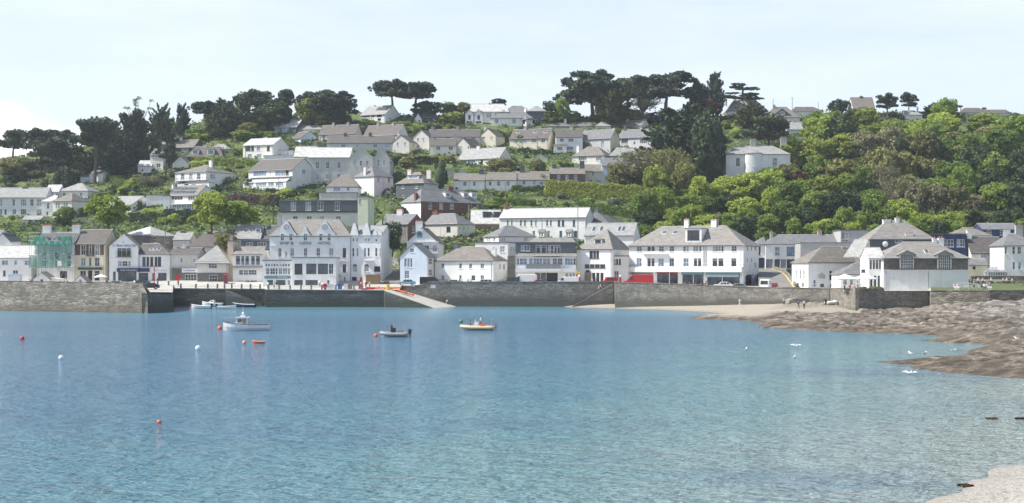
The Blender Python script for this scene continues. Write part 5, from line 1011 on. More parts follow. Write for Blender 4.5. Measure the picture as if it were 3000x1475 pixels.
# street deck
us=np.array(sorted(set(list(np.arange(-700,3701,30.))+[a+e for a,b,c in EDGE for e in(0,.5)]))); P=np.zeros((9,len(us),3))
for i,u in enumerate(us):
    ye,ze=edge(u)
    for j in range(9):
        Y=lerp(ye,YB,j/7) if j<8 else 341; P[j,i]=(XU(u,Y),Y,streetZ(u,Y)+(.06 if j==7 else 0) if j<8 else hillZ(XU(u,Y),Y)+.12)
grid_obj('street',P,M['paving'],smooth=False)
# road up the lane
m=MB(); pts=[]
for v,a,b in ((842,2222,2330),(825,2222,2318),(808,2222,2306),(796,2222,2290),(788,2222,2262)):
    Y=interp(v,[(788,347),(842,302)]); pts.append((XU(a,Y),XU(b,Y),Y,ZV(v,Y)))
for p,q in zip(pts,pts[1:]): m.poly([(p[0],p[2],p[3]+.0),(p[1],p[2],p[3]),(q[1],q[2],q[3]),(q[0],q[2],q[3])])
for p,q in zip(pts,pts[1:]): m.poly([(p[0],p[2],p[3]),(q[0],q[2],q[3]),(q[0],q[2],3),(p[0],p[2],3)]); m.poly([(p[1],p[2],p[3]),(q[1],q[2],q[3]),(q[1],q[2],3),(p[1],p[2],3)])
tag(m.build('lane_road',M['asphalt']),kind='structure')
m=MB()
for p,q in zip(pts,pts[1:]): m.poly([(p[1]-.45,p[2],p[3]+.006),(p[1]-.15,p[2],p[3]+.006),(q[1]-.15,q[2],q[3]+.006),(q[1]-.45,q[2],q[3]+.006)])
M['yline']=plain('yellow_road_paint',(.65,.50,.16),.7); tag(m.build('road_marking',M['yline']),kind='structure')
w=MB()
for p,q in zip(pts,pts[1:]): w.prism([(p[1]+.02,p[2],p[3]-1),(q[1]+.02,q[2],q[3]-1),(q[1]+.02,q[2],q[3]+.7),(p[1]+.02,p[2],p[3]+.7)],(.4,0,0))
tag(w.build('lane_wall',M['bastion']),'low stone wall curving up the right side of the lane','wall')
# steep lane beside the hotel
m=MB(); lp=[]
for t_,a,b in ((0,1122,1172),(.25,1132,1170),(.5,1143,1168),(.75,1150,1168),(1,1152,1170)):
    Y=lerp(333,372,t_); lp.append((XU(a,Y),XU(b,Y),Y,hillZ(XU(b,Y),Y)+.25))
for p,q in zip(lp,lp[1:]): m.poly([(p[0],p[2],p[3]),(p[1],p[2],p[3]),(q[1],q[2],q[3]),(q[0],q[2],q[3])])
tag(m.build('steep_lane',M['asphalt']),kind='structure')
# walls
def wall(name,label,pts,thick,mat,cope=None,cat='quay wall'):
    m=MB(); n=len(pts)
    for (x0,y0,b0,t0),(x1,y1,b1,t1) in zip(pts,pts[1:]):
        d=Vector((x1-x0,y1-y0)).normalized(); nn=Vector((-d.y,d.x))*thick
        ns=max(1,int(math.hypot(x1-x0,y1-y0)/8))
        m.add([(x0,y0,b0),(x1,y1,b1),(x1+nn.x,y1+nn.y,b1),(x0+nn.x,y0+nn.y,b0),(x0,y0,t0),(x1,y1,t1),(x1+nn.x,y1+nn.y,t1),(x0+nn.x,y0+nn.y,t0)],[(0,3,2,1),(4,5,6,7),(0,1,5,4),(1,2,6,5),(2,3,7,6),(3,0,4,7)])
    o=m.build(name,M[mat]); tag(o,label,cat)
    if cope:
        m=MB()
        for (x0,y0,b0,t0),(x1,y1,b1,t1) in zip(pts,pts[1:]):
            d=Vector((x1-x0,y1-y0)).normalized(); nn=Vector((-d.y,d.x)); a=-.08; bq=thick+.08
            m.add([(x0+nn.x*a,y0+nn.y*a,t0+.004),(x1+nn.x*a,y1+nn.y*a,t1+.004),(x1+nn.x*bq,y1+nn.y*bq,t1+.004),(x0+nn.x*bq,y0+nn.y*bq,t0+.004),(x0+nn.x*a,y0+nn.y*a,t0+.16),(x1+nn.x*a,y1+nn.y*a,t1+.16),(x1+nn.x*bq,y1+nn.y*bq,t1+.16),(x0+nn.x*bq,y0+nn.y*bq,t0+.16)],[(0,3,2,1),(4,5,6,7),(0,1,5,4),(1,2,6,5),(2,3,7,6),(3,0,4,7)])
        m.build('coping',M[cope],o)
    return o
def wp(u,Y,vt,b=-2): return (XU(u,Y),Y,b,ZV(vt,Y))
# left pier: battered front
m=MB(); f0=(XU(-260,304),304); f1=(XU(8,293),293); f2=(XU(434,278),278)
def bat(a,b,zt0,zt1,mb,off=.9):
    d=Vector((b[0]-a[0],b[1]-a[1])).normalized(); nn=Vector((-d.y,d.x)); n=10
    for i in range(n):
        for j in range(6):
            def q(ii,jj):
                t=ii/n; z=lerp(-2,lerp(zt0,zt1,t),jj/6); x=lerp(a[0],b[0],t)+nn.x*off*jj/6; y=lerp(a[1],b[1],t)+nn.y*off*jj/6
                return (x+.0,y+.07*mn.noise(Vector((x*.3,z*.8,3))),z)
            mb.poly([q(i,j),q(i+1,j),q(i+1,j+1),q(i,j+1)])
zt=ZV(824,290)
bat(f0,f1,zt,zt,m); bat(f1,(XU(412,279),279),zt,ZV(829,279),m)
a=(XU(412,279),279); b=f2; zc=ZV(829,279); zd=ZV(860,278)
m.poly([(a[0],a[1],-2),(b[0],b[1],-2),(b[0]-.4,b[1]+.7,zd),(a[0],a[1]+.9,zc)])
for (p,q,z0,z1) in ((f0,f1,zt,zt),(f1,a,zt,zc),(a,b,zc,zd)): m.poly([(p[0],p[1]+.9,z0),(q[0],q[1]+.9,z1),(q[0],q[1]+2.1,z1),(p[0],p[1]+2.1,z0)]); m.poly([(p[0],p[1]+2.1,z0),(q[0],q[1]+2.1,z1),(q[0],q[1]+2.1,1),(p[0],p[1]+2.1,1)])
po=m.build('pier',M['pier']); tag(po,'rough stone harbour pier with parapet at the left of the bay','pier')
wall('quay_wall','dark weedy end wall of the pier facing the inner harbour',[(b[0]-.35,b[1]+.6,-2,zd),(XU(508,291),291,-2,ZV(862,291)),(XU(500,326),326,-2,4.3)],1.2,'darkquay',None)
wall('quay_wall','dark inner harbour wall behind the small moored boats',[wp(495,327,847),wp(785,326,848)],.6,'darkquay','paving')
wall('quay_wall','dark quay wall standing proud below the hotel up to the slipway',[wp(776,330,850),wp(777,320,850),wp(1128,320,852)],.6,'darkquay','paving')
wall('sea_wall','tall grey stone sea wall from slipway to the harbour steps',[wp(1178,323.5,843),(XU(1240,323.4),323.4,-2,ZV(835,323.4)),(XU(1258,323.3),323.3,-2,ZV(826,323.3)),wp(1345,323,827),wp(1800,320.5,827.5)],.6,'quay','bastion')
wall('sea_wall','long stone sea wall behind the sand, sloping down to the lane',[(XU(1800,321),321,-2,ZV(827,321)),wp(1802,310.5,828),wp(1815,310,829),wp(2000,304,834),wp(2200,297,843),wp(2430,288,847)],.6,'quay','bastion')
wall('bastion_wall','projecting buttressed bastion wall under the conservatory and terrace',[wp(2432,288,847),(XU(2445,284),284,-2,ZV(846,284)),(XU(2506,268),268,-2,ZV(848,268)),(XU(2590,271),271,-2,ZV(848,271)),(XU(2590.5,271),271,-2,ZV(855,271)),(XU(2724,273.5),273.5,-2,ZV(855,273.5))],.7,'bastion','bastion')
wall('lawn_wall','low rough stone retaining wall under the lawn at right',[(XU(2724,273),273,-2,ZV(853,273)),(XU(2728,262),262,-2,ZV(853,262)),(XU(2900,259),259,-2,ZV(853,259)),(XU(3300,262),262,-2,ZV(852,262))],.5,'pier','bastion')
# harbour steps
def steps(name,label,u0,v0,u1,v1,Y,n,w,mat):
    m=MB(); z0,z1=ZV(v0,Y),ZV(v1,Y); x0,x1=XU(u0,Y),XU(u1,Y)
    for i in range(n): a,b=sorted((lerp(x0,x1,i/n),lerp(x0,x1,(i+1)/n))); z=lerp(z0,z1,(i+1)/n) if z0>z1 else 0; m.box(a,b+.001*(i%2),Y-w-.003*(i%2),Y-.02,-2,z+ (z0-z1)/n)
    o=m.build(name,M[mat]); tag(o,label,'steps'); return o
steps('harbour_steps','stone steps going down right into the small boat harbour',665,850,770,892,325.5,20,1.6,'quay')
steps('harbour_steps','stone steps climbing the sea wall beside the buttress',1795,832,1676,899,320.2,30,2.0,'quay')
# slipway
m=MB(); A_=(XU(1120,320),320,4.0); zA=3.95
pA=(XU(1125,320),320,3.95);pB=(XU(1168,320.1),323.4,4.0);pC=(XU(1345,323.4),323.4,-.15);pD=(XU(1285,314),314,-.35); pA=(XU(1127,318),318,3.9)
m.prism([pA,pD,pC,pB],(0,0,-3)); tag(m.build('slipway',M['paving']),'pale concrete slipway running down from quay to the water','slipway')
m=MB(); m.poly([(pA[0],pA[1]-.02,pA[2]-.12),(pD[0],pD[1]-.02,pD[2]-.12),(pD[0],pD[1]-.02,-3),(pA[0],pA[1]-.02,-3)]); m.poly([(pA[0],pA[1]-.02,3.8),(XU(1125,320),320,3.8),(XU(1125,320),320,-3),(pA[0],pA[1]-.02,-3)]); tag(m.build('slipway_wall',M['darkquay']),'dark triangular side wall under the slipway','wall')
m=MB(); m.poly([(XU(1125,320),320,3.98),(pA[0],pA[1],3.9),pB,(XU(1125,330),330,4.3)]); tag(m.build('quay_apron',M['paving']),kind='structure')
# culvert on the beach
cv=thing('stone_culvert','rounded stone culvert mouth at the foot of the sea wall','culvert',(XU(2334,290),287,0)); m=MB(); ring=[(-2.3,0,-1)]+[(-2.3*math.cos(math.pi*i/10),0,1.9+1.0*math.sin(math.pi*i/10)) for i in range(11)]+[(2.3,0,-1)]; m.prism(ring,(0,6,0)); m.build('vault',M['bastion'],cv)
m=MB(); r2=[(-1.2,-.01,-1)]+[(-1.2*math.cos(math.pi*i/8),-.01,1.4+.8*math.sin(math.pi*i/8)) for i in range(9)]+[(1.2,-.01,-1)]; m.prism(r2,(0,.3,0)); m.build('opening',M['dark'],cv)
# ---- shore height field
def pw(u,v): Y=HC*F/(v-CY); return (XU(u,Y),Y)
far=[pw(*p) for p in ((1655,900),(1720,902.5),(1800,904),(1966,909),(2080,915),(2145,923),(2030,931),(2020,934),(2100,937),(2195,940),(2235,950),(2225,961),(2330,966),(2496,975),(2703,981),(2760,985),(2860,990),(2770,994),(2705,998),(2800,1006),(2930,1013),(2870,1022),(2840,1030),(2825,1047),(2760,1053),(2640,1056),(2570,1060),(2600,1068),(2680,1072),(2670,1079),(2777,1094),(2900,1103),(3000,1109),(3150,1112),(3500,1120))]
far=far+[(230,330),(10,335)]
nearp=[pw(*p) for p in ((2700,1550),(2787,1475),(2850,1440),(2920,1408),(3000,1378),(3150,1345),(3500,1300))]+[(80,20),(8,20)]
inner=[pw(*p) for p in ((495,886),(520,889),(560,891),(640,888),(700,886.5),(790,886))]+[(XU(790,330),332),(XU(490,330),332)]
def sdf(P,X,Y):
    P=np.array(P); n=len(P); d=np.full(X.shape,1e9); ins=np.zeros(X.shape,bool)
    for i in range(n):
        x0,y0=P[i];x1,y1=P[(i+1)%n]; ex,ey=x1-x0,y1-y0; t=np.clip(((X-x0)*ex+(Y-y0)*ey)/(ex*ex+ey*ey+1e-9),0,1); d=np.minimum(d,np.hypot(X-x0-t*ex,Y-y0-t*ey))
        c=((y0>Y)!=(y1>Y))&(X<(x1-x0)*(Y-y0)/(y1-y0+1e-12)+x0); ins^=c
    return np.where(ins,d,-d)
def vnoise(X,Y,seed):
    r=np.random.default_rng(seed); T=r.uniform(-1,1,(256,256)); xi=np.floor(X).astype(int);yi=np.floor(Y).astype(int); fx=X-xi;fy=Y-yi; fx=fx*fx*(3-2*fx);fy=fy*fy*(3-2*fy); g=lambda a,b:T[a%256,b%256]
    return (g(xi,yi)*(1-fx)+g(xi+1,yi)*fx)*(1-fy)+(g(xi,yi+1)*(1-fx)+g(xi+1,yi+1)*fx)*fy
def fbm(X,Y,seed,o=5,ridge=False):
    s=0;a=1;f=1
    for i in range(o): n=vnoise(X*f,Y*f,seed+i); s=s+a*((1-2*np.abs(n)) if ridge else n); a*=.52; f*=2.03
    return s
def shore(name,poly,x0,x1,y0,y1,st,fn,mat,smooth=True):
    X,Y=np.meshgrid(np.arange(x0,x1,st),np.arange(y0,y1,st)); D=sdf(poly,X,Y); Z,rk=fn(X,Y,D); return grid_obj(name,np.stack([X,Y,Z],2),mat,attr=rk,smooth=smooth)
t=NT('rock_and_sand'); at=t.new('ShaderNodeAttribute',attribute_name='rockiness'); 
rn=t.noise(t.coord((.35,.8,1.6),rot=(0,0,.35)),1,8,.8); rn2=t.noise(t.coord((.12,.12,.12)),1,4)
rc=t.ramp(rn,[(.38,(.035,.03,.025)),(.45,(.15,.122,.095)),(.53,(.33,.28,.22)),(.61,(.58,.51,.41))]); rc=t.mix(t.ramp(rn2,[(.42,.0),(.68,.75)]),rc,(.14,.125,.095))  # darkest stop paints crevice shade into the hollows of the bump noise
g=t.new('ShaderNodeNewGeometry'); s=t.new('ShaderNodeSeparateXYZ'); t.l(g.outputs['Position'],s.inputs[0]); mr=t.new('ShaderNodeMapRange'); t.l(s.outputs['Z'],mr.inputs[0]); mr.inputs[1].default_value=1.6; mr.inputs[2].default_value=3.0; mr.inputs[3].default_value=0; mr.inputs[4].default_value=.6
rc=t.mix(mr.outputs[0],rc,t.ramp(rn,[(.42,(.16,.13,.105)),(.58,(.60,.55,.47))])); wet=t.new('ShaderNodeMapRange'); t.l(s.outputs['Z'],wet.inputs[0]); wet.inputs[1].default_value=.15; wet.inputs[2].default_value=1.3; wet.inputs[3].default_value=.75; wet.inputs[4].default_value=0
rc=t.mix(wet.outputs[0],rc,(.62,.55,.46),'MULTIPLY'); gr=t.noise(t.coord((.16,.3,.3)),1,4,.7); rc=t.mix(t.ramp(gr,[(.66,0.0),(.73,.7)]),rc,(.22,.27,.06))
sn=t.noise(t.coord((1.5,1.5,1.5)),1,6,.8); sc_=t.ramp(sn,[(.3,(.38,.33,.26)),(.7,(.56,.50,.41))]); wet2=t.new('ShaderNodeMapRange'); t.l(s.outputs['Z'],wet2.inputs[0]); wet2.inputs[1].default_value=.0; wet2.inputs[2].default_value=.35; wet2.inputs[3].default_value=.55; wet2.inputs[4].default_value=0; sc_=t.mix(wet2.outputs[0],sc_,(.23,.20,.15))
t.base(t.mix(at.outputs['Fac'],sc_,rc)); t.b.inputs['Roughness'].default_value=.85; t.bump(rn,1,.9); M['shore']=t.m
def ffar(X,Y,D):
    U=CX+F*X/Y; rocky=np.clip((U-2230+(262-Y)*2.2+vnoise(X*.05,Y*.05,3)*70)/110,0,1); sandspot=np.clip(1-np.hypot((U-2480)/230,(Y-262)/26),0,1)*2; rocky=np.clip(rocky-np.clip(sandspot,0,.9),0,1)
    rocky=np.where((Y<262)&(U<2300)&(U>1990)&(D<5),np.clip(rocky+1.3*np.clip(1-D/5,0,1),0,1),rocky); rocky=np.where(U>2520,1,rocky)
    zm=np.interp(U,[1650,2000,2300,2440,2520,2700,2765,3000],[1.3,1.5,1.8,1.3,.7,.8,1.8,2.3]); base=np.where(D>0,zm*(1-np.exp(-D/16))+.25*(1-np.exp(-np.maximum(D,0)/2)),D*.16)
    q=Y*.92-X*.4; st=fbm((X+Y*.4)*.10,q*.34,20,5,True)*.42+fbm((X+Y*.4)*.03,q*.09,50,3,True)*.30+np.abs(((q*.30+vnoise(X*.09,Y*.09,71)*2.2)%1)-.5)*.9-.3+fbm(X*.6,Y*.6,40,3,True)*.16; amp=np.clip((D+1)/6,0,1)*rocky
    hi=np.clip((U-2600)/150,0,1)*np.clip((Y-215)/40,0,1)*np.exp(-((Y-254)/14)**2)*1.3
    Z=base+st*amp*1.0+hi*(.0+.35*fbm(X*.1,Y*.1,60,4))+np.where((D>-4),fbm(X*.2,Y*.4,90,4)*.12*rocky,0)
    Z=np.where(D>.8,np.maximum(Z,.12),Z); Z=np.where(Y>262,np.minimum(Z,zm+.7),Z)
    return Z,rocky
shore('shore',far,8,200,112,324,.62,ffar,M['shore'],smooth=False)
def fin(X,Y,D): return np.where(D>0,D*.14,D*.2)+fbm(X*.3,Y*.3,9,3)*.03,np.zeros_like(X)
shore('harbour_sand',inner,XU(480,330),XU(800,330),305,328,.8,fin,M['shore'])
t=NT('pebble_beach'); v=t.new('ShaderNodeTexVoronoi'); v.inputs['Scale'].default_value=7; t.l(t.coord(),v.inputs['Vector']); se=t.new('ShaderNodeSeparateColor'); t.l(v.outputs['Color'],se.inputs[0]); c=t.ramp(se.outputs[0],[(0,(.22,.20,.17)),(.5,(.38,.355,.31)),(.85,(.50,.47,.41)),(1,(.15,.14,.12))])
g=t.new('ShaderNodeNewGeometry'); s=t.new('ShaderNodeSeparateXYZ'); t.l(g.outputs['Position'],s.inputs[0]); wet=t.new('ShaderNodeMapRange'); t.l(s.outputs['Z'],wet.inputs[0]); wet.inputs[1].default_value=.02; wet.inputs[2].default_value=.4; wet.inputs[3].default_value=.55; wet.inputs[4].default_value=0; c=t.mix(wet.outputs[0],c,(.24,.225,.20)); t.base(c); t.bump(v.outputs['Distance'],.8,.06); t.b.inputs['Roughness'].default_value=.8; M['pebble']=t.m
def fn_(X,Y,D): return np.where(D>0,D*.10,D*.12)+.09+fbm(X*.3,Y*.3,9,4)*.05,np.zeros_like(X)
shore('beach',nearp,8,85,18,92,.35,fn_,M['pebble'])
# lawn
P=np.zeros((10,40,3))
for j in range(10):
    for i in range(40):
        u=lerp(2727,3500,i/39); Y=lerp(262 if u<2900 else 260.5,306,j/9); P[j,i]=(XU(u,Y),Y,streetZ(u,Y)+.09)
t=NT('lawn_grass'); n=t.noise(t.coord((.5,.5,.5)),1,6,.75); n2=t.noise(t.coord((8,8,8)),1,3); c=t.ramp(n,[(.3,(.07,.10,.03)),(.6,(.12,.155,.045)),(.8,(.19,.18,.08))]); c=t.mix(t.ramp(n2,[(.4,.4),(.6,0.0)]),c,(.05,.08,.02)); t.base(c); t.b.inputs['Roughness'].default_value=.9; t.bump(n2,.8,.1); M['lawn']=t.m
grid_obj('lawn',P,M['lawn'])
# water
t=NT('sea_water'); b=t.b; b.inputs['IOR'].default_value=1.33; b.inputs['Roughness'].default_value=.12
g=t.new('ShaderNodeNewGeometry'); s=t.new('ShaderNodeSeparateXYZ'); t.l(g.outputs['Position'],s.inputs[0])
def mapr(o,a,b_,c=0.,d=1.):
    m_=t.new('ShaderNodeMapRange',interpolation_type='SMOOTHSTEP'); t.l(o,m_.inputs[0]); m_.inputs[1].default_value=a; m_.inputs[2].default_value=b_; m_.inputs[3].default_value=c; m_.inputs[4].default_value=d; return m_.outputs[0]
def add(a,bv,mode='ADD'):
    m_=t.new('ShaderNodeMath',operation=mode)
    for i,x in enumerate((a,bv)):
        if isinstance(x,(int,float)): m_.inputs[i].default_value=x
        else: t.l(x,m_.inputs[i])
    return m_.outputs[0]
big=t.noise(t.coord((.018,.030,.02)),1,4,.6); xk=add(add(s.outputs['X'],-2.1,'MULTIPLY'),s.outputs['Y']); yy=add(xk,add(add(big,-.5),70,'MULTIPLY'))
shal=mapr(yy,35,190,1,0)       # sandy shallows towards the near beach
c=t.mix(shal,(.085,.21,.325),(.12,.30,.345))
c=t.mix(mapr(yy,0,112,.95,0),c,(.27,.37,.375))
c=t.mix(mapr(yy,-30,58,.9,0),c,(.40,.42,.39)); pn=t.noise(t.coord((.022,.045,.03)),1,5,.65); c=t.mix(t.ramp(pn,[(.5,0.0),(.66,.55)]),c,(.065,.165,.285))
fs=mapr(s.outputs['Y'],215,300,0,.35); c=t.mix(fs,c,(.10,.23,.22)); t.base(c)
w1=t.noise(t.coord((.55,1.5,1)),1,3,.6); w2=t.noise(t.coord((2.2,4.8,1),rot=(0,0,.25)),1,3,.6); w3=t.noise(t.coord((.10,.3,1)),1,2,.5)
w4=t.noise(t.coord((.22,.55,1),rot=(0,0,-.15)),1,3,.6); hs=add(add(add(w1,1.5,'MULTIPLY'),add(w4,1.3,'MULTIPLY')),add(add(w2,.55,'MULTIPLY'),add(w3,1.0,'MULTIPLY')))
calm=mapr(s.outputs['Y'],235,300,1.0,.22); bp=t.new('ShaderNodeBump'); bp.inputs['Distance'].default_value=.9; t.l(calm,bp.inputs['Strength']); t.l(hs,bp.inputs['Height']); t.l(bp.outputs[0],b.inputs['Normal']); M['sea']=t.m
m=MB(); m.poly([(-2500,-400,0),(2500,-400,0),(2500,700,0),(-2500,700,0)]); tag(m.build('sea_water',M['sea']),kind='structure')
# ---------------- vehicles -----------------------------------------------------------------------
def lin(o,mats): pass
def wheels(root,xs,w,r):
    for x in xs:
        for y in (-w/2+.09,w/2-.09):
            m=MB(); m.tube((x,y-.1,r),(x,y+.1,r),r,r,14); o=m.build('wheel',M['rubber'],root); q=MB(); q.tube((x,y-.115,r),(x,y+.115,r),r*.55,r*.55,10); q.build('rim',M['silver'],o)
def vehicle(name,label,u,Y,mat,kind='hatch',rz=0,z=None,cat='car',len_=None):
    L,W_,Hh={'hatch':(4.2,1.75,1.45),'estate':(4.5,1.8,1.5),'suv':(4.6,1.9,1.8),'van':(5.2,2.0,2.05),'bigvan':(6.0,2.1,2.6),'truck':(5.6,2.1,2.5),'jeep':(4.2,1.8,2.0)}[kind]; L=len_ or L
    z=streetZ(u,Y) if z is None else z; o=thing(name,label,cat,(XU(u,Y),Y,z),math.radians(rz))
    prof={'hatch':[(0,.3),(0,.75),(.06,.85),(.24,.92),(.38,1.42),(.72,1.45),(.93,1.0),(1,.85),(1,.3)],'estate':[(0,.3),(0,.75),(.22,.95),(.36,1.46),(.92,1.48),(.99,.9),(1,.3)],
     'suv':[(0,.35),(0,.9),(.22,1.08),(.34,1.78),(.95,1.8),(1,1.0),(1,.35)],'jeep':[(0,.4),(0,1.1),(.25,1.15),(.32,1.95),(.98,2.0),(1,1.1),(1,.4)],
     'van':[(0,.3),(0,.9),(.14,1.15),(.27,1.95),(.32,2.03),(.98,2.05),(1,1.9),(1,.3)],'bigvan':[(0,.3),(0,1.0),(.12,1.3),(.23,2.35),(.28,2.55),(.98,2.6),(1,2.4),(1,.3)],'truck':[(0,.3),(0,1.2),(.03,2.2),(.08,2.4),(.3,2.4),(.31,1.0),(.31,.3)]}[kind]
    secs=[]
    for y,sx,sz in ((-W_/2,.985,.97),(-W_/2+.08,1,1),(W_/2-.08,1,1),(W_/2,.985,.97)):
        secs.append([((p-.5)*L*sx,y*(1-.10*max(0,(q-1.0))/(Hh if Hh>1 else 1)) if q>1 else y,.3+(q-.3)*sz) for p,q in prof])
    m=MB(); m.loft(secs); m.build('body',M[mat],o,False)
    g=MB(); yb=W_/2*.975
    if kind in('hatch','estate','suv','jeep'):
        a,b_,zl,zt={'hatch':(.30,.84,.95,1.36),'estate':(.28,.94,.98,1.39),'suv':(.28,.94,1.12,1.68),'jeep':(.33,.95,1.2,1.82)}[kind]; n=3
        for s_ in(-1,1):
            for i in range(n):
                x0=lerp(a,b_,i/n)+.012;x1=lerp(a,b_,(i+1)/n)-.012; t0=.08 if i==0 else 0; t1=.06 if i==n-1 else 0
                y=s_*(W_/2+.012); g.prism([((x0-.5)*L,y,zl),((x1-.5)*L,y,zl),((x1-t1-.5)*L,y*.96,zt),((x0+t0-.5)*L,y*.96,zt)],(0,-s_*.05,0))
    else:
        zl,zt={'van':(1.2,1.8),'bigvan':(1.45,2.15),'truck':(1.35,2.1)}[kind]
        for s_ in(-1,1): y=s_*(W_/2+.01); g.prism([((.16-.5)*L,y,zl),((.31-.5)*L if kind!='truck' else (.26-.5)*L,y,zl),((.31-.5)*L if kind!='truck' else (.26-.5)*L,y*.97,zt),((.23-.5)*L if kind!='truck' else(.1-.5)*L,y*.97,zt)],(0,-s_*.05,0))
    g.build('side_windows',M['g0'],o)
    def ws(p,q,name):
        m=MB(); (x0,z0),(x1,z1)=p,q; dx=-.03 if x1>x0 else .03; m.prism([((x0-.5)*L+dx,-W_*.42,z0+.06),((x0-.5)*L+dx,W_*.42,z0+.06),((x1-.5)*L+dx,W_*.39,z1-.05),((x1-.5)*L+dx,-W_*.39,z1-.05)],(dx*.6,0,.02)); m.build(name,M['g0'],o)
    pr={'hatch':((.24,.92),(.38,1.42)),'estate':((.22,.95),(.36,1.46)),'suv':((.22,1.08),(.34,1.78)),'jeep':((.25,1.15),(.32,1.95)),'van':((.14,1.15),(.27,1.95)),'bigvan':((.12,1.3),(.23,2.35)),'truck':((.0,1.25),(.03,2.2))}[kind]; ws(*pr,'windscreen')
    wheels(o,(-L*.31,L*.31),W_,.33 if kind in('hatch','estate') else .38)
    for y in(-W_*.36,W_*.36): q=MB(); q.box(-L/2-.03,-L/2+.04,y-.16,y+.16,.62,.80); q.build('headlight',M['g2'],o); q=MB(); q.box(L/2-.05,L/2+.025,y-.12,y+.12,.7,.95); q.build('tail_light',M['red'],o) if kind!='truck' else None
    if kind=='truck':
        q=MB(); q.box(-L*.17,L*.5,-W_/2,W_/2,.75,.95); q.box(-L*.17,L*.5,-W_/2,-W_/2+.06,.95,1.6); q.box(-L*.17,L*.5,W_/2-.06,W_/2,.95,1.6); q.box(-L*.17,-L*.16,-W_/2+.06,W_/2-.06,.95,1.6); q.build('load_bed',M['red'],o)
    return o
vehicle('van','bright red delivery van parked on the sea front road',1870,322.4,'red','bigvan',0,cat='van',len_=7.0)
o=vehicle('van','large white panel van parked before the slate attic apartments',1536,326,'whitep','bigvan',0,cat='van')
vehicle('jeep','dark green open jeep parked in front of the large white van',1496,325,'dkgreenp','jeep',0,cat='jeep'); vehicle('van','low white van with red badge parked near the petrol pumps',1663,325,'whitep','van',0,cat='van')
vehicle('car','white estate car parked outside the long harbour cottage',1418,326,'whitep','estate'); vehicle('car','red car parked behind the sea wall',1578,325,'red','hatch'); vehicle('pickup','red cab pickup parked left of the red delivery van',1784,325,'red','jeep',0,cat='pickup')
vehicle('car','silver white saloon car parked before the long shop terrace',2118,311,'whitep','hatch'); vehicle('truck','white cabbed tipper truck with red bed at the lane foot',2252,303,'whitep','truck',58,cat='truck')
vehicle('van','black van parked beside the pale blue house',1262,326.5,'black','van',180,cat='van'); vehicle('car','pale blue car behind the end of the sea wall',1192,326.5,'bluecar','hatch'); vehicle('car','pale green car roof showing above the sea wall',1325,325,'palecar','hatch')
vehicle('car','silver car parked behind the pier parapet',338,298,'silver','hatch',z=5.0); vehicle('car','dark car parked where the pier meets the quay',438,298,'black','hatch',z=4.55,rz=20); vehicle('car','dark blue car parked near the boat club awning',412,322,'navy','hatch')
vehicle('car','blue grey car parked in front of the right shop unit',2160,312.5,'greyp','hatch',z=4.2); vehicle('car','dark car in the yard beside the brown roofed lawn cottage',2862,300,'silver','estate')
def mbike(u,Y,label):
    o=thing('motorcycle',label,'motorcycle',(XU(u,Y),Y,streetZ(u,Y)),0,'motorcycles parked before the shops')
    for x in(-.65,.65): m=MB(); m.tube((x,-.06,.32),(x,.06,.32),.32,n=14); m.build('wheel',M['rubber'],o)
    m=MB(); m.tube((-.5,0,.55),(.45,0,.7),.14); m.ball((-.05,0,.85),.24,8,6,(1.3,.7,.7)); m.box(.1,.75,-.13,.13,.78,.9); m.build('body',M['black'],o)
    m=MB(); m.tube((-.65,0,.32),(-.42,0,1.05),.04); m.tube((-.42,-.35,1.08),(-.42,.35,1.08),.025); m.build('handlebar',M['steel'],o)
for i,(u,l) in enumerate(((2012,'motorcycle nearest the red trimmed shop front'),(2026,'second motorcycle in the row before the shops'),(2044,'third motorcycle in the row before the shops'),(2058,'motorcycle beside the blue shop window'),(2076,'last motorcycle in the row before the silver saloon'))): mbike(u,314-i*.4,l)
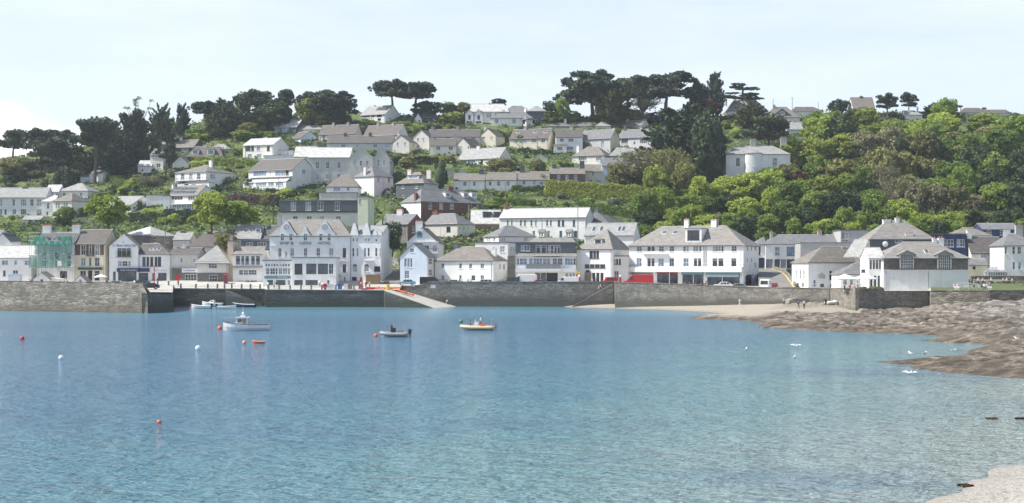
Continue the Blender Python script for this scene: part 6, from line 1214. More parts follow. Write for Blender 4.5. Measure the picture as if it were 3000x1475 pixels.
# ---------------- boats --------------------------------------------------------------------------
def hull(L,B,Hh,bowup=.35,n=12,flare=1.0):
    secs=[]
    for i in range(n+1):
        t=i/n; x=(t-.5)*L; w=B/2*(1-max(0,(t-.45)/.55)**2.4)*(.86+.14*min(1,t*4)); w=max(w,.02); sh=Hh*(1+bowup*max(0,(t-.3)/.7)**2); k_=-.15*Hh*(1-max(0,(t-.7)/.3)**2)
        secs.append([(x,-w,sh),(x,-w*.92*flare,sh*.5),(x,-w*.62,0.02),(x,0,k_-.1),(x,w*.62,.02),(x,w*.92*flare,sh*.5),(x,w,sh)])
    return secs
def cruiser(u,v):
    Y=HC*F/(v-CY); o=thing('motor_boat','white cabin motor boat with varnished wheelhouse door moored mid bay','boat',(XU(u,Y),Y,0),math.radians(180+8)); L=6.9
    s=hull(L,2.3,.95,.45); m=MB(); m.loft(s); m.build('hull',M['whitep'],o,False)
    m=MB(); 
    for a,b in zip(s,s[1:]):
        for j in(0,6): m.tube(a[j],b[j],.05,n=5)
    m.build('rubbing_strake',M['navy'],o)
    m=MB(); m.poly([(p[0][0],p[0][1]*.97,p[0][2]-.22) for p in s]+[(p[6][0],p[6][1]*.97,p[6][2]-.22) for p in s[::-1]]); m.build('deck',M['wood'],o)
    c=MB(); c.loft([[( -.2,-.8,.7),(1.9,-.75,.7),(1.9,.75,.7),(-.2,.8,.7)],[(-.2,-.72,1.95),(1.35,-.66,1.95),(1.35,.66,1.95),(-.2,.72,1.95)]]); cab=c.build('wheelhouse',M['whitep'],o)
    w=MB()
    for y in(-1,1):
        for a,b in((-.05,.55),(.65,1.3)): w.prism([(a,y*.80,1.25),(b,y*.80,1.25),(b-.05,y*.745,1.8),(a,y*.745,1.8)],(0,-y*.06,0))
    w.prism([(1.72,-.6,1.2),(1.72,.6,1.2),(1.43,.55,1.85),(1.43,-.55,1.85)],(.05,0,0)); w.build('windows',M['g1'],cab)
    d=MB(); d.box(-.27,-.2,-.35,.35,.72,1.8); d.prism([(-.02,.815,.8),(.55,.81,.8),(.55,.745,1.82),(-.02,.745,1.82)],(0,.03,0)); d.build('door',M['wood'],cab)
    r=MB(); r.box(-.5,1.6,-.85,.85,1.95,2.03); r.box(.2,.9,-.3,.3,2.03,2.35); r.build('roof',M['whitep'],cab)
    r=MB(); r.tube((.5,0,2.3),(.5,0,3.6),.03); r.ball((.5,0,2.6),.2,8,6); r.build('mast',M['whitep'],o)
    r=MB(); 
    for (x0,y0),(x1,y1) in (((1.6,-.8),(3.1,-.25)),((1.6,.8),(3.1,.25)),((3.1,-.25),(3.4,0)),((3.1,.25),(3.4,0))): r.tube((x0,y0,1.85),(x1,y1,1.95),.02,n=5); r.tube((x0,y0,1.1),(x0,y0,1.85),.02,n=5)
    r.build('bow_rail',M['steel'],o); r=MB(); r.box(-3.3,-1.2,-.9,-.75,.95,1.05); r.box(-3.3,-1.2,.75,.9,.95,1.05); r.build('side_deck',M['wood'],o)
cruiser(722,969)
def rib(label,u,v,L,tube,inner,rz,person_=True,eng='black',console=True,B=2.0):
    Y=HC*F/(v-CY); o=thing('inflatable_boat',label,'boat',(XU(u,Y),Y,0),math.radians(rz)); B=B; m=MB(); pts=[]
    for i in range(7): pts.append((-L/2+i*L*.66/6,B/2,.42))
    for i in range(1,7): a=math.pi/2*i/6; pts.append((L*.16+L*.32*math.sin(a),B/2*math.cos(a),.42+.18*math.sin(a)))
    pts+= [(p[0],-p[1],p[2]) for p in pts[::-1][1:]]
    rs=[.10]+[.25]*(len(pts)-2)+[.10]; m.pipe(pts,rs,10); m.build('tube',M[tube],o,True)
    m=MB(); s=hull(L*.92,B*.85,.34,.2); m.loft(s); m.build('hull',M['whitep'],o); m=MB(); m.box(-L*.45,L*.25,-B*.36,B*.36,.34,.40); m.build('deck',M[inner],o)
    if console: m=MB(); m.box(-.1,.5,-.35,.35,.4,1.25); m.box(.35,.42,-.33,.33,1.25,1.6); m.build('console',M['black' if eng=='black' else 'whitep'],o); m=MB(); m.box(-1.1,-.4,-.3,.3,.4,.95); m.build('seat',M['greyp' if eng=='black' else 'orange'],o)
    m=MB(); m.box(-L/2-.3,-L/2+.12,-.2,.2,.55,1.08); m.box(-L/2-.2,-L/2-.02,-.1,.1,-.3,.75); m.build('outboard_motor',M[eng],o)
    if console: m=MB(); m.path([(-L*.4,-.7,.5),(-L*.38,-.6,1.7),(-L*.38,.6,1.7),(-L*.4,.7,.5)],[.03]*4,5); m.build('roll_bar',M['steel'],o)
    return o
RB1=rib('yellow tubed inflatable boat with orange seat and two outboards',1400,968,5.3,'creamtube','orange',174,eng='greyp'); RB2=rib('dark grey inflatable boat with white hull and driver console',1157,988,4.0,'greyp','greyp',176)
rib('small black inflatable dinghy beached by the sea wall steps',1773,900,2.6,'black','greyp',5,console=False,B=1.5)
def dinghy(label,u,v,L,mat,rz,B=1.5,Hh=.5,motor=False,cover=None,cabin=False,Y=None,z=0,name='rowing_boat',cat='boat',inner='greyp',tilt=0):
    Y=Y or HC*F/(v-CY); o=thing(name,label,cat,(XU(u,Y),Y,z),math.radians(rz)); o.rotation_euler[1]=tilt; s=hull(L,B,Hh,.55); m=MB(); m.loft(s,False); m.build('hull',M[mat],o); m=MB()
    m.poly([(p[0][0]*.96,p[0][1]*.9,Hh*.75) for p in s]+[(p[6][0]*.96,p[6][1]*.9,Hh*.75) for p in s[::-1]]); m.build('deck',M[cover or inner],o); m=MB()
    for a,b in zip(s,s[1:]):
        for j in(0,6): m.tube(a[j],b[j],.045,n=4)
    m.build('gunwale',M[mat if not cover else 'whitep'],o); m=MB()
    for x in(-.2,.15): m.box(x*L-.12,x*L+.12,-B*.4,B*.4,Hh*.8,Hh*.88)
    m.build('thwart',M['wood'],o)
    if motor: m=MB(); m.box(-L/2-.35,-L/2+.1,-.18,.18,Hh,Hh+.55); m.box(-L/2-.2,-L/2-.06,-.08,.08,-.2,Hh); m.build('outboard_motor',M['black'],o)
    if cabin: m=MB(); m.loft([[(-.6,-B*.4,Hh),(L*.25,-B*.33,Hh),(L*.25,B*.33,Hh),(-.6,B*.4,Hh)],[(-.5,-B*.35,Hh+.75),(L*.02,-B*.3,Hh+.75),(L*.02,B*.3,Hh+.75),(-.5,B*.35,Hh+.75)]]); m.build('cabin',M['whitep'],o); m=MB(); m.box(-.3,.1,-B*.36,B*.36,Hh+.35,Hh+.65); m.build('window',M['g1'],o)
    return o
dinghy('small black hulled boat tucked against the dark pier end wall',520,888,3.2,'black',20,motor=True); dinghy('white open boat with green cloth and motor, left of inner group',590,905,4.6,'whitep',174,motor=True,Hh=.65,inner='greenp'); dinghy('white half cabin boat in the middle of the inner group',622,899,4.8,'whitep',178,cabin=True,B=2.0,Hh=.8)
dinghy('low white rowing boat nearest camera in the inner group',664,906,4.2,'whitep',3,Hh=.6,motor=True); dinghy('long pale blue decked boat lying behind the inner group',688,896,5.0,'whitep',176,cover='bluegrey',Hh=.65); dinghy('long dark blue boat with pale deck below the harbour steps',715,901,5.4,'navy',175,motor=True,Hh=.7,cover='whitep')
dinghy('little orange moulded tender floating alone in mid bay',757,1007,1.5,'orange',175,B=.7,Hh=.25,name='tender')
def kayak(label,u,Y,z,mat,rz,L=3.6,tilt=0): 
    o=thing('kayak',label,'kayak',(XU(u,Y),Y,z),math.radians(rz),'kayaks on the slipway'); o.rotation_euler[1]=tilt; secs=[]
    for i in range(11): t=i/10; w=max(.02,.38*math.sin(math.pi*t)**.7); h_=.12+.12*abs(2*t-1)**2; secs.append([((t-.5)*L,w*math.cos(a),.16+h_*math.sin(a)+.08*abs(2*t-1)**2) for a in [2*math.pi*j/8 for j in range(8)]])
    m=MB(); m.loft(secs); m.build('hull',M[mat],o,True); m=MB(); m.tube((0,0,.24),(0,0,.31),.26,.26,12); m.build('cockpit',M['black'],o)
kayak('long orange kayak lying nose down on the slipway',1188,319.5,3.22,'orange',-12,4.2,.30); kayak('short orange kayak lying just above the long one on the slip',1177,321,3.62,'orange',-10,3.0,.22)
for i,(u,mt,c,a) in enumerate(((1075,'red','red kayak at the left end of the quay heap',4),(1092,'red','second red kayak in the quay heap',-6),(1105,'orange','orange kayak in the middle of the quay heap',8),(1120,'orange','orange kayak resting against the yellow drum',-3),(1146,'orange','orange kayak right of the yellow drum',5),(1158,'orange','topmost orange kayak at the slipway head',-4))): kayak(c,u,321.5+(i%3)*.9,4.06+.26*(i%2),mt,a,3.3)
o=thing('drum','tall yellow plastic drum among the kayaks','drum',(XU(1136,320.8),320.8,4.05)); m=MB(); m.tube((0,0,0),(0,0,1.15),.42,.42,14); m.build('body',M['yellowp'],o); m=MB(); m.tube((0,0,1.151),(0,0,1.2),.44,.44,14); m.build('rim',M['yellowp'],o)
o=thing('sail_board','upright red board with pale band leaning on the quay','board',(XU(1054,322),322,4.06)); m=MB(); m.prism([(-.35,0,0),(.4,0,0),(.75,0,1.5),(.6,0,2.8),(.25,0,3.1),(-.15,0,1.8)],(0,.1,0)); m.build('board',M['red'],o); m=MB(); m.prism([(.0,-.02,1.2),(.45,-.02,1.3),(.5,-.02,1.8),(.05,-.02,1.7)],(0,.019,0)); m.build('band',M['offwhite'],o)
def bx(name,label,cat,u,Y,w,d,h_,mat,z=None,lid=None,group=None,rz=0):
    o=thing(name,label,cat,(XU(u,Y),Y,streetZ(u,Y) if z is None else z),math.radians(rz),group); m=MB(); m.loft([[(-w/2*s,-d/2*s,z_),(w/2*s,-d/2*s,z_),(w/2*s,d/2*s,z_),(-w/2*s,d/2*s,z_)] for s,z_ in ((.96,0),(1,h_*.5),(1,h_))]); m.build('body',M[mat],o)
    m=MB(); m.box(-w/2-.03,w/2+.03,-d/2-.03,d/2+.03,h_,h_+.08); m.build('lid',M[lid or mat],o); return o
bx('storage_bin','blue plastic bin on the quay beside white chests','bin',996,322,.95,.7,1.25,'bluep'); bx('storage_chest','left white storage chest on the quay railings','chest',964,322,.8,.7,1.15,'whitep'); bx('storage_chest','middle white storage chest left of the blue bin','chest',975,322,.7,.7,1.1,'whitep'); bx('storage_chest','white storage chest right of the blue bin','chest',1014,322,.9,.7,1.15,'whitep'); bx('crate','brown timber crate right of the white chests','crate',1026,322,.9,.7,1.1,'brownbox')
bx('kiosk_box','plain white box kiosk behind the pier parapet','kiosk',44,294.5,2.5,1.5,2.8,'whitep',z=5.0)
o=thing('lifebuoy','red lifebuoy on its quayside rail post','lifebuoy',(XU(953,320.6),320.3,4.0)); m=MB()
for i in range(16): a=2*math.pi*i/16;b=2*math.pi*(i+1)/16; m.tube((.45*math.cos(a),0,.95+.45*math.sin(a)),(.45*math.cos(b),0,.95+.45*math.sin(b)),.11,n=6)
m.build('ring',M['red'],o); m=MB(); m.box(-.3,.3,.05,.2,0,1.3); m.build('housing',M['red'],o)
# buoys: (u,v centre base, diameter px, colour, label)
for u,v,d,mt,lb in ((65,996,13,'red','dark red mooring buoy at the left edge of the bay'),(179,1053,15,'whitep','white mooring buoy nearest the left edge'),(466,1241,14,'orange','orange mooring buoy closest to the camera'),(580,1025,16,'whitep','white mooring buoy left of the little orange tender'),(716,1008,13,'peachp','pale orange mooring buoy beside the little orange tender'),(644,966,14,'orange','orange mooring buoy left of the cabin motor boat'),(1101,987,12,'orange','orange mooring buoy left of the dark inflatable boat'),(1350,946,12,'greenp','green mooring buoy left of the yellow inflatable boat'),(560,904,7,'red','tiny red buoy in the inner harbour mouth')):
    if mt=='peachp' and mt not in M: M[mt]=plain('faded_orange_plastic',(.72,.33,.2),.5)
    Y=HC*F/(v-CY); r=d/2/F*Y; o=thing('mooring_buoy',lb,'buoy',(XU(u,Y),Y,0),0,'mooring buoys in the bay'); m=MB(); m.ball((0,0,r*.55),r,14,10); m.build('float',M[mt],o,True); m=MB(); m.tube((0,0,r*1.4),(0,0,r*1.75),r*.18,r*.15,8); m.build('mooring_eye',M['greyp'],o)
# gulls
for u,v,lb,fly in ((2187,1024,'gull swimming on the water left of its companion',0),(2332,1014,'gull with spread wings over the bay water',1),(2327,1049,'gull swimming nearest mid bay',0),(2664,1049,'pair leader gull standing on the low rock spit',0),(2672,1050,'second gull close beside another on the rock spit',0),(2709,1050,'gull standing alone on the low rock spit',0),(2793,1028,'gull swimming in the rocky inlet',0),(2979,1014,'white gull resting on rocks near right edge',0),(2666,1096,'gull low over water beside the rock spit',1)):
    Y=HC*F/(v+4-CY); z={2664:.45,2672:.45,2709:.5,2979:.9}.get(u,0.02); o=thing('gull',lb,'gull',(XU(u,Y),Y,z),R.uniform(0,3),'gulls on the water and rocks'); m=MB(); ring=lambda x,r,zz:[(x,r*math.cos(a),zz+r*math.sin(a)) for a in [2*math.pi*j/8 for j in range(8)]]
    s=[ring(-.32,.02,.17),ring(-.2,.07,.15),ring(0,.115,.13),ring(.13,.09,.17),ring(.18,.05,.24),ring(.23,.055,.29),ring(.28,.04,.29),ring(.33,.012,.275)]; m.loft([[tuple(q*1.15 for q in p) for p in r_] for r_ in s]); m.build('body',M['whitep'],o,True)
    for y in(-1,1):
        w=MB(); 
        if fly: w.slab([(-.1,y*.08,.2),(.12,y*.08,.2),(.1,y*.4,.38),(-.12,y*.75,.3),(-.14,y*.4,.34)],[(0,1,2,3,4)],.02)
        else: w.slab([(-.33,y*.05,.26),(.08,y*.10,.28),(.1,y*.14,.2),(-.1,y*.15,.15)],[(0,1,2,3)],.02)
        w.build('wing',M['greyp' if not fly else 'whitep'],o)
# ---------------- people ---------------------------------------------------------------------------
SK=plain('skin',(.55,.34,.25),.6); HAIR=plain('hair',(.10,.07,.05),.8); HAIRG=plain('grey_hair',(.45,.43,.4),.8)
def body(joints,edges,rad,slots):
    me=bpy.data.meshes.new('body'); me.from_pydata(joints,edges,[]); o=bpy.data.objects.new('tmp',me); COL.objects.link(o); md=o.modifiers.new('s','SKIN'); 
    for i,r in enumerate(rad): me.skin_vertices[0].data[i].radius=r if isinstance(r,tuple) else (r,r)
    me.skin_vertices[0].data[0].use_root=True; md.use_smooth_shade=True; sb=o.modifiers.new('b','SUBSURF'); sb.levels=1
    bpy.context.view_layer.update(); dg=bpy.context.evaluated_depsgraph_get(); e=bpy.data.meshes.new_from_object(o.evaluated_get(dg)); bpy.data.objects.remove(o)
    J=[Vector(j) for j in joints]
    e.materials.clear(); e.materials.append(SK); e.materials.append(M['white']); e.materials.append(M['navy'])
    E=[(a,b) for a,b in edges]
    for p in e.polygons:
        c=p.center; best=None
        for (a,b) in E:
            A,B=J[a],J[b]; d=B-A; t=max(0,min(1,(c-A).dot(d)/d.length_squared)); dist=(c-A-d*t).length
            if best is None or dist<best[0]: best=(dist,slots[(a,b)])
        p.material_index=best[1]; p.use_smooth=True
    return e
# joints: 0 pelvis 1 chest 2 neck 3 head 4 headtop | 5 Lsh 6 Lelb 7 Lwr 8 Lhand | 9..12 right | 13 Lhip 14 Lkn 15 Lank 16 Ltoe | 17..20
EDG=[(0,1),(1,2),(2,3),(3,4),(1,5),(5,6),(6,7),(7,8),(1,9),(9,10),(10,11),(11,12),(0,13),(13,14),(14,15),(15,16),(0,17),(17,18),(18,19),(19,20)]
SL={(0,1):1,(1,2):1,(2,3):0,(3,4):0,(1,5):1,(5,6):1,(6,7):0,(7,8):0,(1,9):1,(9,10):1,(10,11):0,(11,12):0,(0,13):2,(13,14):2,(14,15):2,(15,16):2,(0,17):2,(17,18):2,(18,19):2,(19,20):2}
RD=[(.15,.11),(.17,.12),.055,.095,.08,.07,.045,.035,.04,.07,.045,.035,.04,.10,.065,.045,.04,.10,.065,.045,.04]
POSES={'stand':[(0,0,.95),(0,0,1.32),(0,0,1.5),(0,-.02,1.62),(0,0,1.72),(-.19,0,1.40),(-.24,.02,1.12),(-.22,-.08,.88),(-.22,-.12,.80),(.19,0,1.40),(.24,.02,1.12),(.22,-.08,.88),(.22,-.12,.80),(-.10,0,.88),(-.11,-.02,.48),(-.11,.02,.08),(-.12,-.14,.03),(.10,0,.88),(.11,-.02,.48),(.11,.02,.08),(.12,-.14,.03)],
 'walk':[(0,0,.93),(0,-.03,1.30),(0,-.05,1.48),(0,-.08,1.60),(0,-.07,1.70),(-.19,-.03,1.38),(-.24,.14,1.14),(-.23,.12,.90),(-.23,.08,.82),(.19,-.03,1.38),(.24,-.16,1.13),(.22,-.32,.95),(.21,-.38,.90),(-.10,0,.87),(-.10,-.2,.50),(-.10,-.24,.08),(-.10,-.38,.04),(.10,0,.87),(.10,.10,.47),(.10,.34,.14),(.10,.26,.03)],
 'sit':[(0,0,.55),(0,.05,.93),(0,.03,1.11),(0,0,1.23),(0,.02,1.33),(-.19,.04,1.01),(-.24,-.03,.74),(-.18,-.26,.66),(-.16,-.33,.64),(.19,.04,1.01),(.24,-.03,.74),(.18,-.26,.66),(.16,-.33,.64),(-.10,-.03,.53),(-.13,-.45,.52),(-.13,-.45,.08),(-.13,-.58,.04),(.10,-.03,.53),(.13,-.45,.52),(.13,-.45,.08),(.13,-.58,.04)],
 'bend':[(0,0,.90),(0,-.28,1.08),(0,-.44,1.06),(0,-.54,1.0),(0,-.62,.95),(-.18,-.34,1.0),(-.2,-.40,.74),(-.16,-.46,.5),(-.15,-.48,.42),(.18,-.34,1.0),(.2,-.40,.74),(.16,-.46,.5),(.15,-.48,.42),(-.10,0,.86),(-.11,-.04,.47),(-.11,.02,.08),(-.12,-.14,.03),(.10,0,.86),(.11,-.04,.47),(.11,.02,.08),(.12,-.14,.03)]}
PM={k_:body(v,EDG,RD,SL) for k_,v in POSES.items()}
CLO={'white':M['white'],'navy':M['navy'],'pink':M['pink'],'blue':M['bluep'],'black':M['black'],'grey':M['greyp'],'red':M['red'],'tan':M['wood'],'purple':M['lilac'],'paleblue':M['paleblue']}
def person(pose,u,Y,z,rz,top,leg,label,hair=None,s=1.0,group=None):
    o=thing('person',label,'person',(XU(u,Y),Y,z),math.radians(rz),group); o.scale=(s,)*3; b=bpy.data.objects.new('body',PM[pose]); COL.objects.link(b); b.parent=o
    for i,mm in((1,CLO[top]),(2,CLO[leg])): b.material_slots[i].link='OBJECT'; b.material_slots[i].material=mm
    h=POSES[pose][4]; h3=POSES[pose][3]; m=MB(); c=Vector(h)*.55+Vector(h3)*.45; m.ball((c.x,c.y+.02,c.z+.015),.105,10,7,(.95,1.08,.95)); m.build('hair',hair or HAIR,o,True); return o
def onshore(u,v,zg): Y=(HC-zg)*F/(v-CY); return Y
for u,v,zg,ps,top,leg,lb,rz in ((2167,898,.95,'walk','white','paleblue','person in white shirt walking alone on the sand by the wall',60),(2297,897,1.35,'stand','purple','black','person in pink top and black trousers beside the culvert',20),(2339,909,1.5,'walk','navy','tan','person in navy jacket standing on the rocks',150),(2356,907,1.5,'stand','paleblue','black','person in pale jacket and dark trousers on the rocks',200),(2404,890,1.6,'stand','white','tan','person in pale shirt and tan trousers by the beached gear',0)):
    Y=onshore(u,v,zg); person(ps,u,Y,zg+.05,rz,top,leg,lb)
person('bend',1313,319,0.55,-70,'white','navy','person in white top bending over at the foot of the slipway'); person('stand',1178,322.6,4.0,20,'white','navy','person in white shirt standing at the wall end above slipway')
for u,ps,top,leg,lb,Y in ((785,'stand','white','navy','person in white shirt at the quay railing before the dining room',323),(803,'walk','paleblue','navy','person in pale blue top pushing along the quay',323),(809,'walk','navy','pink','person in dark top and pink trousers on the quay',323.6),(522,'walk','red','navy','person in dark red top walking past the bank',329),(462,'stand','black','black','person in black by the post office window',332),(945,'stand','white','red','person in white top behind the lifebuoy',323),(937,'stand','paleblue','red','person leaning by the hotel lounge windows',327),(1072,'stand','black','black','person in wetsuit black standing by the kayaks',323),(1083,'walk','paleblue','black','person in pale vest and black leggings by the kayaks',323),
   (1352,'stand','white','tan','person in white top outside harbour cottage door',324.6),(1371,'stand','pink','tan','person in pink top outside harbour cottage door',324.6),(1379,'stand','white','tan','person in white hat outside harbour cottage door',325.2),(1347,'stand','black','black','person in black outside the long harbour cottage',325.4),(2068,'stand','grey','black','person in grey looking at the shop window',318),(1735,'stand','white','tan','person in white near the arched timber door',326),
   (176,'sit','white','navy','person in white seated on the pier left group',300),(188,'sit','pink','navy','person in pink seated on the pier left group',300),(197,'stand','tan','navy','person in tan standing on the pier',301),(290,'sit','black','navy','person in black seated under the pale pier parasol',301),(313,'stand','black','black','person in black standing at the pier parapet',299),(394,'stand','white','navy','person in white leaning at the pier end',297),(84,'stand','pink','navy','person in pink before the white cottage',312),(90,'stand','black','navy','person in black before the white cottage',312)):
    z=streetZ(u,Y) if not 160<u<400 else 4.95
    person(ps,u,Y,z,R.uniform(-40,40),top,leg,lb,hair=R.choice([HAIR,HAIRG,HAIR]))
person('sit',1760,320.6,4.1,60,'paleblue','tan','person sitting part way down the sea wall steps'); person('stand',1755,320.6,3.3,60,'pink','tan','person in pink standing on the sea wall steps')
person('stand',1408,RB1.location.y-.1,.42,90,'white','navy','person in white helmet driving the yellow inflatable boat') ; person('stand',1378,RB1.location.y+.2,.42,90,'black','black','person in black crouched forward in the yellow inflatable boat',s=.85); person('stand',1146,RB2.location.y,.42,90,'black','black','person in black at the dark inflatable console',s=.8)
person('stand',838,330.5-3,ZV(757,327),10,'tan','tan','person in tan standing on the hotel roof terrace')
for u,v,top,leg,lb,ps in ((2474,838,'purple','black','person standing by the terrace parasol post','stand'),(2490,842,'red','navy','person in red seated at the left terrace table','sit'),(2503,842,'purple','black','person in mauve leaning over a terrace table','sit'),(2513,836,'pink','tan','person in pink standing among terrace tables','stand'),(2520,841,'white','navy','person in white seated at the right terrace table','sit')):
    Y=272+((v-836)*-.5); person(ps,u,Y+3,streetZ(u,Y+3),R.uniform(0,360),top,leg,lb)
# ---------------- lawn benches and people
def bench(u,Y,z,rz,label,mat='offwhite'):
    o=thing('bench',label,'bench',(XU(u,Y),Y,z),math.radians(rz),'white benches on the lawn'); 
    m=MB(); [m.box(-.75,.75,y,y+.09,.42,.46) for y in(-.25,-.13,0,.12)]; m.build('seat',M[mat],o); m=MB(); [m.box(-.75,.75,.24,.27,z_,z_+.08) for z_ in(.55,.68,.81)]; m.build('backrest',M[mat],o)
    for x in(-.7,.7):
        for y in(-.22,.24): m=MB(); m.box(x-.04,x+.04,y-.03,y+.03,0,.42 if y<0 else .9); m.build('leg',M[mat],o)
LZ=lambda u,Y: streetZ(u,Y)+.09
for i,u in enumerate((2812,2828,2848,2862)): bench(u,264.5,LZ(u,264.5),0,['front row bench at the left end of the lawn edge','front row bench second along the lawn edge','front row bench third along the lawn edge','front row bench right end of the lawn edge'][i])
for i,u in enumerate((2862,2880,2897,2908,2925,2944,2958)): bench(u,292,LZ(u,292),0,f'{["first","second","third","fourth","fifth","sixth","last"][i]} bench of the back row against the lawn wall')
for u,Y,top,leg,lb,ps in ((2796,264.5,'pink','pink','person in pink seated at the left end of the front benches','sit'),(2805,264.5,'pink','white','person in bright pink seated second on the front benches','sit'),(2884,264,'paleblue','navy','person in pale blue sitting on the lawn edge','sit'),(2893,264,'purple','paleblue','person in mauve sitting on the lawn beside another','sit'),(2900,263.6,'grey','paleblue','person lounging at right of the lawn edge pair','sit'),
  (2866,291.6,'pink','navy','person in pink on the first back row bench','sit'),(2880,291.6,'pink','black','person in pink on the second back row bench','sit'),(2904,291.6,'pink','black','person in deep pink on the fourth back row bench','sit'),(2940,291.6,'purple','black','person in mauve at the right bench group','sit'),(2950,291.6,'pink','black','person in pink at the centre of the right bench group','sit'),(2957,291.6,'black','black','person in black in the right bench group','sit'),(2966,291.6,'purple','navy','person in lilac at the right end of the bench group','sit'),
  (2818,276,'pink','tan','person in pink top standing on the ramp by the white wall','stand'),(2848,290,'black','black','person in black at the corner of the white wall','stand'),(2856,291,'black','grey','person in dark coat beside the first back bench','stand')):
    person(ps,u,Y,LZ(u,Y),R.uniform(-25,25),top,leg,lb,hair=R.choice([HAIR,HAIRG]),group=None)
o=thing('low_wall','low stone garden wall behind the back row benches','wall',(XU(2845,295),295,LZ(2845,295))); m=MB(); m.box(0,16,0,.5,-1,1.5); m.build('masonry',M['bastion'],o); m=MB(); m.box(-.1,16.1,-.08,.58,1.5,1.62); m.build('coping',M['concrete'],o)
o=thing('handrail','white metal handrail beside the lawn ramp','railing',(XU(2808,272),272,LZ(2808,272))); m=MB(); m.path([(0,0,1),(2,0,1),(3,0,.75),(4,0,.75)],[.04]*4,5); [m.tube((x,0,-.2),(x,0,1 if x<3 else .75),.035) for x in(0,2,4)]; m.build('rail',M['whitep'],o)
o=thing('picnic_table','grey timber picnic table at the right edge of the lawn','table',(XU(2992,282),282,LZ(2992,282))); m=MB(); m.box(-.9,.9,-.4,.4,.72,.78); m.build('top',M['wood'],o)
for y in(-.7,.7): m=MB(); m.box(-.9,.9,y-.13,y+.13,.42,.47); m.build('seat',M['wood'],o)
for x in(-.6,.6):
    for s_ in(-1,1): m=MB(); m.tube((x,s_*.1,.72),(x,s_*.65,0),.05); m.build('leg',M['wood'],o)
# parasols, tables
def parasol(u,Y,w,h_,label,mat='cloth',z=None):
    z=streetZ(u,Y) if z is None else z; o=thing('parasol',label,'parasol',(XU(u,Y),Y,z),0); m=MB(); n=4 if w>3 else 8; rim=[(w/2*math.cos(a)*1.2,w/2*math.sin(a)*1.2,h_) for a in [2*math.pi*(i+.5)/n for i in range(n)]]; m.slab(rim+[(0,0,h_+w*.22)],[(i,(i+1)%n,n) for i in range(n)],.05)
    for i in range(n): a,b=rim[i],rim[(i+1)%n]; m.poly([a,b,(b[0],b[1],b[2]-.2),(a[0],a[1],a[2]-.2)])
    m.build('canopy',M[mat],o); m=MB(); m.tube((0,0,0),(0,0,h_+w*.2),.04); m.build('pole',M['steel'],o); m=MB(); m.tube((0,0,0),(0,0,.12),.4,.35,12); m.build('base',M['concrete'],o)
parasol(2475,274,4.6,2.45,'large white square parasol at left of the terrace'); parasol(2535,274,4.4,2.45,'large white square parasol against the conservatory'); parasol(296,300,2.4,2.35,'small pale parasol on the pier',z=4.95)
for i,(u,l) in enumerate(((2482,'round terrace table under the left white parasol'),(2500,'round terrace table between the parasols'),(2528,'round terrace table beside the planters'))):
    Y=273.5; o=thing('table',l,'table',(XU(u,Y),Y,streetZ(u,Y))); m=MB(); m.tube((0,0,.72),(0,0,.76),.45,n=16); m.build('top',M['whitep'],o); m=MB(); m.tube((0,0,0),(0,0,.72),.04); m.tube((0,0,0),(0,0,.04),.25,n=12); m.build('pedestal',M['steel'],o)
def planter(u,Y,label,w=1.4): 
    z=streetZ(u,Y); o=thing('planter',label,'planter',(XU(u,Y),Y,z)); m=MB(); m.box(-w/2,w/2,-.2,.2,0,.45); m.build('trough',M['greyp'],o); L=LV(); L.lobe((0,0,.6),(w/2,.25,.3),260,.07); f=bpy.data.objects.new('plants',L.mesh('plants',M['L_mid'])); COL.objects.link(f); f.parent=o
planter(2530,269.6,'planted trough on the terrace wall, left of two'); planter(2558,270.6,'planted trough on the terrace wall, middle',1.8); planter(2576,271.2,'planted trough on the terrace wall beside conservatory',1.4)
# sheds on the pier
def hut(u,Y,w,d,h_,r,label,wall_='white',rm='greybrown',wing=False):
    o=thing('hut',label,'hut',(XU(u,Y),Y,4.95),0); m=MB(); wallcols(m,lambda a,dd,z:(a,dd,z),w,0,lambda a:h_+r*(1-abs(a-w/2)/(w/2)),[(w*.4,w*.62,1.0,1.8,'')],[w/2],.08); m.box(0,.001,0,d,0,h_); m.box(w-.001,w,0,d,0,h_); m.poly([(0,d,0),(w,d,0),(w,d,h_),(w/2,d,h_+r),(0,d,h_)]); m.build('wall',M[wall_],o); mkwin(o,lambda a,dd,z:(a,dd,z),(w*.4,w*.62,1.0,1.8,''),.08)
    m=MB(); m.slab([(-.15,-.15,h_-.1),(w/2,-.15,h_+r+.08),(w+.15,-.15,h_-.1),(-.15,d+.15,h_-.1),(w/2,d+.15,h_+r+.08),(w+.15,d+.15,h_-.1)],[(0,1,4,3),(1,2,5,4)],.09); m.build('roof',M[rm],o); return o
o=hut(98,303,3.6,4.5,1.9,1.3,'larger white gabled pier hut with yellow awning'); m=MB(); m.slab([(3.6,.3,2.1),(6.6,.3,1.75),(6.6,3.0,1.75),(3.6,3.0,2.1)],[(0,1,2,3)],.06); m.build('awning',M['yellow'],o); m=MB(); m.box(3.6,6.2,.8,3.0,0,1.9); m.build('side_room',M['white'],o)
hut(213,300,3.3,3.5,1.1,1.5,'smaller white gabled pier hut with dark roof')
rb=rib('upturned grey dinghy stored on the pier near white kiosk',78,990,2.8,'greyp','greyp',0,console=False,B=1.3); rb.location=(XU(75,297),297,5.0)
rb=rib('red trimmed dinghy stored on the pier by the white hut',112,990,3.2,'red','greyp',0,console=False,B=1.3); rb.location=(XU(108,297),297,5.0)
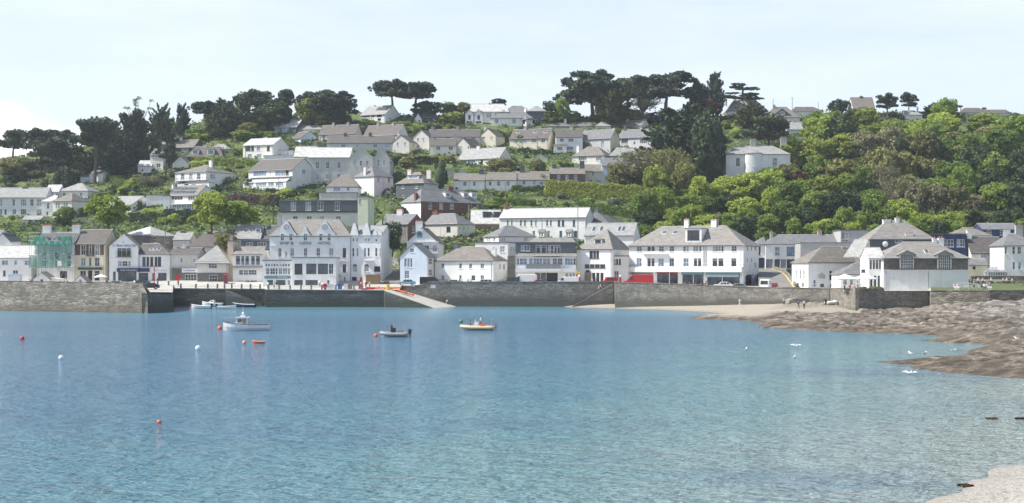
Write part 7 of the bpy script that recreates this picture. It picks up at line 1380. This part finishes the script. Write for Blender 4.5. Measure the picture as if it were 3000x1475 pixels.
# railing posts along the quay
for i,(u,Y) in enumerate([(462,328.2),(494,327.3),(530,326.2),(574,326),(609,326),(637,326),(658,326),(679,326)]+[(708,326),(734,326),(762,326),(787,321),(818,321),(850,321),(882,321),(912,321),(943,321),(984,321),(1037,321),(1062,321)]):
    z=streetZ(u,Y)+.02; o=thing('railing_post',f'grey granite post of the quay railing {near_quay(u)}' if 0 else 'grey granite post of the quay railing','post',(XU(u,Y),Y,z),0,'granite posts along the quay railing'); m=MB(); m.loft([[(-.17*s,-.17*s,q),(.17*s,-.17*s,q),(.17*s,.17*s,q),(-.17*s,.17*s,q)] for s,q in ((1.1,0),(1,.9),(1.15,.92),(1.15,1.02),(.3,1.12))]); m.build('shaft',M['bluegrey'],o)
def rail(u0,u1,Y,label):
    z=streetZ((u0+u1)/2,Y); o=thing('railing',label,'railing',(XU(u0,Y),Y,z),0); m=MB(); L=XU(u1,Y)-XU(u0,Y); [m.tube((0,0,q),(L,0,q),.03) for q in(.4,.8)]; m.build('rails',M['bluegrey'],o)
rail(494,785,326,'blue grey rails along the inner harbour edge'); rail(787,1060,321,'blue grey rails along the quay below the hotel')
# petrol pumps, signs, phone box, lamps
o=thing('phone_box','red telephone box beside the pyramid roofed cottage','phone box',(XU(655,333),333,streetZ(655,333))); m=MB(); m.box(0,.95,0,.95,0,2.3); m.box(-.04,.99,-.04,.99,2.3,2.42); m.ball((.475,.475,2.42),.5,10,6,(1,1,.3)); m.build('body',M['red'],o); m=MB(); [m.box(.12,.83,-.02,-.004,.5+i*.28,.72+i*.28) for i in range(6)]; m.build('glazing',M['g1'],o)
for u,lb in ((1697,'red petrol pump with white globe, left of garage doors'),(1817,'red petrol pump with white globe, right of garage doors')):
    o=thing('petrol_pump',lb,'petrol pump',(XU(u,329),329,streetZ(u,329))); m=MB(); m.loft([[(-.3*s,-.25*s,q),(.3*s,-.25*s,q),(.3*s,.25*s,q),(-.3*s,.25*s,q)] for s,q in((1.1,0),(1.1,.2),(.9,.25),(.85,1.7),(.6,1.9))]); m.build('body',M['red'],o); m=MB(); m.ball((0,0,2.15),.28,10,8); m.build('globe',M['whitep'],o)
o=thing('disc_sign','round yellow disc sign on a red post by the garage','sign',(XU(1694,330.5),330.5,streetZ(1694,330))); m=MB(); m.tube((0,0,0),(0,0,3.3),.06); m.build('post',M['red'],o); m=MB(); m.tube((0,-.05,3.0),(0,.05,3.0),.5,n=20); m.build('disc',M['yellowp'],o)
for u,Y,v0_,lb in ((652,350,0,'') ,):pass
def pole(u,vb,vt,Y,label,arms=True,lamp=False,mat='bark2',z=None,cat='pole'):
    zb=ZV(vb,Y) if z is None else z; zt_=ZV(vt,Y); o=thing('telegraph_pole' if not lamp else 'street_lamp',label,cat,(XU(u,Y),Y,zb),0); m=MB(); m.tube((0,0,-.5),(0,0,zt_-zb),.13 if not lamp else .06,.10 if not lamp else .05,7); m.build('pole',M[mat],o); m=MB()
    if lamp: m.tube((0,0,zt_-zb),(1.1*(1 if arms else -1),0,zt_-zb+.15),.04); m.box(.8*(1 if arms else -1)-.35,.8*(1 if arms else -1)+.35,-.1,.1,zt_-zb+.1,zt_-zb+.22); m.build('lantern',M['steel'],o)
    elif arms: m.tube((-.7,-.1,zt_-zb-.3),(.7,-.1,zt_-zb-.3),.05); [m.tube((x,-.1,zt_-zb-.28),(x,-.1,zt_-zb-.1),.04) for x in(-.6,0,.6)]; m.build('crossarm',M['wood'],o)
    return o
for a in ((484,720,634,349,'telegraph pole among roofs behind the bank'),(817,585,518,None,'telegraph pole before the split level house'),(719,500,430,None,'telegraph pole left of the balconied villa hedge'),(1422,560,503,None,'telegraph pole before the low garden terrace'),(1481,590,535,None,'telegraph pole above the small greenhouse'),(1693,712,602,348,'tall telegraph pole before the long white terrace'),(1373,655,588,377,'telegraph pole with stays before the large brick house'),(1574,444,397,None,'pole before the three skylight cream house'),(2321,345,286,None,'crossarm pole on the right skyline',),(2772,350,284,None,'crossarm pole on the far right skyline'),(2265,345,290,None,'bare pole left of the skyline crossarm pole',),(2397,345,300,None,'bare pole right of the skyline crossarm pole'),(2105,665,628,345,'short pole behind the long shop terrace stacks'),(1144,625,565,380,'pole beside the steep lane garden')):
    Y=a[3] or hillY(a[0],a[1]); pole(a[0],a[1],a[2],Y,a[4],arms='bare' not in a[4])
pole(1131,640,600,384,'street lamp above the steep lane',False,True,'steel',cat='street lamp'); pole(650,0,758,333,'street lamp beside the pyramid roofed cottage',True,True,'steel',z=4.8,cat='street lamp') if 0 else None
pole(452,0,780,331,'red painted flagpole before the post office',False,False,'red',z=4.9); pole(122,0,755,308,'slim pale lamp post behind the pier hut',True,True,'greyp',z=4.95,cat='street lamp'); pole(316,0,758,330,'street lamp before the boat club',True,True,'greyp',z=4.95,cat='street lamp')
def sgn(u,v,w,h_,Y,label,mat='whitep'):
    o=thing('notice',label,'sign',(XU(u,Y),Y,ZV(v,Y))); m=MB(); W_=w/F*Y;H_=h_/F*Y; m.box(-W_/2,W_/2,-.06,-.01,-H_/2,H_/2); m.build('board',M[mat],o); m=MB(); [m.box(-W_*.38,W_*.38,-.068,-.061,H_*(.22-i*.22)-.02,H_*(.22-i*.22)+.02) for i in range(3)]; m.build('lines',M['greyp'],o)
sgn(1269,840,14,9,322.9,'white notice board on the sea wall above the slipway'); sgn(1211,837,9,5,323,'small white notice near the rising end of the sea wall'); sgn(1793,850,9,5,319.6,'small pale notice hanging beside the sea wall steps')
# weed clump on near beach
def weed(u,v,L_,label):
    Y=HC*F/(v-CY); o=thing('seaweed_clump',label,'seaweed',(XU(u,Y),Y,.0)); L=LV(); [L.lobe((R.uniform(-L_/2,L_/2),R.uniform(-.15,.15),.06),(.16,.10,.035),40,.035,1.8) for i in range(8)]; f=bpy.data.objects.new('fronds',L.mesh('fronds',M['weed'])); COL.objects.link(f); f.parent=o
M['weed']=leafm('brown_seaweed',(.05,.03,.012),(.13,.08,.03),.1); weed(2825,1426,.45,'brown seaweed clump at the water edge of the near beach'); weed(2908,1229,.5,'dark seaweed patch breaking the shallow water, left of two'); weed(2992,1229,.5,'dark seaweed patch in the shallows at right edge')
# beached gear
rb=rib('black and white dinghy gear piled by the bastion wall',2428,990,2.4,'whitep','black',20,console=False,B=1.2); rb.location=(XU(2428,283),281,1.75)
# ---------------- labels made single -------------------------------------------------------------
ORD=['leftmost','second','third','fourth','fifth','sixth','seventh','eighth','ninth','tenth']
def nth(i,n):
    if i==0: return 'leftmost'
    if i==n-1: return 'rightmost'
    return (ORD[i] if i<10 else f'{i+1}th')+' from left'
def finish_labels():
    by={}
    for o in COL.objects:
        if o.parent is None and 'label' in o.keys(): by.setdefault(o['label'],[]).append(o)
    for l,os in by.items():
        if len(os)>1:
            os.sort(key=lambda o:o.location.x/max(o.location.y,1)); w=l.split()
            for i,o in enumerate(os): o['label']=' '.join(w[:11])+', '+nth(i,len(os))
finish_labels()
# ---------------- camera, light, sky -------------------------------------------------------------
cam=bpy.data.cameras.new('camera'); co=bpy.data.objects.new('camera',cam); COL.objects.link(co); co.location=(0,0,HC); co.rotation_euler=(math.pi/2,0,0)
cam.sensor_width=36; cam.lens=F/3000*36; cam.shift_y=(CY-737.5)/3000; cam.clip_start=1; cam.clip_end=6000; sc.camera=co
SE=math.radians(50); SA=math.radians(-96)   # elevation; azimuth measured from +Y clockwise (sun to the left, slightly in front of the facades)
sd=Vector((math.sin(SA)*math.cos(SE),math.cos(SA)*math.cos(SE),math.sin(SE)))
sun=bpy.data.lights.new('sun','SUN'); sun.energy=5.0; sun.angle=math.radians(.5); sun.color=(1,.95,.87); so=bpy.data.objects.new('sun',sun); COL.objects.link(so); so.rotation_euler=sd.to_track_quat('Z','Y').to_euler(); so.location=(-100,0,200)
wd=bpy.data.worlds.new('World'); sc.world=wd; wd.use_nodes=True; nt=wd.node_tree; bg=nt.nodes['Background']; sky=nt.nodes.new('ShaderNodeTexSky'); sky.sky_type='NISHITA'; sky.sun_disc=False; sky.sun_elevation=SE; sky.sun_rotation=SA; sky.altitude=0; sky.air_density=1.0; sky.dust_density=1.0; sky.ozone_density=2.0
tc=nt.nodes.new('ShaderNodeTexCoord'); mp=nt.nodes.new('ShaderNodeMapping'); mp.inputs['Scale'].default_value=(1.2,1.2,6); nt.links.new(tc.outputs['Generated'],mp.inputs[0])
nz=nt.nodes.new('ShaderNodeTexNoise'); nz.inputs['Scale'].default_value=2.2; nz.inputs['Detail'].default_value=7; nz.inputs['Roughness'].default_value=.62; nt.links.new(mp.outputs[0],nz.inputs[0])
rp=nt.nodes.new('ShaderNodeValToRGB'); rp.color_ramp.elements[0].position=.40; rp.color_ramp.elements[0].color=(.55,)*3+(1,); rp.color_ramp.elements[1].position=.78; rp.color_ramp.elements[1].color=(.9,)*3+(1,); nt.links.new(nz.outputs['Fac'],rp.inputs[0])
mx=nt.nodes.new('ShaderNodeMix'); mx.data_type='RGBA';  nt.links.new(sky.outputs[0],mx.inputs[6]); mx.inputs[7].default_value=(6.35,6.8,7.5,1)
# low cumulus bank, far left above the horizon
sp=nt.nodes.new('ShaderNodeSeparateXYZ'); nt.links.new(tc.outputs['Generated'],sp.inputs[0])
def mth(op,a,b=None,c=None):
    m=nt.nodes.new('ShaderNodeMath'); m.operation=op
    for i,x in enumerate((a,b,c)):
        if x is None: continue
        if isinstance(x,(int,float)): m.inputs[i].default_value=x
        else: nt.links.new(x,m.inputs[i])
    return m.outputs[0]
lowf=nt.nodes.new('ShaderNodeMapRange'); nt.links.new(sp.outputs[2],lowf.inputs[0]); lowf.inputs[1].default_value=.2; lowf.inputs[2].default_value=.55; lowf.inputs[3].default_value=1; lowf.inputs[4].default_value=.12; nt.links.new(mth('MULTIPLY',rp.outputs[0],lowf.outputs[0]),mx.inputs[0])
az=mth('DIVIDE',sp.outputs[0],sp.outputs[1]); el=mth('DIVIDE',sp.outputs[2],sp.outputs[1])
n2=nt.nodes.new('ShaderNodeTexNoise'); n2.inputs['Scale'].default_value=16; n2.inputs['Detail'].default_value=7; nt.links.new(tc.outputs['Generated'],n2.inputs[0])
top=mth('ADD',mth('MULTIPLY',mth('ADD',az,.29),-.27),.087); top=mth('ADD',top,mth('MULTIPLY',mth('SUBTRACT',n2.outputs['Fac'],.5),.05))
cl=nt.nodes.new('ShaderNodeMapRange'); cl.interpolation_type='SMOOTHSTEP'; nt.links.new(mth('SUBTRACT',el,top),cl.inputs[0]); cl.inputs[1].default_value=-.006; cl.inputs[2].default_value=.007; cl.inputs[3].default_value=1; cl.inputs[4].default_value=0
m2=nt.nodes.new('ShaderNodeMix'); m2.data_type='RGBA'; fr=mth('MULTIPLY',cl.outputs[0],mth('GREATER_THAN',sp.outputs[1],0)); nt.links.new(mth('MULTIPLY',fr,.9),m2.inputs[0]); nt.links.new(mx.outputs[2],m2.inputs[6]); m2.inputs[7].default_value=(8.6,8.8,9.0,1)
nt.links.new(m2.outputs[2],bg.inputs[0]); bg.inputs[1].default_value=.12
HAZE=True
if HAZE:
    m=MB(); m.box(-1900,1900,-150,1850,-3,150); o=m.build('haze',[]); mt=bpy.data.materials.new('haze_air'); mt.use_nodes=True; n=mt.node_tree.nodes; n.remove(n['Principled BSDF']); pv=n.new('ShaderNodeVolumePrincipled'); pv.inputs['Color'].default_value=(.82,.90,1,1); pv.inputs['Density'].default_value=.00013; pv.inputs['Anisotropy'].default_value=.2
    mt.node_tree.links.new(pv.outputs[0],n['Material Output'].inputs['Volume']); o.data.materials.append(mt); tag(o,kind='stuff')
vs=sc.view_settings; vs.view_transform='Standard'; vs.look='None'; vs.exposure=.5; vs.gamma=1; vs.use_curve_mapping=False
sc.cycles.volume_bounces=0; sc.cycles.max_bounces=6
